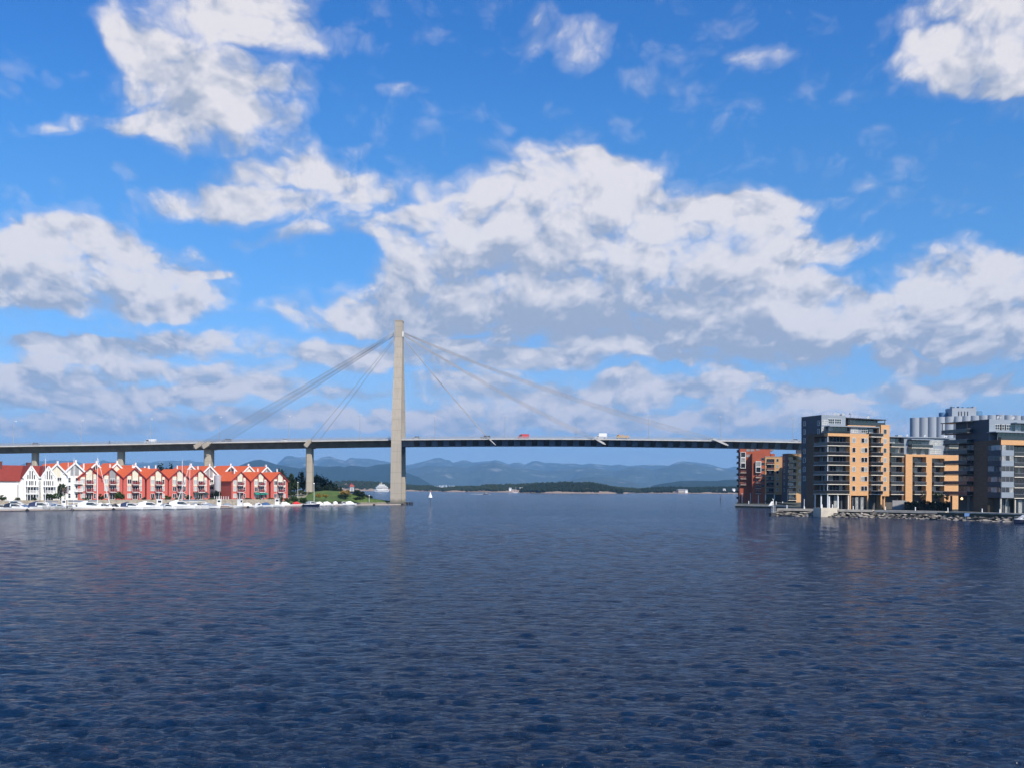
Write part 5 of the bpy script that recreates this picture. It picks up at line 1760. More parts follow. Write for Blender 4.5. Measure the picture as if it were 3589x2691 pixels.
# mooring dolphin with tyres right of the pylon foot, quay below the pylon
for k, (px, D) in enumerate(((1427, 458), (1436, 460), (1444, 462))):
    q = P(px, 1765, D)
    e = empty('mooring_post', (q.x, q.y, 0))
    mb = MB(); mb.tube((0, 0, -1.5), (0, 0, 1.0), .35, .32, 10); mb.build('pile', mat('tarred_wood', (.03, .027, .025), .9), e)
    mb = MB()
    for z in (.35, .9):
        n = 14
        mb.loft([[(math.cos(2 * math.pi * i / n) * (.52 + .13 * math.cos(u)), math.sin(2 * math.pi * i / n) * (.52 + .13 * math.cos(u)), z + .13 * math.sin(u)) for u in (0, 1.57, 3.14, 4.71)] for i in range(n)] + [[(.52 + .13 * math.cos(u), 0, z + .13 * math.sin(u)) for u in (0, 1.57, 3.14, 4.71)]], cap=False)
    mb.build('tyre_fender', M_black, e)
    tag(e, 'black mooring post with tyres, %s right of the pylon foot' % ['nearest', 'middle one', 'outermost'][k], 'mooring post', 'mooring posts by the pylon')

# white day mark on its pole
q = P(1508, 1766, 458)
e = empty('day_mark', (q.x, q.y, 0))
zb, ztp = P(1508, 1742, 458).z, P(1508, 1723, 458).z
mb = MB(); mb.tube((0, 0, -2), (0, 0, zb + .2), .16, .14, 10); mb.build('pole', M_steel_dark, e)
mb = MB(); mb.loft([[(math.cos(t) * 1.0, math.sin(t) * 1.0, zb) for t in [k * math.pi / 6 for k in range(12)]], [(math.cos(t) * .28, math.sin(t) * .28, ztp - .6) for t in [k * math.pi / 6 for k in range(12)]], [(math.cos(t) * .3, math.sin(t) * .3, ztp) for t in [k * math.pi / 6 for k in range(12)]]])
mb.build('cone', M_white, e)
mb = MB(); mb.tube((.3, 0, ztp - .1), (.3, 0, ztp + .35), .16, n=8); mb.build('lantern', mat('red_lantern', (.5, .05, .04), .3), e)
tag(e, 'white conical day mark on a pole in the water right of the pylon', 'day mark')
# black marker far right
q = PG(2525, 1758.5)
e = empty('channel_marker', (q.x, q.y, 0))
hh = P(2525, 1735, q.y).z
mb = MB(); mb.tube((0, 0, -2), (0, 0, hh), .14, .10, 8); mb.build('pole', M_black, e)
mb = MB(); mb.loft([[(math.cos(t) * .5, math.sin(t) * .5, hh * .35) for t in [k * math.pi / 4 for k in range(8)]], [(math.cos(t) * .1, math.sin(t) * .1, hh * .62) for t in [k * math.pi / 4 for k in range(8)]]])
mb.build('topmark', M_black, e)
tag(e, 'thin black channel marker left of the red brick block', 'channel marker')

# ------------------------------------------------------------------ vessels out on the fjord
q = PG(1337, 1721.3)
D_ = 2080.0
q = P(1337, 1721, D_)
e = empty('ferry', (q.x, D_, 0), R(24))
k = 1.0
mb = MB(); L, B = 31, 11
rings = []
for t in np.linspace(0, 1, 9):
    x = -L / 2 + L * t; w = B / 2 * (1 - abs(2 * t - 1) ** 3.2 * .75)
    rings.append([(x * .94, -w * .7, -1), (x, -w, 3.3 + .8 * abs(2 * t - 1) ** 2), (x, w, 3.3 + .8 * abs(2 * t - 1) ** 2), (x * .94, w * .7, -1)])
mb.loft(rings); mb.build('hull', M_hull, e)
mb = MB(); mb.box(-12.5, -5.2, 3.4, 12.5, 5.2, 5.0); mb.box(-12, -5.2, 7.0, 12, 5.2, 9.6)
for x in np.linspace(-12, 12, 9):
    for y in (-5.1, 5.1): mb.box(x - .35, y - .12, 5, x + .35, y + .12, 7)
mb.box(-9, -4.2, 9.6, 9, 4.2, 12.2); mb.box(-5.5, -3.6, 12.2, 5.5, 3.6, 15.0)
sp_ = mb.build('superstructure', M_white, e)
mb = MB()
mb.box(-11, -5.26, 7.7, 11, -5.21, 8.8); mb.box(-8, -4.26, 10.4, 8, -4.21, 11.5); mb.box(-4.6, -3.66, 13.1, 4.6, -3.61, 14.4); mb.box(5.51, -3, 13.1, 5.56, 3, 14.4); mb.box(-5.56, -3, 13.1, -5.51, 3, 14.4)
mb.build('window_band', M_glass, sp_)
mb = MB(); mb.tube((0, 0, 15), (0, 0, 20.3), .28, .15, 8); mb.bar((0, -2.5, 17.2), (0, 2.5, 17.2), .3); mb.bar((-1.5, 0, 18.6), (1.5, 0, 18.6), .3); mb.box(-1, -1, 15, 1, 1, 16.2); mb.build('radar_mast', M_whitem, e)
mb = MB(); mb.box(-4, -1.8, 15, -2.2, 1.8, 17.0); mb.build('funnel', mat('yellow_funnel', (.55, .42, .08), .5), e)
tag(e, 'white car ferry crossing behind the headland left of the pylon', 'ferry')

q = PG(1702, 1730.5)
e = boat('cruiser', 1702, q.y, 7.0, 'dark motorboat speeding with a white wake under the bridge', rz=R(5), hull=M_hulln, canvas=M_black, group=None)
mb = MB(); rnd = random.Random(3)
for s in (-1, 1):
    for k in range(14):
        t = k / 14
        mb.blob((q.x - 3.5 - t * 16 if s < 0 else q.x - 3 + t * 10, q.y + s * (.8 + t * 2.4), .05), (1.0, .5, .28 * (1 - t * .7)), seed=k, sub=ICO1)
tag(mb.build('wake', M_white, fix=False), 'white foam wake of the dark motorboat', 'wake', kind='stuff')
boat('cruiser', 1651, 2300, 6.0, 'tiny white motorboat near the island shore', rz=R(10), group=None)
boat('sail', 1806, 1800, 8.5, 'tiny white sailboat near the wooded islet', rz=R(20), mast=1704, group=None)
# houses across the water
def far_house(px, y, D, w, h, label, wallm=M_white, roofm=None, rz=0.2):
    q = P(px, y, D)
    e = empty('house', tuple(q), rz)
    mb = MB(); mb.prism([(-w * .35, -3), (w * .35, -3), (w * .35, h), (0, h * 1.6), (-w * .35, h)], -w / 2, w / 2, axis='x'); mb.build('wall', wallm, e)
    mb = MB()
    for s in (-1, 1):
        mb.loft([[(x, 0, h * 1.6 + .3), (x, s * w * .4, h + .05), (x, s * w * .4, h - .2), (x, 0, h * 1.6)] for x in (-w * .53, w * .53)])
    mb.build('roof', roofm or M_steel_grey, e)
    tag(e, label, 'house', 'houses across the fjord')


far_house(1788, 1714, 1990, 5, 2.4, 'small pale house on the long island beside the wooded islet')
far_house(1796, 1719, 1980, 4.5, 2.0, 'pinkish boathouse on the shore of the long island', mat('pink_paint', (.45, .32, .28), .8), M_steel_grey)
far_house(1827, 1713, 1990, 6, 2.0, 'white cottage just left of the dark wooded islet', roofm=M_white)
far_house(2388, 1719, 2080, 17, 2.2, 'long pale building among the trees on the low island', mat('pale_house', (.34, .33, .32), .8))
far_house(2405, 1721, 2060, 5, 2.6, 'white gabled house at the end of the long pale building')
far_house(2571, 1716, 2080, 6, 2.2, 'white house beside the red brick block on the low island')
far_house(2538, 1717, 2090, 5, 2.4, 'tiny pale house left of the white house on the low island')
mb = MB(); rnd = random.Random(9)
for k in range(70):
    px = rnd.uniform(1508, 1650); D = 7800 + rnd.uniform(0, 500)
    q = P(px, 1704, D)
    w = rnd.uniform(4, 8)
    up = (1 - abs(px - 1560) / 95) * 18 * rnd.random()
    z = max(0, CH + (1712.5 - 1707.0) * 0) + up * 1.0 + 2
    mb.prism([(q.x - w / 2, z - 8), (q.x + w / 2, z - 8), (q.x + w / 2, z + 5), (q.x, z + 8), (q.x - w / 2, z + 5)], q.y, q.y + 9)
tag(mb.build('far_town', M_white, fix=False), 'scatter of white houses of a distant town at the foot of the mountains', 'town', kind='stuff')
# ------------------------------------------------------------------ right shore
AL = R(18)
M_brick = mat('orange_brick', (.64, .36, .17), .85, var=.14, scale=.8, stretch=(1, 1, 3), bump=.3, bscale=5)
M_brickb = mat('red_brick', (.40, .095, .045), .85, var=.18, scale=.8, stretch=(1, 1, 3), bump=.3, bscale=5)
M_brick_shade = mat('shade_side_brick', (.17, .105, .062), .9, var=.25, scale=.8, stretch=(1, 1, 3))  # orange brick again, darkened to hold the shade of the unlit walls
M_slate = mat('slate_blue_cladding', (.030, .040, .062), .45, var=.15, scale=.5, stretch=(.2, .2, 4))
M_zinc = mat('pale_zinc_cladding', (.27, .31, .36), .4, var=.12, scale=.5, stretch=(.2, .2, 4))
M_slab = mat('pale_balcony_slab', (.70, .66, .58), .8, var=.1)
M_dkframe = mat('dark_frame', (.03, .032, .036), .4)
M_smoke = mat('smoked_glass', (.02, .022, .026), .10, spec=.8)
M_quayc = mat('quay_concrete', (.58, .52, .43), .85, var=.25, scale=.5)
M_rock = mat('riprap_rock', (.34, .305, .265), .95, var=.7, scale=.35, bump=.6, bscale=2)
M_ground = mat('dark_ground', (.06, .065, .04), .95, var=.4, scale=.3)
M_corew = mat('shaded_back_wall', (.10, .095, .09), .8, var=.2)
GR = 1.85


class Fr:
    """upright frame of a building: local x along its front, y into it"""
    def __init__(s, px, D, z0, al=AL):
        q = P(px, 1750, D)
        s.o = Vector((q.x, q.y, z0)); s.al = al
        s.ux = Vector((math.cos(al), math.sin(al))); s.uy = Vector((-math.sin(al), math.cos(al)))

    def _k(s, px):
        return P(px, 1650, 1.0).x

    def fx(s, px, y=0.0):
        k = s._k(px); o = s.o.xy + s.uy * y
        return (k * o.y - o.x) / (s.ux.x - k * s.ux.y)

    def sy(s, px, x=0.0):
        k = s._k(px); o = s.o.xy + s.ux * x
        return (k * o.y - o.x) / (s.uy.x - k * s.uy.y)

    def z(s, px, y, lx=0.0, ly=0.0):
        w = s.o.xy + s.ux * lx + s.uy * ly
        return P(px, y, w.y).z - s.o.z

    def root(s, name):
        return empty(name, tuple(s.o), s.al)


BW = [window_mesh(1.2, 1.5, 1, 1, frame=M_white, glass=M_glass, bar=.07), window_mesh(1.2, 1.5, 1, 1, frame=M_white, glass=M_glass_l, bar=.07),
      window_mesh(2.3, 1.5, 3, 2, frame=M_white, glass=M_glass, bar=.07), window_mesh(2.3, 1.5, 3, 2, frame=M_white, glass=M_glass_l, bar=.07)]
DW = [window_mesh(1.7, 1.3, 2, 1, frame=M_steel_grey, glass=M_glass, bar=.08), window_mesh(1.7, 1.3, 2, 1, frame=M_steel_grey, glass=M_glass_l, bar=.08)]


def box_part(e, name, m, x0, y0, z0, x1, y1, z1):
    mb = MB(); mb.box(x0, y0, z0, x1, y1, z1)
    return mb.build(name, m, e)


def balcony_slab(e, x0, x1, y0, y1, z, rail_h=1.0, wrap='flr', th=.19, slab=None, glassm=None):
    """slab with a dark glass railing; wrap: f front, l left, r right edges carry the railing"""
    b = box_part(e, 'balcony', slab or M_slab, x0, y0, z - th, x1, y1, z)
    mb = MB(); t = .04; i = .06
    gm = 0
    if 'f' in wrap:
        mb.box(x0 + i, y0 + i, z + .05, x1 - i, y0 + i + t, z + rail_h - .06, 0); mb.box(x0 + i, y0 + i - .02, z + rail_h - .06, x1 - i, y0 + i + .05, z + rail_h, 1)
    if 'l' in wrap:
        mb.box(x0 + i, y0 + i + .06, z + .05, x0 + i + t, y1 - .05, z + rail_h - .06, 0); mb.box(x0 + i - .02, y0 + i + .06, z + rail_h - .06, x0 + i + .05, y1 - .05, z + rail_h, 1)
    if 'r' in wrap:
        mb.box(x1 - i - t, y0 + i + .06, z + .05, x1 - i, y1 - .05, z + rail_h - .06, 0); mb.box(x1 - i - .05, y0 + i + .06, z + rail_h - .06, x1 - i + .02, y1 - .05, z + rail_h, 1)
    mb.build('railing', [glassm or M_smoke, M_steel_grey], b)
    return b


def glazing(e, axis, a0, a1, c, z0, z1, n, m=None, seed=0, d=.05):
    """band of glass doors in a wall: axis x (facing -y at y=c) or y (facing -x at x=c), mullions proud of the panes"""
    rnd = random.Random(seed)
    mb = MB()
    for k in range(n):
        p0, p1 = a0 + (a1 - a0) * k / n + .04, a0 + (a1 - a0) * (k + 1) / n - .04
        mi = 1 if rnd.random() < .28 else 0
        if axis == 'x': mb.box(p0, c - d, z0, p1, c + .02, z1, mi)
        else: mb.box(c - d, p0, z0, c + .02, p1, z1, mi)
    w = mb.build('window', [m or M_glass, M_glass_l], e)
    mb = MB()
    for k in range(n + 1):
        p0 = a0 + (a1 - a0) * k / n
        if axis == 'x': mb.box(p0 - .04, c - d - .03, z0, p0 + .04, c + .02, z1)
        else: mb.box(c - d - .03, p0 - .04, z0, c + .02, p0 + .04, z1)
    fr_ = mb.build('frame', M_steel_grey, w); fr_['kind'] = 'stuff'
    return w


def roof_dish(e, x, y, z, r=.45):
    mb = MB(); mb.tube((x, y, z), (x, y, z + .7), .04, n=6); mb.tube((x, y - .12, z + .75), (x, y, z + .8), r, r * .6, 12)
    return mb.build('roof_vent', M_whitem, e)


# ---- land and quays
def polyland(name, pts, top, mts, label, bottom=-2.0):
    mb = MB()
    mb.loft([[(x, y, bottom) for x, y in pts], [(x, y, top) for x, y in pts]])
    o = mb.build(name, mts)
    return tag(o, label, kind='structure')


tip, k1, k2, k3, k4 = PG(2712, 1806), PG(2880, 1809.5), PG(3050, 1813), PG(3300, 1819.5), PG(3440, 1825)
k5 = PG(3900, 1842)
in1, in2 = PG(2772, 1789), PG(2800, 1783)
polyland('quay', [(tip.x + 1.2, tip.y + 3.5), (k1.x, k1.y + 3.9), (k2.x, k2.y + 3.9), (k3.x, k3.y + 3.9), (k4.x, k4.y + 3.9), (k5.x, k5.y + 3.9), (260, 330), (240, 700), (160, 700), (118, 440), (in2.x, in2.y), (in1.x, in1.y)], GR, M_ground, 'right hand shore with the waterfront promenade')
mb = MB()
chain = [tip, k1, k2, k3, k4, k5]
for a, b in zip(chain[:-1], chain[1:]):
    u = (b - a).normalized(); n_ = Vector((-u.y, u.x, 0))
    s0, s1 = (2.5, 4.6)
    mb.loft([[a + n_ * s0 + Vector((0, 0, GR - .3)), a + n_ * s1 + Vector((0, 0, GR - .3)), a + n_ * s1 + Vector((0, 0, GR + .32)), a + n_ * s0 + Vector((0, 0, GR + .32))],
             [b + n_ * s0 + Vector((0, 0, GR - .3)), b + n_ * s1 + Vector((0, 0, GR - .3)), b + n_ * s1 + Vector((0, 0, GR + .32)), b + n_ * s0 + Vector((0, 0, GR + .32))]])
tag(mb.build('promenade', M_quayc), 'pale concrete edge of the waterfront promenade', kind='structure')


def shore(px):
    """distance of the waterline in pixel column px"""
    k = P(px, 1800, 1.0).x
    for a, b in zip(chain[:-1], chain[1:]):
        t = (k * a.y - a.x) / ((b.x - a.x) - k * (b.y - a.y))
        if t <= 1.0: break
    return a.y + (b.y - a.y) * t


# riprap
mb = MB(); rnd = random.Random(21)
cnt = 0
for a, b in zip(chain[:-1], chain[1:]):
    u = (b - a).normalized(); n_ = Vector((-u.y, u.x, 0)); L = (b - a).length
    for rowi in range(5):
        s = 0.0
        while s < L:
            w = rnd.uniform(.7, 1.7)
            z = -.3 + rowi * .33 + rnd.uniform(-.1, .1)
            inn = .1 + rowi * .52
            q = a + u * s + n_ * inn
            mb.blob((q.x, q.y, z), (w * .72, .62, rnd.uniform(.18, .34)), seed=cnt * .71, rough=.7, sub=ICO1)
            cnt += 1
            s += w * 1.25
# end of the spit, facing the rear basin
a, b = tip, in1
u = (b - a).normalized(); n_ = Vector((-u.y, u.x, 0)) * -1
for rowi in range(4):
    s = 0
    while s < (b - a).length:
        q = a + u * s + n_ * (.1 + rowi * .3)
        mb.blob((q.x, q.y, -.1 + rowi * .45), (.7, .6, .3), seed=cnt * .71, rough=.45, sub=ICO1); cnt += 1; s += 1.1
tag(mb.build('riprap', M_rock, fix=False), 'dark boulder riprap piled along the right waterfront', 'riprap', kind='stuff')

rq = [PG(2577, 1776.5), PG(2700, 1779), PG(2775, 1782)]
polyland('quay', [(rq[0].x, rq[0].y), (rq[1].x, rq[1].y), (rq[2].x, rq[2].y), (in2.x + 2, in2.y + 20), (150, 470), (235, 700), (P(2588, 1750, 700).x, 700), (P(2586, 1750, 560).x, 560)], 1.15, M_ground, 'rear quay in front of the red brick block')
mb = MB()
for a, b in zip(rq[:-1], rq[1:]):
    u = (b - a).normalized(); n_ = Vector((-u.y, u.x, 0))
    mb.loft([[a + n_ * -.1 + Vector((0, 0, .7)), a + n_ * .9 + Vector((0, 0, .7)), a + n_ * .9 + Vector((0, 0, 1.35)), a - n_ * .1 + Vector((0, 0, 1.35))], [b - n_ * .1 + Vector((0, 0, .7)), b + n_ * .9 + Vector((0, 0, .7)), b + n_ * .9 + Vector((0, 0, 1.35)), b - n_ * .1 + Vector((0, 0, 1.35))]])
tag(mb.build('quay_edge', M_quayc), 'pale capping of the rear quay wall', kind='structure')

# ---- building A: the tall apartment tower
A = Fr(2900, 300, GR)
e = A.root('apartment_tower')
tag(e, 'tall orange brick apartment tower with corner balconies and dark blue top beside the bridge end', 'apartment tower')
xb_, xw, xs, xe = A.fx(2978), A.fx(3044), A.fx(3087), A.fx(3117)
yb, ym, yr = A.sy(2853), A.sy(2826), A.sy(2808)
zs = [A.z(2900, y) for y in (1728.9, 1694.5, 1660.9, 1627.0, 1593.0, 1558.7)]
zfl = (zs[-1] - zs[0]) / 5
zp0 = A.z(2900, 1526); zp1 = A.z(2900, 1516)
z0 = zs[0]
rec = 1.9
# brick piers and walls, butted edge to edge
box_part(e, 'wall', M_brick_shade, 0, yb, -2, rec, ym, zp1)                        # blind left wall
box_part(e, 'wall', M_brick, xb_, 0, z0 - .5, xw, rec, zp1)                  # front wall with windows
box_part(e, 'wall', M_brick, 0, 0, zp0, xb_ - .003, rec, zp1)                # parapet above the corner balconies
box_part(e, 'wall', M_brick_shade, 0, rec + .003, zp0, rec, yb - .003, zp1)
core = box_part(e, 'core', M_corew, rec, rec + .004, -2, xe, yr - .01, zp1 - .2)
zH = A.z(3100, 1488, xe)
box_part(e, 'wall', M_brick, xs, 0, z0 - .6, xe, rec, zH)                    # right hand brick wall
box_part(e, 'wall', M_brick, A.fx(2970, 5.0), 5.0, zp1 + 2.6, xe, yr - .01, zH)
box_part(e, 'wall', M_brick, xe - 1.2, rec + .003, -2, xe + .003, yr - .02, zH - .003)
# deep slate side with its own tower top
zP = A.z(2878, 1452.5, 0, A.sy(2878))
yp = A.sy(2878)
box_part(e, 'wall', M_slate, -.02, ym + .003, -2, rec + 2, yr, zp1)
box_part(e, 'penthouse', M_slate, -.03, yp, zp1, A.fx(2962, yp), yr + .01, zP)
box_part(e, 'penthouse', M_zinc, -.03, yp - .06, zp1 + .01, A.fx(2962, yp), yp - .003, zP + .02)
mbw = []
# left wall of slate: two columns of windows
for y in (1484, 1513, 1543, 1581, 1612, 1644, 1676):
    zz = A.z(2818, y, 0, (ym + yr) / 2) - .7
    put_window(BW[0], e, (-.03, (ym + yr) / 2 - .4, zz), -math.pi / 2)
for y in (1480, 1509):
    put_window(BW[0], e, (-.04, A.sy(2869), A.z(2869, y, 0, yp) - .8), -math.pi / 2)
for px, y, wi in ((2890, 1479, 3), (2911, 1474, 2), (2935, 1474, 2), (2889, 1505, 3)):
    put_window(BW[wi], e, (A.fx(px, yp), yp - .06, A.z(px, y, 0, yp) - .75))
# floors: corner balconies, windows, balcony stack
for k, z in enumerate(zs):
    balcony_slab(e, -.25, xb_ - .05, -.25, yb, z, wrap='fl')
    glazing(e, 'x', rec + .1, xb_ - .1, rec, z + .05, z + zfl - .35, 5, seed=k)
    glazing(e, 'y', rec + .3, yb - .1, rec, z + .05, z + zfl - .35, 5, seed=k + 9)
    for px, wi in ((2992, 0), (3023, 0), (3034, 0)):
        put_window(BW[(k * 7 + px) % 3 == 0 and 1 or 0], e, (A.fx(px), -.0, z + .9))
    mb = MB(); mb.tube((.05, .05, z), (.05, .05, z + zfl - .26), .10, n=8); mb.build('column', M_white, e)
    # stack between the brick walls
for k in range(7):
    z = z0 + k * zfl
    balcony_slab(e, xw + .35, xs + .25, -.9, rec - .02, z, wrap='flr')
    glazing(e, 'x', xw + .1, xs - .1, rec, z + .05, z + zfl - .35, 3, seed=k + 31)
    put_window(BW[1 if k % 2 else 0], e, (A.fx(3101), 0, z + .9))
    mb = MB(); mb.box(xs - .25, rec - 1.4, z, xs - .1, rec - 1.2, z + zfl - .26); mb.build('downpipe', M_white, e)
# ground floor: columns, glazed lobby
for px in (2876,):
    pass
for x, y in ((.2, .2), (A.fx(2938), .2), (xb_ - .3, .2), (.2, yb * .5), (.2, yb - .4)):
    mb = MB(); mb.tube((x, y, -.5), (x, y, z0 - .26), .19, n=10); mb.build('column', M_white, e)
glazing(e, 'x', xb_ + .6, xw - .4, .6, 0, z0 - .9, 6, seed=77)
glazing(e, 'x', rec + .4, xb_ - .2, rec + .0, 0, z0 - .5, 4, seed=78)
mb = MB(); mb.box(xb_, -.02, -.2, xb_ + .5, rec, z0 - .5); mb.box(xw - .4, -.02, -.2, xw, rec, z0 - .5); mb.build('pier', M_brick, e)
box_part(e, 'pier', M_brick, xs, .003, -.2, xs + .5, rec, z0 - .6)
box_part(e, 'wall', M_brick_shade, xs + .5, .9, -.2, xe - 1.2, rec, z0 - .6)
# penthouse storey on the lower block: glazing under a thin roof
zr1 = A.z(2950, 1491, 4, 1.5)
glazing(e, 'x', 1.6, A.fx(2978, 2), 2.0, zp1, zr1 - .3, 5, seed=80)
glazing(e, 'y', 2.1, yb - .5, 1.6, zp1, zr1 - .3, 3, seed=81)
box_part(e, 'wall', M_zinc, A.fx(2979, 1.2), 1.2, zp1, xw, 5.0, zr1 - .3)
for px in (2990, 3024):
    put_window(BW[3 if px < 3000 else 2], e, (A.fx(px, 1.2) + .4, 1.2, zp1 + .4))
mb = MB(); mb.loft([[(1.0, .6, zr1 - .28), (1.0, 5.4, zr1 - .28), (1.0, 5.4, zr1), (1.0, .6, zr1)], [(xs - .2, .3, zr1 - .28), (xs - .2, 5.4, zr1 - .28), (xs - .2, 5.4, zr1), (xs - .2, .3, zr1)]])
mb.build('roof', M_zinc, e)
mb = MB(); mb.box(.15, .12, zp1, xb_ - .1, .18, zp1 + .75); mb.box(.12, .18, zp1, .18, yb - .1, zp1 + .75); mb.build('railing', M_smoke, e)
# top pavilion
yq = 5.6
xq0, xq1 = A.fx(2952, yq), A.fx(3104, yq - 1)
zq1 = A.z(3000, 1461.5, 6, yq)
glazing(e, 'x', A.fx(2972, yq + 1.5), xq1 - 1.2, yq + 1.5, zH, zq1 - .25, 8, seed=90)
box_part(e, 'core', M_corew, A.fx(2962, yq + 1.6), yq + 1.55, zH - .5, xq1 - 1.5, yr - .4, zq1 - .3)
mb = MB(); mb.loft([[(xq0 + .6, yq - .7, zq1 - .22), (xq0 + .6, yr - .2, zq1 - .22), (xq0 + .6, yr - .2, zq1 + .05), (xq0 + .6, yq - .7, zq1 + .05)], [(xq1 + .4, yq - .7, zq1 - .5), (xq1 + .4, yr - .2, zq1 - .5), (xq1 + .4, yr - .2, zq1 - .25), (xq1 + .4, yq - .7, zq1 - .25)]])
rf = mb.build('roof', M_dkframe, e)
for x in (xq0 + .8, A.fx(2973, yq), xq1):
    mb = MB(); mb.bar((x - (.9 if x < xq0 + 1 else 0), yq - .5, zH - .1), (x, yq - .5, zq1 - .3), .16); mb.build('post', M_dkframe, e)
mb = MB(); mb.box(A.fx(2973, yq), yq - .55, zH, xq1, yq - .48, zH + 1.0); mb.build('railing', M_smoke, e)
for px, yy_ in ((2923, 8), (2937, 9), (2953, 8), (3041, 8)):
    roof_dish(rf if px > 2960 else e, A.fx(px, yy_), yy_, (zq1 - .2 if px > 2960 else zP))
mb = MB(); xx = A.fx(2979, 8); mb.tube((xx, 8, zq1 - .1), (xx, 8, zq1 + 1.6), .07, n=6); mb.box(xx - .25, 7.8, zq1 + 1.2, xx + .25, 8.2, zq1 + 1.5)
mb.build('antenna', M_steel_grey, rf)
box_part(e, 'roof_plant', M_steel_grey, A.fx(2943, 10), 9, zP - .1, A.fx(2950, 10), 11, zP + .9)

# ---- building B: middle block
B_ = Fr(3117, 314, GR)
e = B_.root('apartment_block')
tag(e, 'middle orange brick apartment block with grey zinc upper floors, just right of the tall tower', 'apartment block')
x1, x2, x3 = B_.fx(3166), B_.fx(3174), B_.fx(3362)
zt2 = B_.z(3250, 1533, B_.fx(3250)); zo = B_.z(3174, 1590.5, x2)
dp = 14.0
lv = [B_.z(3142, y, B_.fx(3142)) for y in (1563.5, 1597, 1630.5, 1664, 1697, 1730)]
fl = (lv[0] - lv[-1]) / 5
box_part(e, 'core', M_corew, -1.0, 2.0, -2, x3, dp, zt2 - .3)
box_part(e, 'wall', M_brick_shade, x1, .6, -1, x2 - .003, 2.0, zo)
# orange front in pieces around the two balcony recesses
ra0, ra1, rb0, rb1 = B_.fx(3198), B_.fx(3246), B_.fx(3266), B_.fx(3310)
for a, b in ((x2, ra0), (ra1, rb0), (rb1, x3)):
    box_part(e, 'wall', M_brick, a, 0, -1, b, 2.0, zo)
zrt = B_.z(3220, 1599, ra0)
box_part(e, 'wall', M_brick, ra0, .003, zrt, ra1, 2.0, zo - .003)
box_part(e, 'wall', M_brick, rb0, .003, zrt - .4, rb1, 2.0, zo - .003)
box_part(e, 'wall', M_zinc, x2, .8, zo, x3, 2.0, zt2)
mb = MB(); mb.box(-1.0, .3, zt2, x3 + .3, dp, zt2 + .25); rf = mb.build('roof', M_zinc, e)
for k, z in enumerate(lv):
    balcony_slab(e, .2, x1 - .1, -.6, 1.98, z, wrap='flr')
    glazing(e, 'x', .4, x1 - .2, 2.0, z + .05, z + fl - .35, 3, seed=k + 200)
for k in range(4):
    z = B_.z(3220, (1631, 1665, 1698, 1730)[k], ra1)
    for (a, b) in ((ra0, ra1), (rb0, rb1)):
        balcony_slab(e, a + .5, b - .05, -.45, 1.98, z, wrap='flr')
        glazing(e, 'x', a + .3, b - .2, 2.0, z + .05, z + fl - .4, 3, seed=k + 220 + int(a))
for (a, b) in ((ra0, ra1), (rb0, rb1)):
    glazing(e, 'x', a + .3, b - .2, 2.0, .2, 2.4, 3, seed=int(a))
for (pa, pb) in ((3187, 3262), (3318, 3362)):
    a, b = B_.fx(pa), B_.fx(pb)
    for y in (1567, 1592):
        z = B_.z(pa, y, a)
        if y == 1567: balcony_slab(e, a, b, -1.1, .78, z, wrap='flr')
        glazing(e, 'x', a + .2, b - .2, .78, z + .1, z + 2.1, 5, seed=y + pa)
    box_part(e, 'canopy', M_zinc, a - .2, -1.2, B_.z(pa, 1540, a), b + .2, .78, B_.z(pa, 1537, a))
for px in (3275, 3293):
    for y in (1551, 1580):
        put_window(BW[3], e, (B_.fx(px), .8, B_.z(px, y, B_.fx(px)) - .75))
for px in (3178, 3240, 3310, 3316):
    roof_dish(rf, B_.fx(px, 5), 5, zt2 + .2, .35)
mb = MB(); mb.box(B_.fx(3143, 6), 5.5, zt2 + .2, B_.fx(3158, 6), 7, zt2 + 1.0); mb.build('roof_plant', M_galv, rf)

# ---- building C: right hand block
C_ = Fr(3507, 267, GR)
e = C_.root('apartment_block')
tag(e, 'dark apartment block with shaded brown side wall and grey panelled bay at the right edge', 'apartment block')
yg, ybk, yl = C_.sy(3464), C_.sy(3412), C_.sy(3340)
zb0 = C_.z(3507, 1540); zb1 = C_.z(3507, 1557)
lev = [C_.z(3507, y) for y in (1743, 1706, 1669, 1632, 1595, 1558)]
fl = (lev[-1] - lev[0]) / 5
x4, x5 = C_.fx(3550), C_.fx(3660)
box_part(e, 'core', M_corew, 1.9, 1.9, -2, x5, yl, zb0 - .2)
box_part(e, 'wall', M_brick_shade, 0, yg, -2, 1.9, ybk, zb0)
box_part(e, 'wall', M_brick_shade, .003, 0, zb1, 1.9, yg - .003, zb0)
box_part(e, 'wall', M_brick, 0.006, -.03, zb1 + .003, x5, 1.9, zb0 + .003)
for k, z in enumerate(lev[:5]):
    # panelled corner bay: zinc spandrels in front, slate on the side
    box_part(e, 'spandrel', M_zinc, -.05, -.35, z, x4, 1.9, z + 1.45)
    box_part(e, 'spandrel', M_slate, -.38, -.35, z + .003, -.053, yg - .05, z + 1.447)
    glazing(e, 'x', .05, x4 - .05, -.2, z + 1.45, z + fl, 3, seed=300 + k)
    glazing(e, 'y', .0, yg - .2, -.2, z + 1.45, z + fl, 4, seed=310 + k)
    balcony_slab(e, x4 + .1, x5, -.5, 1.88, z, wrap='f')
    glazing(e, 'x', x4 + .3, x5, 1.9, z + .05, z + fl - .35, 10, seed=320 + k)
box_part(e, 'column', M_quayc, -.1, -.1, -.3, .22, .22, lev[0])
box_part(e, 'column', M_quayc, x4 + .6, -.1, -.3, x4 + .95, .22, lev[0])
box_part(e, 'column', M_brick, .0, yg - .1, -.3, .5, yg + .3, 2.0)
glazing(e, 'x', x4 + 1.3, x5, .6, 0, lev[0] - .5, 8, seed=340)
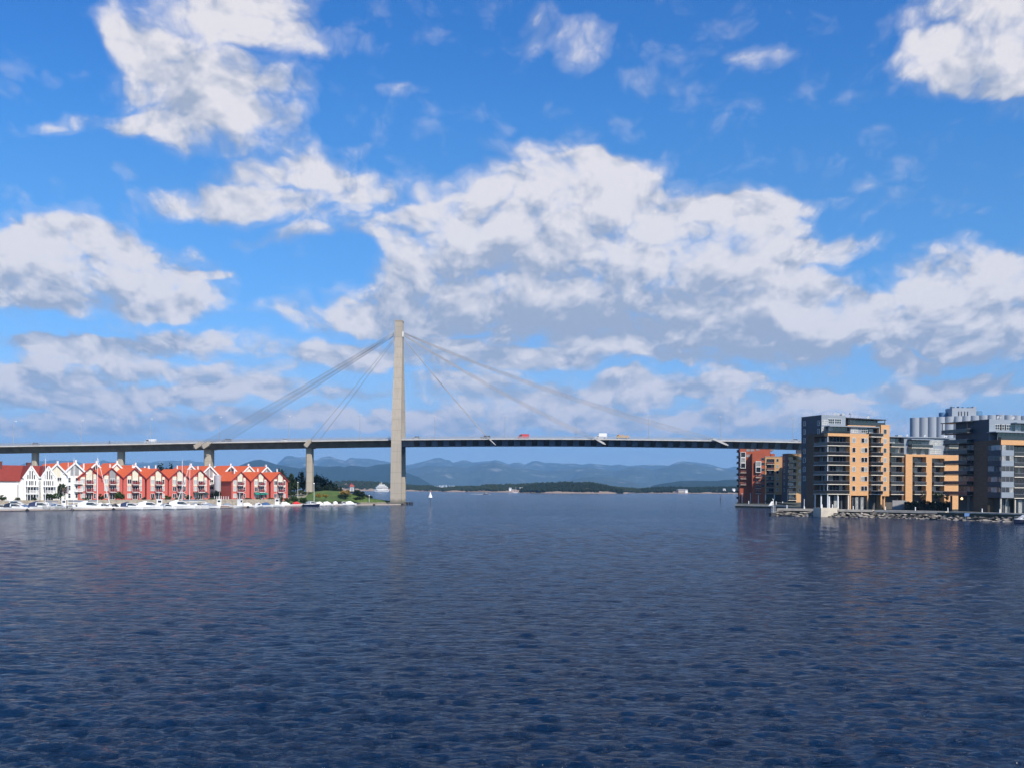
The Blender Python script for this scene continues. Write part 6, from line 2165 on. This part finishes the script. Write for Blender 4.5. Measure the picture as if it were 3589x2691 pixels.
glazing(e, 'x', 2.0, x4 + .5, 1.88, 0, lev[0] - .4, 4, seed=341)
# upper slate box with zinc front
yu = C_.sy(3466)
zu = C_.z(3466, 1467.5, 0, yu)
box_part(e, 'penthouse', M_slate, -.06, yu, zb0 + .003, x5, yl - 1, zu)
box_part(e, 'penthouse', M_zinc, -.06, yu - .08, zb0 + .006, x5, yu - .003, zu + .02)
for px in (3497, 3513, 3529):
    put_window(BW[2], e, (C_.fx(px, yu), yu - .08, C_.z(px, 1494, 0, yu) - .8))
box_part(e, 'canopy', M_zinc, C_.fx(3488, 1), .8, C_.z(3488, 1514, 3, 1), x5, yu - .1, C_.z(3488, 1511, 3, 1))
glazing(e, 'x', C_.fx(3495, 2), x5, 2.0, zb0, C_.z(3488, 1514, 3, 1), 10, seed=350)
mb = MB(); mb.box(.2, .1, zb0 + .01, x5, .16, zb0 + 1.0); mb.build('railing', M_smoke, e)
box_part(e, 'canopy', M_zinc, C_.fx(3541, yu), yu - 2.2, C_.z(3541, 1481, 0, yu), x5, yu - .1, C_.z(3541, 1478, 0, yu))
glazing(e, 'x', C_.fx(3545, yu), x5, yu - .1, C_.z(3541, 1507, 0, yu), C_.z(3541, 1482, 0, yu), 7, seed=352)
# left balconies, six decks round the rear corner
for k, y in enumerate((1516, 1552, 1588.5, 1625, 1661, 1697, 1733)):
    ymid = (ybk + yl) / 2
    z = C_.z(3390, y, 0, ymid)
    balcony_slab(e, -1.9, 1.88, ybk + .3, yl + (1.8 if k else 2.6), z, wrap='fl', slab=M_conc_d)
    glazing(e, 'y', ybk + .5, yl - .3, 1.9, z + .05, z + fl - .4, 5, seed=360 + k)
box_part(e, 'roof', M_dkframe, -2.0, ybk + .2, C_.z(3390, 1480, 0, ymid), 2, yl + 2.7, C_.z(3390, 1477.5, 0, ymid))
for px, y in ((3, 0), (0, 0)):
    pass
for yy_ in (ybk + .6, yl + 2.3):
    mb = MB(); mb.box(-1.75, yy_, C_.z(3390, 1516, 0, ymid), -1.6, yy_ + .15, C_.z(3390, 1480, 0, ymid)); mb.build('post', M_dkframe, e)
for yy_ in (ybk + .8, yl - .4):
    box_part(e, 'column', M_conc_d, -.9, yy_, -.3, -.5, yy_ + .4, C_.z(3390, 1733, 0, ymid) - .26)
for px, m_ in ((3495, .4), (3549, .5), (3505, .25)):
    roof_dish(e, C_.fx(px, yu + 2), yu + 2, zu, m_)
mb = MB(); xx = C_.fx(3554, yu + 3); mb.tube((xx, yu + 3, zu), (xx, yu + 3, zu + 2.4), .04, n=6); mb.bar((xx - .3, yu + 3, zu + 2.2), (xx + .3, yu + 3, zu + 2.2), .06); mb.build('antenna', M_galv, e)

# globe lamp hanging under the balconies
q = P(3371, 1746, 274)
e = empty('globe_lamp', tuple(q))
mb = MB(); mb.blob((0, 0, 0), .32, rough=0)
gm = bpy.data.materials.new('lamp_glow'); gm.use_nodes = True
b_ = gm.node_tree.nodes['Principled BSDF']; b_.inputs['Base Color'].default_value = (.8, .6, .35, 1); b_.inputs['Emission Color'].default_value = (1, .62, .25, 1); b_.inputs['Emission Strength'].default_value = 2.2
mb.build('globe', gm, e, smooth=True)
mb = MB(); mb.tube((0, 0, .3), (0, 0, .8), .03, n=6); mb.build('stem', M_galv, e)
tag(e, 'glowing orange globe lamp under the lowest balcony of the right hand block', 'lamp')

# ---- concrete platform below the tower
Pf = Fr(2878, 288.5, -1.0)
e = Pf.root('concrete_platform')
zt3 = Pf.z(2878, 1778.5)
box_part(e, 'slab', M_quayc, 0, 0, 0, Pf.fx(2941), Pf.sy(2851), zt3)
for px in (2876.5, 2907, 2938):
    mb = MB(); x_ = max(.3, Pf.fx(px, .4)); mb.tube((x_, .5, zt3), (x_, .5, zt3 + 3.3), .22, n=10); mb.build('column', M_white, e)
for px in (2884, 2921):
    mb = MB(); x_ = Pf.fx(px, .5); mb.tube((x_, .8, zt3), (x_, .8, zt3 + 1.0), .16, n=10); mb.build('bollard', M_white, e)
tag(e, 'pale square concrete platform with white columns at the foot of the tower', 'platform')

# ---- rear red and orange blocks
def side_stack(fr, e, a, b, ys, depth=1.5, wrap='flr', seed=0, proj=.5, rail=None):
    for k, y in enumerate(ys):
        z = fr.z((a + b) / 2, y, fr.fx(a))
        balcony_slab(e, fr.fx(a) + .05, fr.fx(b) - .05, -proj, depth - .02, z, wrap=wrap, glassm=rail)
        glazing(e, 'x', fr.fx(a) + .15, fr.fx(b) - .15, depth, z + .05, z + 2.4, 3, seed=seed + k)


M_redrail = mat('red_brown_railing', (.16, .05, .035), .6, var=.2)
Rr = Fr(2592, 498, 1.15, R(-9))
e = Rr.root('apartment_block')
tag(e, 'red brick apartment block with stacked glazed bays rising behind the bridge deck', 'apartment block')
ztr = Rr.z(2640, 1556, 4)
xA, xB, xC = Rr.fx(2634), Rr.fx(2664), Rr.fx(2700)
dpR = 12
box_part(e, 'wall', M_brickb, 0, 0, -1, xC, dpR, ztr)
# projecting wing
zw = Rr.z(2660, 1588, xA)
box_part(e, 'wall', M_brickb, xA, -4.0, -1, Rr.fx(2684, -4), -.003, zw)
box_part(e, 'penthouse', M_greyw, xC - 3.5, 1.0, ztr - 3, Rr.fx(2712), dpR, ztr + .2)
def bay(x0, x1, y, zz0, zz1, n):
    b = box_part(e, 'glazed_bay', M_whitem, x0, y - 1.1, zz0, x1, y - .003, zz1)
    h = (zz1 - zz0) / n
    for k in range(n):
        mb = MB(); mb.box(x0 + .25, y - 1.14, zz0 + k * h + .3, x1 - .25, y - 1.1, zz0 + (k + 1) * h - .2); mb.box(x0 - .03, y - .95, zz0 + k * h + .3, x0, y - .15, zz0 + (k + 1) * h - .2)
        mb.build('pane', M_glass_l if k % 2 else M_glass, b)
bay(.3, Rr.fx(2613), 0, Rr.z(2600, 1640, 0), Rr.z(2600, 1583, 0), 3)
bay(xA + 1.6, Rr.fx(2667, -4), -4, Rr.z(2655, 1655, xA, -4), Rr.z(2655, 1615, xA, -4), 2)
for k, y in enumerate((1655, 1676, 1697)):
    z = Rr.z(2600, y, 0)
    balcony_slab(e, .3, Rr.fx(2616), -1.3, -.003, z, glassm=M_redrail)
for k, y in enumerate((1672, 1691, 1710, 1728)):
    z = Rr.z(2655, y, xA, -4)
    balcony_slab(e, xA + 1.6, Rr.fx(2667, -4), -5.4, -4.003, z, glassm=M_redrail)
    put_window(BW[0], e, (Rr.fx(2655, -4), -4, z))
for px, y in ((2622, 1576), (2637, 1576), (2656, 1573), (2622, 1596)):
    put_window(DW[1], e, (Rr.fx(px), 0, Rr.z(px, y, 4) - .6))
for y in (1608, 1625, 1645, 1664, 1682, 1701):
    put_window(DW[0], e, (Rr.fx(2674, -4), -4, Rr.z(2674, y, xA, -4) - .6))
for y in np.arange(1582, 1760, 20.5):
    put_window(BW[0], e, (-.01, 2.5, max(.5, Rr.z(2588, y, 0, 3))), -math.pi / 2)
    balcony_slab(e, -1.2, -.003, 4.0, 8.0, max(.4, Rr.z(2588, y, 0, 3)), wrap='fl', slab=M_conc_d)
for x in (1.0, 5.0, 8.5):
    box_part(e, 'column', M_white, x, -4.4 if x > 6 else -1.0, -.5, x + .35, (-4.4 if x > 6 else -1.0) + .35, 4.0 if x > 6 else 5)

R2_ = Fr(2681, 492, 1.15, R(-7))
e = R2_.root('apartment_block')
tag(e, 'yellow brick apartment block on white columns right of the red brick block', 'apartment block')
M_yelb = mat('yellow_brick', (.58, .34, .16), .85, var=.14, scale=.8, stretch=(1, 1, 3))
zt4, zb4 = R2_.z(2710, 1600, 3), R2_.z(2710, 1732, 3)
xr0, xr1, xr2 = R2_.fx(2686), R2_.fx(2714), R2_.fx(2741)
box_part(e, 'core', M_corew, .2, 1.5, -1, xr2 - .2, 12, zt4 - .3)
box_part(e, 'wall', M_yelb, 0, 0, zb4, xr0, 1.5, zt4)
box_part(e, 'wall', M_yelb, xr1, 0, zb4, xr2, 1.5, zt4)
box_part(e, 'wall', M_yelb, xr0, .003, R2_.z(2700, 1607, 3), xr1, 1.5, zt4 - .003)
box_part(e, 'wall', M_brickb, xr2 + .003, .6, -1, xr2 + 1.2, 12, zt4 + .6)
side_stack(R2_, e, 2686, 2714, (1625, 1645.5, 1666, 1686.5, 1707, 1728), 1.5, seed=500, rail=M_redrail)
for k, y in enumerate((1612, 1633, 1654, 1675, 1695, 1715)):
    put_window(BW[k % 2], e, (R2_.fx(2725), 0, R2_.z(2725, y, xr1) - .7))
for px in (2684, 2715):
    mb = MB(); mb.tube((R2_.fx(px), .3, -.5), (R2_.fx(px), .3, zb4), .28, n=10); mb.build('column', M_white, e)
box_part(e, 'roof', M_greyw, -.1, -.1, zt4, xr2 + .1, 12, zt4 + .3)
mb = MB(); mb.box(R2_.fx(2700, 8), 6, zt4 + .3, R2_.fx(2714, 8), 9, zt4 + 1.8); mb.build('roof_plant', M_brickb, e)

R3_ = Fr(2760, 478, 1.15, R(14))
e = R3_.root('apartment_block')
tag(e, 'ochre apartment block with dark side half hidden behind the tall tower', 'apartment block')
zt5 = R3_.z(2780, 1590, 2)
xr1, xr2 = R3_.fx(2791), R3_.fx(2830)
ys_ = R3_.sy(2743)
box_part(e, 'core', M_corew, .2, 1.5, -1, xr2 - .2, ys_, zt5 - .3)
box_part(e, 'wall', M_slate, -.1, 0.003, -1, .2, ys_, zt5)
box_part(e, 'wall', M_yelb, xr1, 0, -1, xr2, 1.5, zt5)
box_part(e, 'wall', M_yelb, .2, .003, R3_.z(2780, 1598, 2), xr1 - .003, 1.5, zt5 - .003)
side_stack(R3_, e, 2762, 2791, (1618, 1640, 1662, 1684, 1707, 1729, 1751), 1.5, seed=520)
for k, y in enumerate((1604, 1626, 1649, 1671, 1693, 1716)):
    put_window(BW[(k + 1) % 2], e, (R3_.fx(2803), 0, R3_.z(2803, y, xr1) - .7))
    put_window(BW[0], e, (-.11, 3.0, R3_.z(2750, y, 0, 3) - .7), -math.pi / 2)
box_part(e, 'penthouse', M_slate, R3_.fx(2788, 4), 3.0, zt5 - .3, xr2, ys_ - 1, R3_.z(2800, 1575, 5, 3))
box_part(e, 'roof', M_greyw, -.2, -.1, zt5, xr2 + .1, ys_, zt5 + .25)

# ---- silos behind
SD = 640.0
M_silo = mat('silo_concrete', (.33, .37, .43), .8, var=.15, scale=.08, stretch=(1, 1, .3))
M_silob = mat('silo_blue', (.10, .22, .38), .5, var=.1, scale=.1)
ztop = P(3270, 1463, SD).z
e = empty('grain_silo', (P(3192, 1700, SD).x, SD, GR))
tag(e, 'row of grey concrete grain silos with a headhouse behind the apartment blocks', 'grain silo')
step = 29.5 * SD / F
ex = e.location.x
for k in range(17):
    xx = step * (k + .5)
    zz = P(3192 + 29.5 * (k + .5), 1463 - 1.0 * min(k, 10) + (0 if k < 11 else (k - 10) * 1.2), SD).z - GR
    mb = MB(); mb.tube((xx, abs(k - 8) ** 1.5 * .05, -3), (xx, abs(k - 8) ** 1.5 * .05, zz), step * .53, n=20)
    mb.build('silo_cell', M_silo, e, smooth=False)
X_ = lambda px: P(px, 1700, SD).x - ex
Z_ = lambda px, y: P(px, y, SD).z - GR
box_part(e, 'headhouse', M_silo, X_(3333), -1, Z_(3333, 1470), X_(3408), 9, Z_(3370, 1429))
for px in (3356, 3365.5, 3377, 3387):
    box_part(e, 'slot_window', M_dkframe, X_(px) - .35, -1.05, Z_(px, 1461), X_(px) + .35, -.98, Z_(px, 1441))
box_part(e, 'stair_shaft', M_silo, X_(3408.2), -.6, Z_(3410, 1470), X_(3419), 8, Z_(3414, 1425))
for a, b, y in ((3306, 3334, 1442), (3416, 3458, 1438)):
    mb = MB(); r = (X_(b) - X_(a)) / 2
    mb.tube(((X_(a) + X_(b)) / 2, 7, Z_(a, 1475)), ((X_(a) + X_(b)) / 2, 7, Z_(a, y)), r, n=24)
    mb.build('steel_tank', M_silob, e)
rnd = random.Random(4)
for px in (3338, 3346, 3362, 3378, 3396, 3415):
    h_ = rnd.uniform(.6, 1.8)
    box_part(e, 'roof_plant', M_dkframe, X_(px) - .5, 2, Z_(3370, 1429), X_(px) + .5, 3, Z_(3370, 1429) + h_)
for px in (3205,):
    mb = MB(); mb.tube((X_(px), 2, ztop - GR), (X_(px), 2, ztop - GR + 2), .1, n=6); mb.tube((X_(px) + 1.5, 2, ztop - GR), (X_(px) + 1.5, 2, ztop - GR + 2), .1, n=6); mb.bar((X_(px), 2, ztop - GR + 2), (X_(px) + 1.5, 2, ztop - GR + 2), .1); mb.build('roof_hatch', M_galv, e)

# ---- channel sign 47 at the tip of the boulders
q = P(2708, 1800, 297)
e = empty('channel_sign', (q.x, q.y, 0), R(6))
T = lambda px, y: (P(px, y, 297).x - q.x, P(px, y, 297).z)
a, b, c, d_ = T(2693, 1770.5), T(2712, 1770.5), T(2711, 1755), T(2704, 1755)
mb = MB(); mb.prism([a, b, c, d_], -.06, .06); bd = mb.build('board', M_white, e)
DG = []
def digits(cx, cz, s, parts):
    mb = MB()
    for (x0, z0_, x1_, z1_) in parts:
        mb.bar((cx + x0 * s, -.075, cz + z0_ * s), (cx + x1_ * s, -.075, cz + z1_ * s), .07, .05)
    return mb
cz = (a[1] + c[1]) / 2 + .02
mb = digits(.02, cz, .40, [(0, .5, -.35, -.1), (-.4, -.12, .25, -.12), (.05, .1, .05, -.5)])
mb.build('numeral', M_dkframe, bd)
mb = digits(.42, cz, .40, [(-.28, .5, .3, .5), (.28, .5, -.05, -.5)])
mb.build('numeral', M_dkframe, bd)
mb = MB(); mb.box(-.32, -.085, a[1] + .12, .36, -.062, a[1] + .26); mb.build('stripe', M_dkframe, bd)
t0, t1 = T(2705, 1795), T(2711, 1748)
mb = MB(); mb.tube((T(2711, 1797)[0], .15, .9), (T(2711, 1797)[0], .15, t1[1]), .09, n=8); mb.tube((T(2711, 1797)[0], .15, t1[1]), (T(2707, 1750)[0], .15, t1[1] + .1), .08, n=8); mb.build('post', M_white, e)
mb = MB()
for x in (T(2705, 1795)[0], T(2717, 1795)[0]):
    for y in (-.3, .5): mb.bar((x, y, .6), (x, y, a[1]), .07)
for z in np.arange(.8, a[1], .5):
    mb.bar((T(2705, 1795)[0], -.3, z), (T(2717, 1795)[0], -.3, z), .05); mb.bar((T(2705, 1795)[0], .5, z), (T(2717, 1795)[0], .5, z), .05)
mb.build('lattice_stand', M_galv, e)
mb = MB(); mb.box(T(2699, 1800)[0], -1.0, -1, T(2717, 1800)[0], 1.2, T(2699, 1795.5)[1]); mb.build('footing', mat('wet_concrete', (.05, .05, .055), .6, var=.3), e)
tag(e, 'white triangular channel sign numbered 47 at the tip of the boulders', 'channel sign')

# blue information board on two legs
D_s = shore(3378) + 2.3
q = P(3378, 1812, D_s)
e = empty('sign_board', (q.x, q.y - 2.2, 0), R(12))
zt6, zb6 = P(3378, 1797, D_s - 2.2).z, P(3378, 1808, D_s - 2.2).z
mb = MB(); mb.box(-.95, -.05, zb6, .85, .05, zt6); mb.build('panel', mat('blue_sign_panel', (.10, .20, .42), .5, var=.1), e)
for x in (-.6, .6):
    mb = MB(); mb.tube((x, .1, -.4), (x, .1, zt6 - .1), .05, n=6); mb.build('leg', M_galv, e)
tag(e, 'blue board on two legs standing in the riprap before the right hand block', 'sign board')

# white posts along the promenade
posts = [(2758, 1785, 302, 'on the pale slab left of the concrete platform'), (2990, 1788, 291, 'just right of the concrete platform'), (3103, 1789, 287, 'below the right edge of the tall tower'),
         (3208, 1791, 281, 'below the left recess of the middle block'), (3322, 1793, 273, 'between the middle block and the blue board'), (3442, 1797, 264, 'below the blind brown wall of the right hand block'), (3504, 1798, 261, 'at the bay corner of the right hand block')]
for px, y, D, l in posts:
    D = shore(px) + 4.4
    q = P(px, y, D)
    e = empty('bollard', (q.x, q.y, GR + .3))
    mb = MB(); mb.tube((0, 0, -.1), (0, 0, .85), .13, .12, 10); mb.build('post', M_white, e)
    mb = MB(); mb.blob((0, 0, .9), (.16, .16, .12), rough=0, sub=ICO1); mb.build('cap', M_whitem, e)
    tag(e, 'white bollard %s' % l, 'bollard', 'white bollards along the promenade')
for px, D, l in ((2624, 468, 'white bollard on the rear quay before the red brick block'), (2720, 455, 'white bollard on the rear quay right of the channel sign'), (2743, 452, 'white bollard on the rear quay at the ochre block')):
    q = P(px, 1765, D)
    e = empty('bollard', (q.x, q.y, 1.1)); mb = MB(); mb.tube((0, 0, 0), (0, 0, 1.3), .2, .18, 10); mb.build('post', M_white, e)
    mb = MB(); mb.blob((0, 0, 1.35), (.22, .22, .12), rough=0, sub=ICO1); mb.build('cap', M_whitem, e)
    tag(e, l, 'bollard', 'white bollards on the rear quay')

# planting in front of the middle block
def rshrub(px, yt, yb, w, D, label, m=M_leafd, n=800, seed=0, leaf=.22, depth=1.5):
    return shrub(px, yt, yb, w, D, label, m, n, leaf, seed, depth=depth, group='planting before the middle block')
rshrub(3236, 1722, 1748, 24, 311, 'flowering bush in front of the left recess of the middle block', leafm('blossom_bush', (.16, .10, .06), (.05, .06, .02)), n=420, seed=60, leaf=.16)
rshrub(3288, 1720, 1748, 34, 309, 'dark bush in front of the right recess of the middle block', M_leafd, n=520, seed=61, leaf=.18)
rshrub(3318, 1730, 1750, 22, 306, 'low bush left of the right hand block balconies', M_leafd, n=380, seed=62, leaf=.18)


def hedge(pa, pb, ya, yb, D, label, seed):
    a, b = P(pa, yb, D), P(pb, yb, D)
    H = P(pa, ya, D).z - GR + .1
    e = empty('hedge', (a.x, a.y, GR - .1))
    rnd_ = random.Random(seed); L = b.x - a.x
    mb = MB()
    for _ in range(int(L * 260)):
        x, y = rnd_.uniform(0, L), rnd_.uniform(0, 2.4)
        top = H * (.80 + .2 * mnoise.noise(Vector((x * .9 + seed, y, 0)))) * (.75 + .25 * y / 2.4)
        z = rnd_.uniform(0, top) if rnd_.random() < .5 else top - rnd_.random() * .3
        v = Vector((rnd_.gauss(0, 1), rnd_.gauss(0, 1), rnd_.gauss(0, 1))).normalized() * rnd_.uniform(.12, .26)
        w = v.cross(Vector((rnd_.gauss(0, 1), rnd_.gauss(0, 1), rnd_.gauss(0, 1)))).normalized() * rnd_.uniform(.1, .2)
        p_ = Vector((x, y, z)); mb.add([p_ - v, p_ + w, p_ + v, p_ - w], [(0, 1, 2, 3)])
    mb.build('foliage', M_leafd if seed % 2 else M_leafc, e, fix=False)
    mb = MB(); mb.box(.2, .5, -.3, L - .2, 2.0, H * .55); mb.build('stem', M_bark, e)
    tag(e, label, 'hedge', 'hedges before the middle block')


hedge(3178, 3228, 1750, 1786, 305, 'dark hedge bank below the middle block, left part', 63)
hedge(3228, 3282, 1746, 1787, 301, 'dark hedge bank below the middle block, middle part', 64)
hedge(3282, 3336, 1748, 1789, 297, 'dark hedge bank below the middle block, right part', 65)
rshrub(2700, 1742, 1764, 40, 478, 'dark planting under the yellow brick block', M_leafc, n=500, seed=66)
tag(box_part(None, 'garden_wall', M_greyw, P(3128, 1750, 308).x, 308, GR - .5, P(3178, 1750, 308).x, 308.4, P(3140, 1752, 308).z), 'grey garden wall between the tall tower and the hedge bank', 'wall')
for px, yt, D, l, m_ in ((3432, 1798, 263.0, 'tuft of weeds among the boulders below the brown wall', M_leafm), (2760, 1794, 301, 'tuft of weeds on the boulders near the channel sign', M_leafm)):
    shrub(px, yt, yt + 6, 14, D, l, m_, 90, .12, 70, depth=.5, group='weeds in the riprap')

# motorboat cut by the right edge
boat('cruiser', 3606, 238, 7.0, 'dark hulled motorboat with white rail cut by the right picture edge', rz=R(188), hull=M_hulln, canvas=M_bluec, group=None)
# white pole beside the rear block
q = P(2822, 1775, 303)
e = empty('flag_pole', (q.x - .3, q.y, GR)); mb = MB(); mb.tube((0, 0, 0), (0, 0, P(2822, 1747, 303).z - GR), .09, n=8); mb.build('pole', M_white, e)
mb = MB(); mb.tube((0, 0, 0), (0, 0, .9), .28, .22, 10); mb.build('base', M_white, e)
tag(e, 'short white pole at the left foot of the tall tower', 'pole')
# ------------------------------------------------------------------ haze
hz = MB()
hz.box(-42000, -600, -3.0, 42000, 24500, 950)
hm = bpy.data.materials.new('haze'); hm.use_nodes = True
hm.node_tree.nodes.clear()
HT = NT(hm.node_tree)
pv = HT.n('ShaderNodeVolumePrincipled')
pv.inputs['Color'].default_value = (.26, .58, 1.0, 1)
pv.inputs['Density'].default_value = 6.4e-5
pv.inputs['Anisotropy'].default_value = 0.0
ho = HT.n('ShaderNodeOutputMaterial')
hm.node_tree.links.new(pv.outputs[0], ho.inputs['Volume'])
tag(hz.build('haze', hm), 'thin blue haze over the whole fjord', 'haze', kind='stuff')
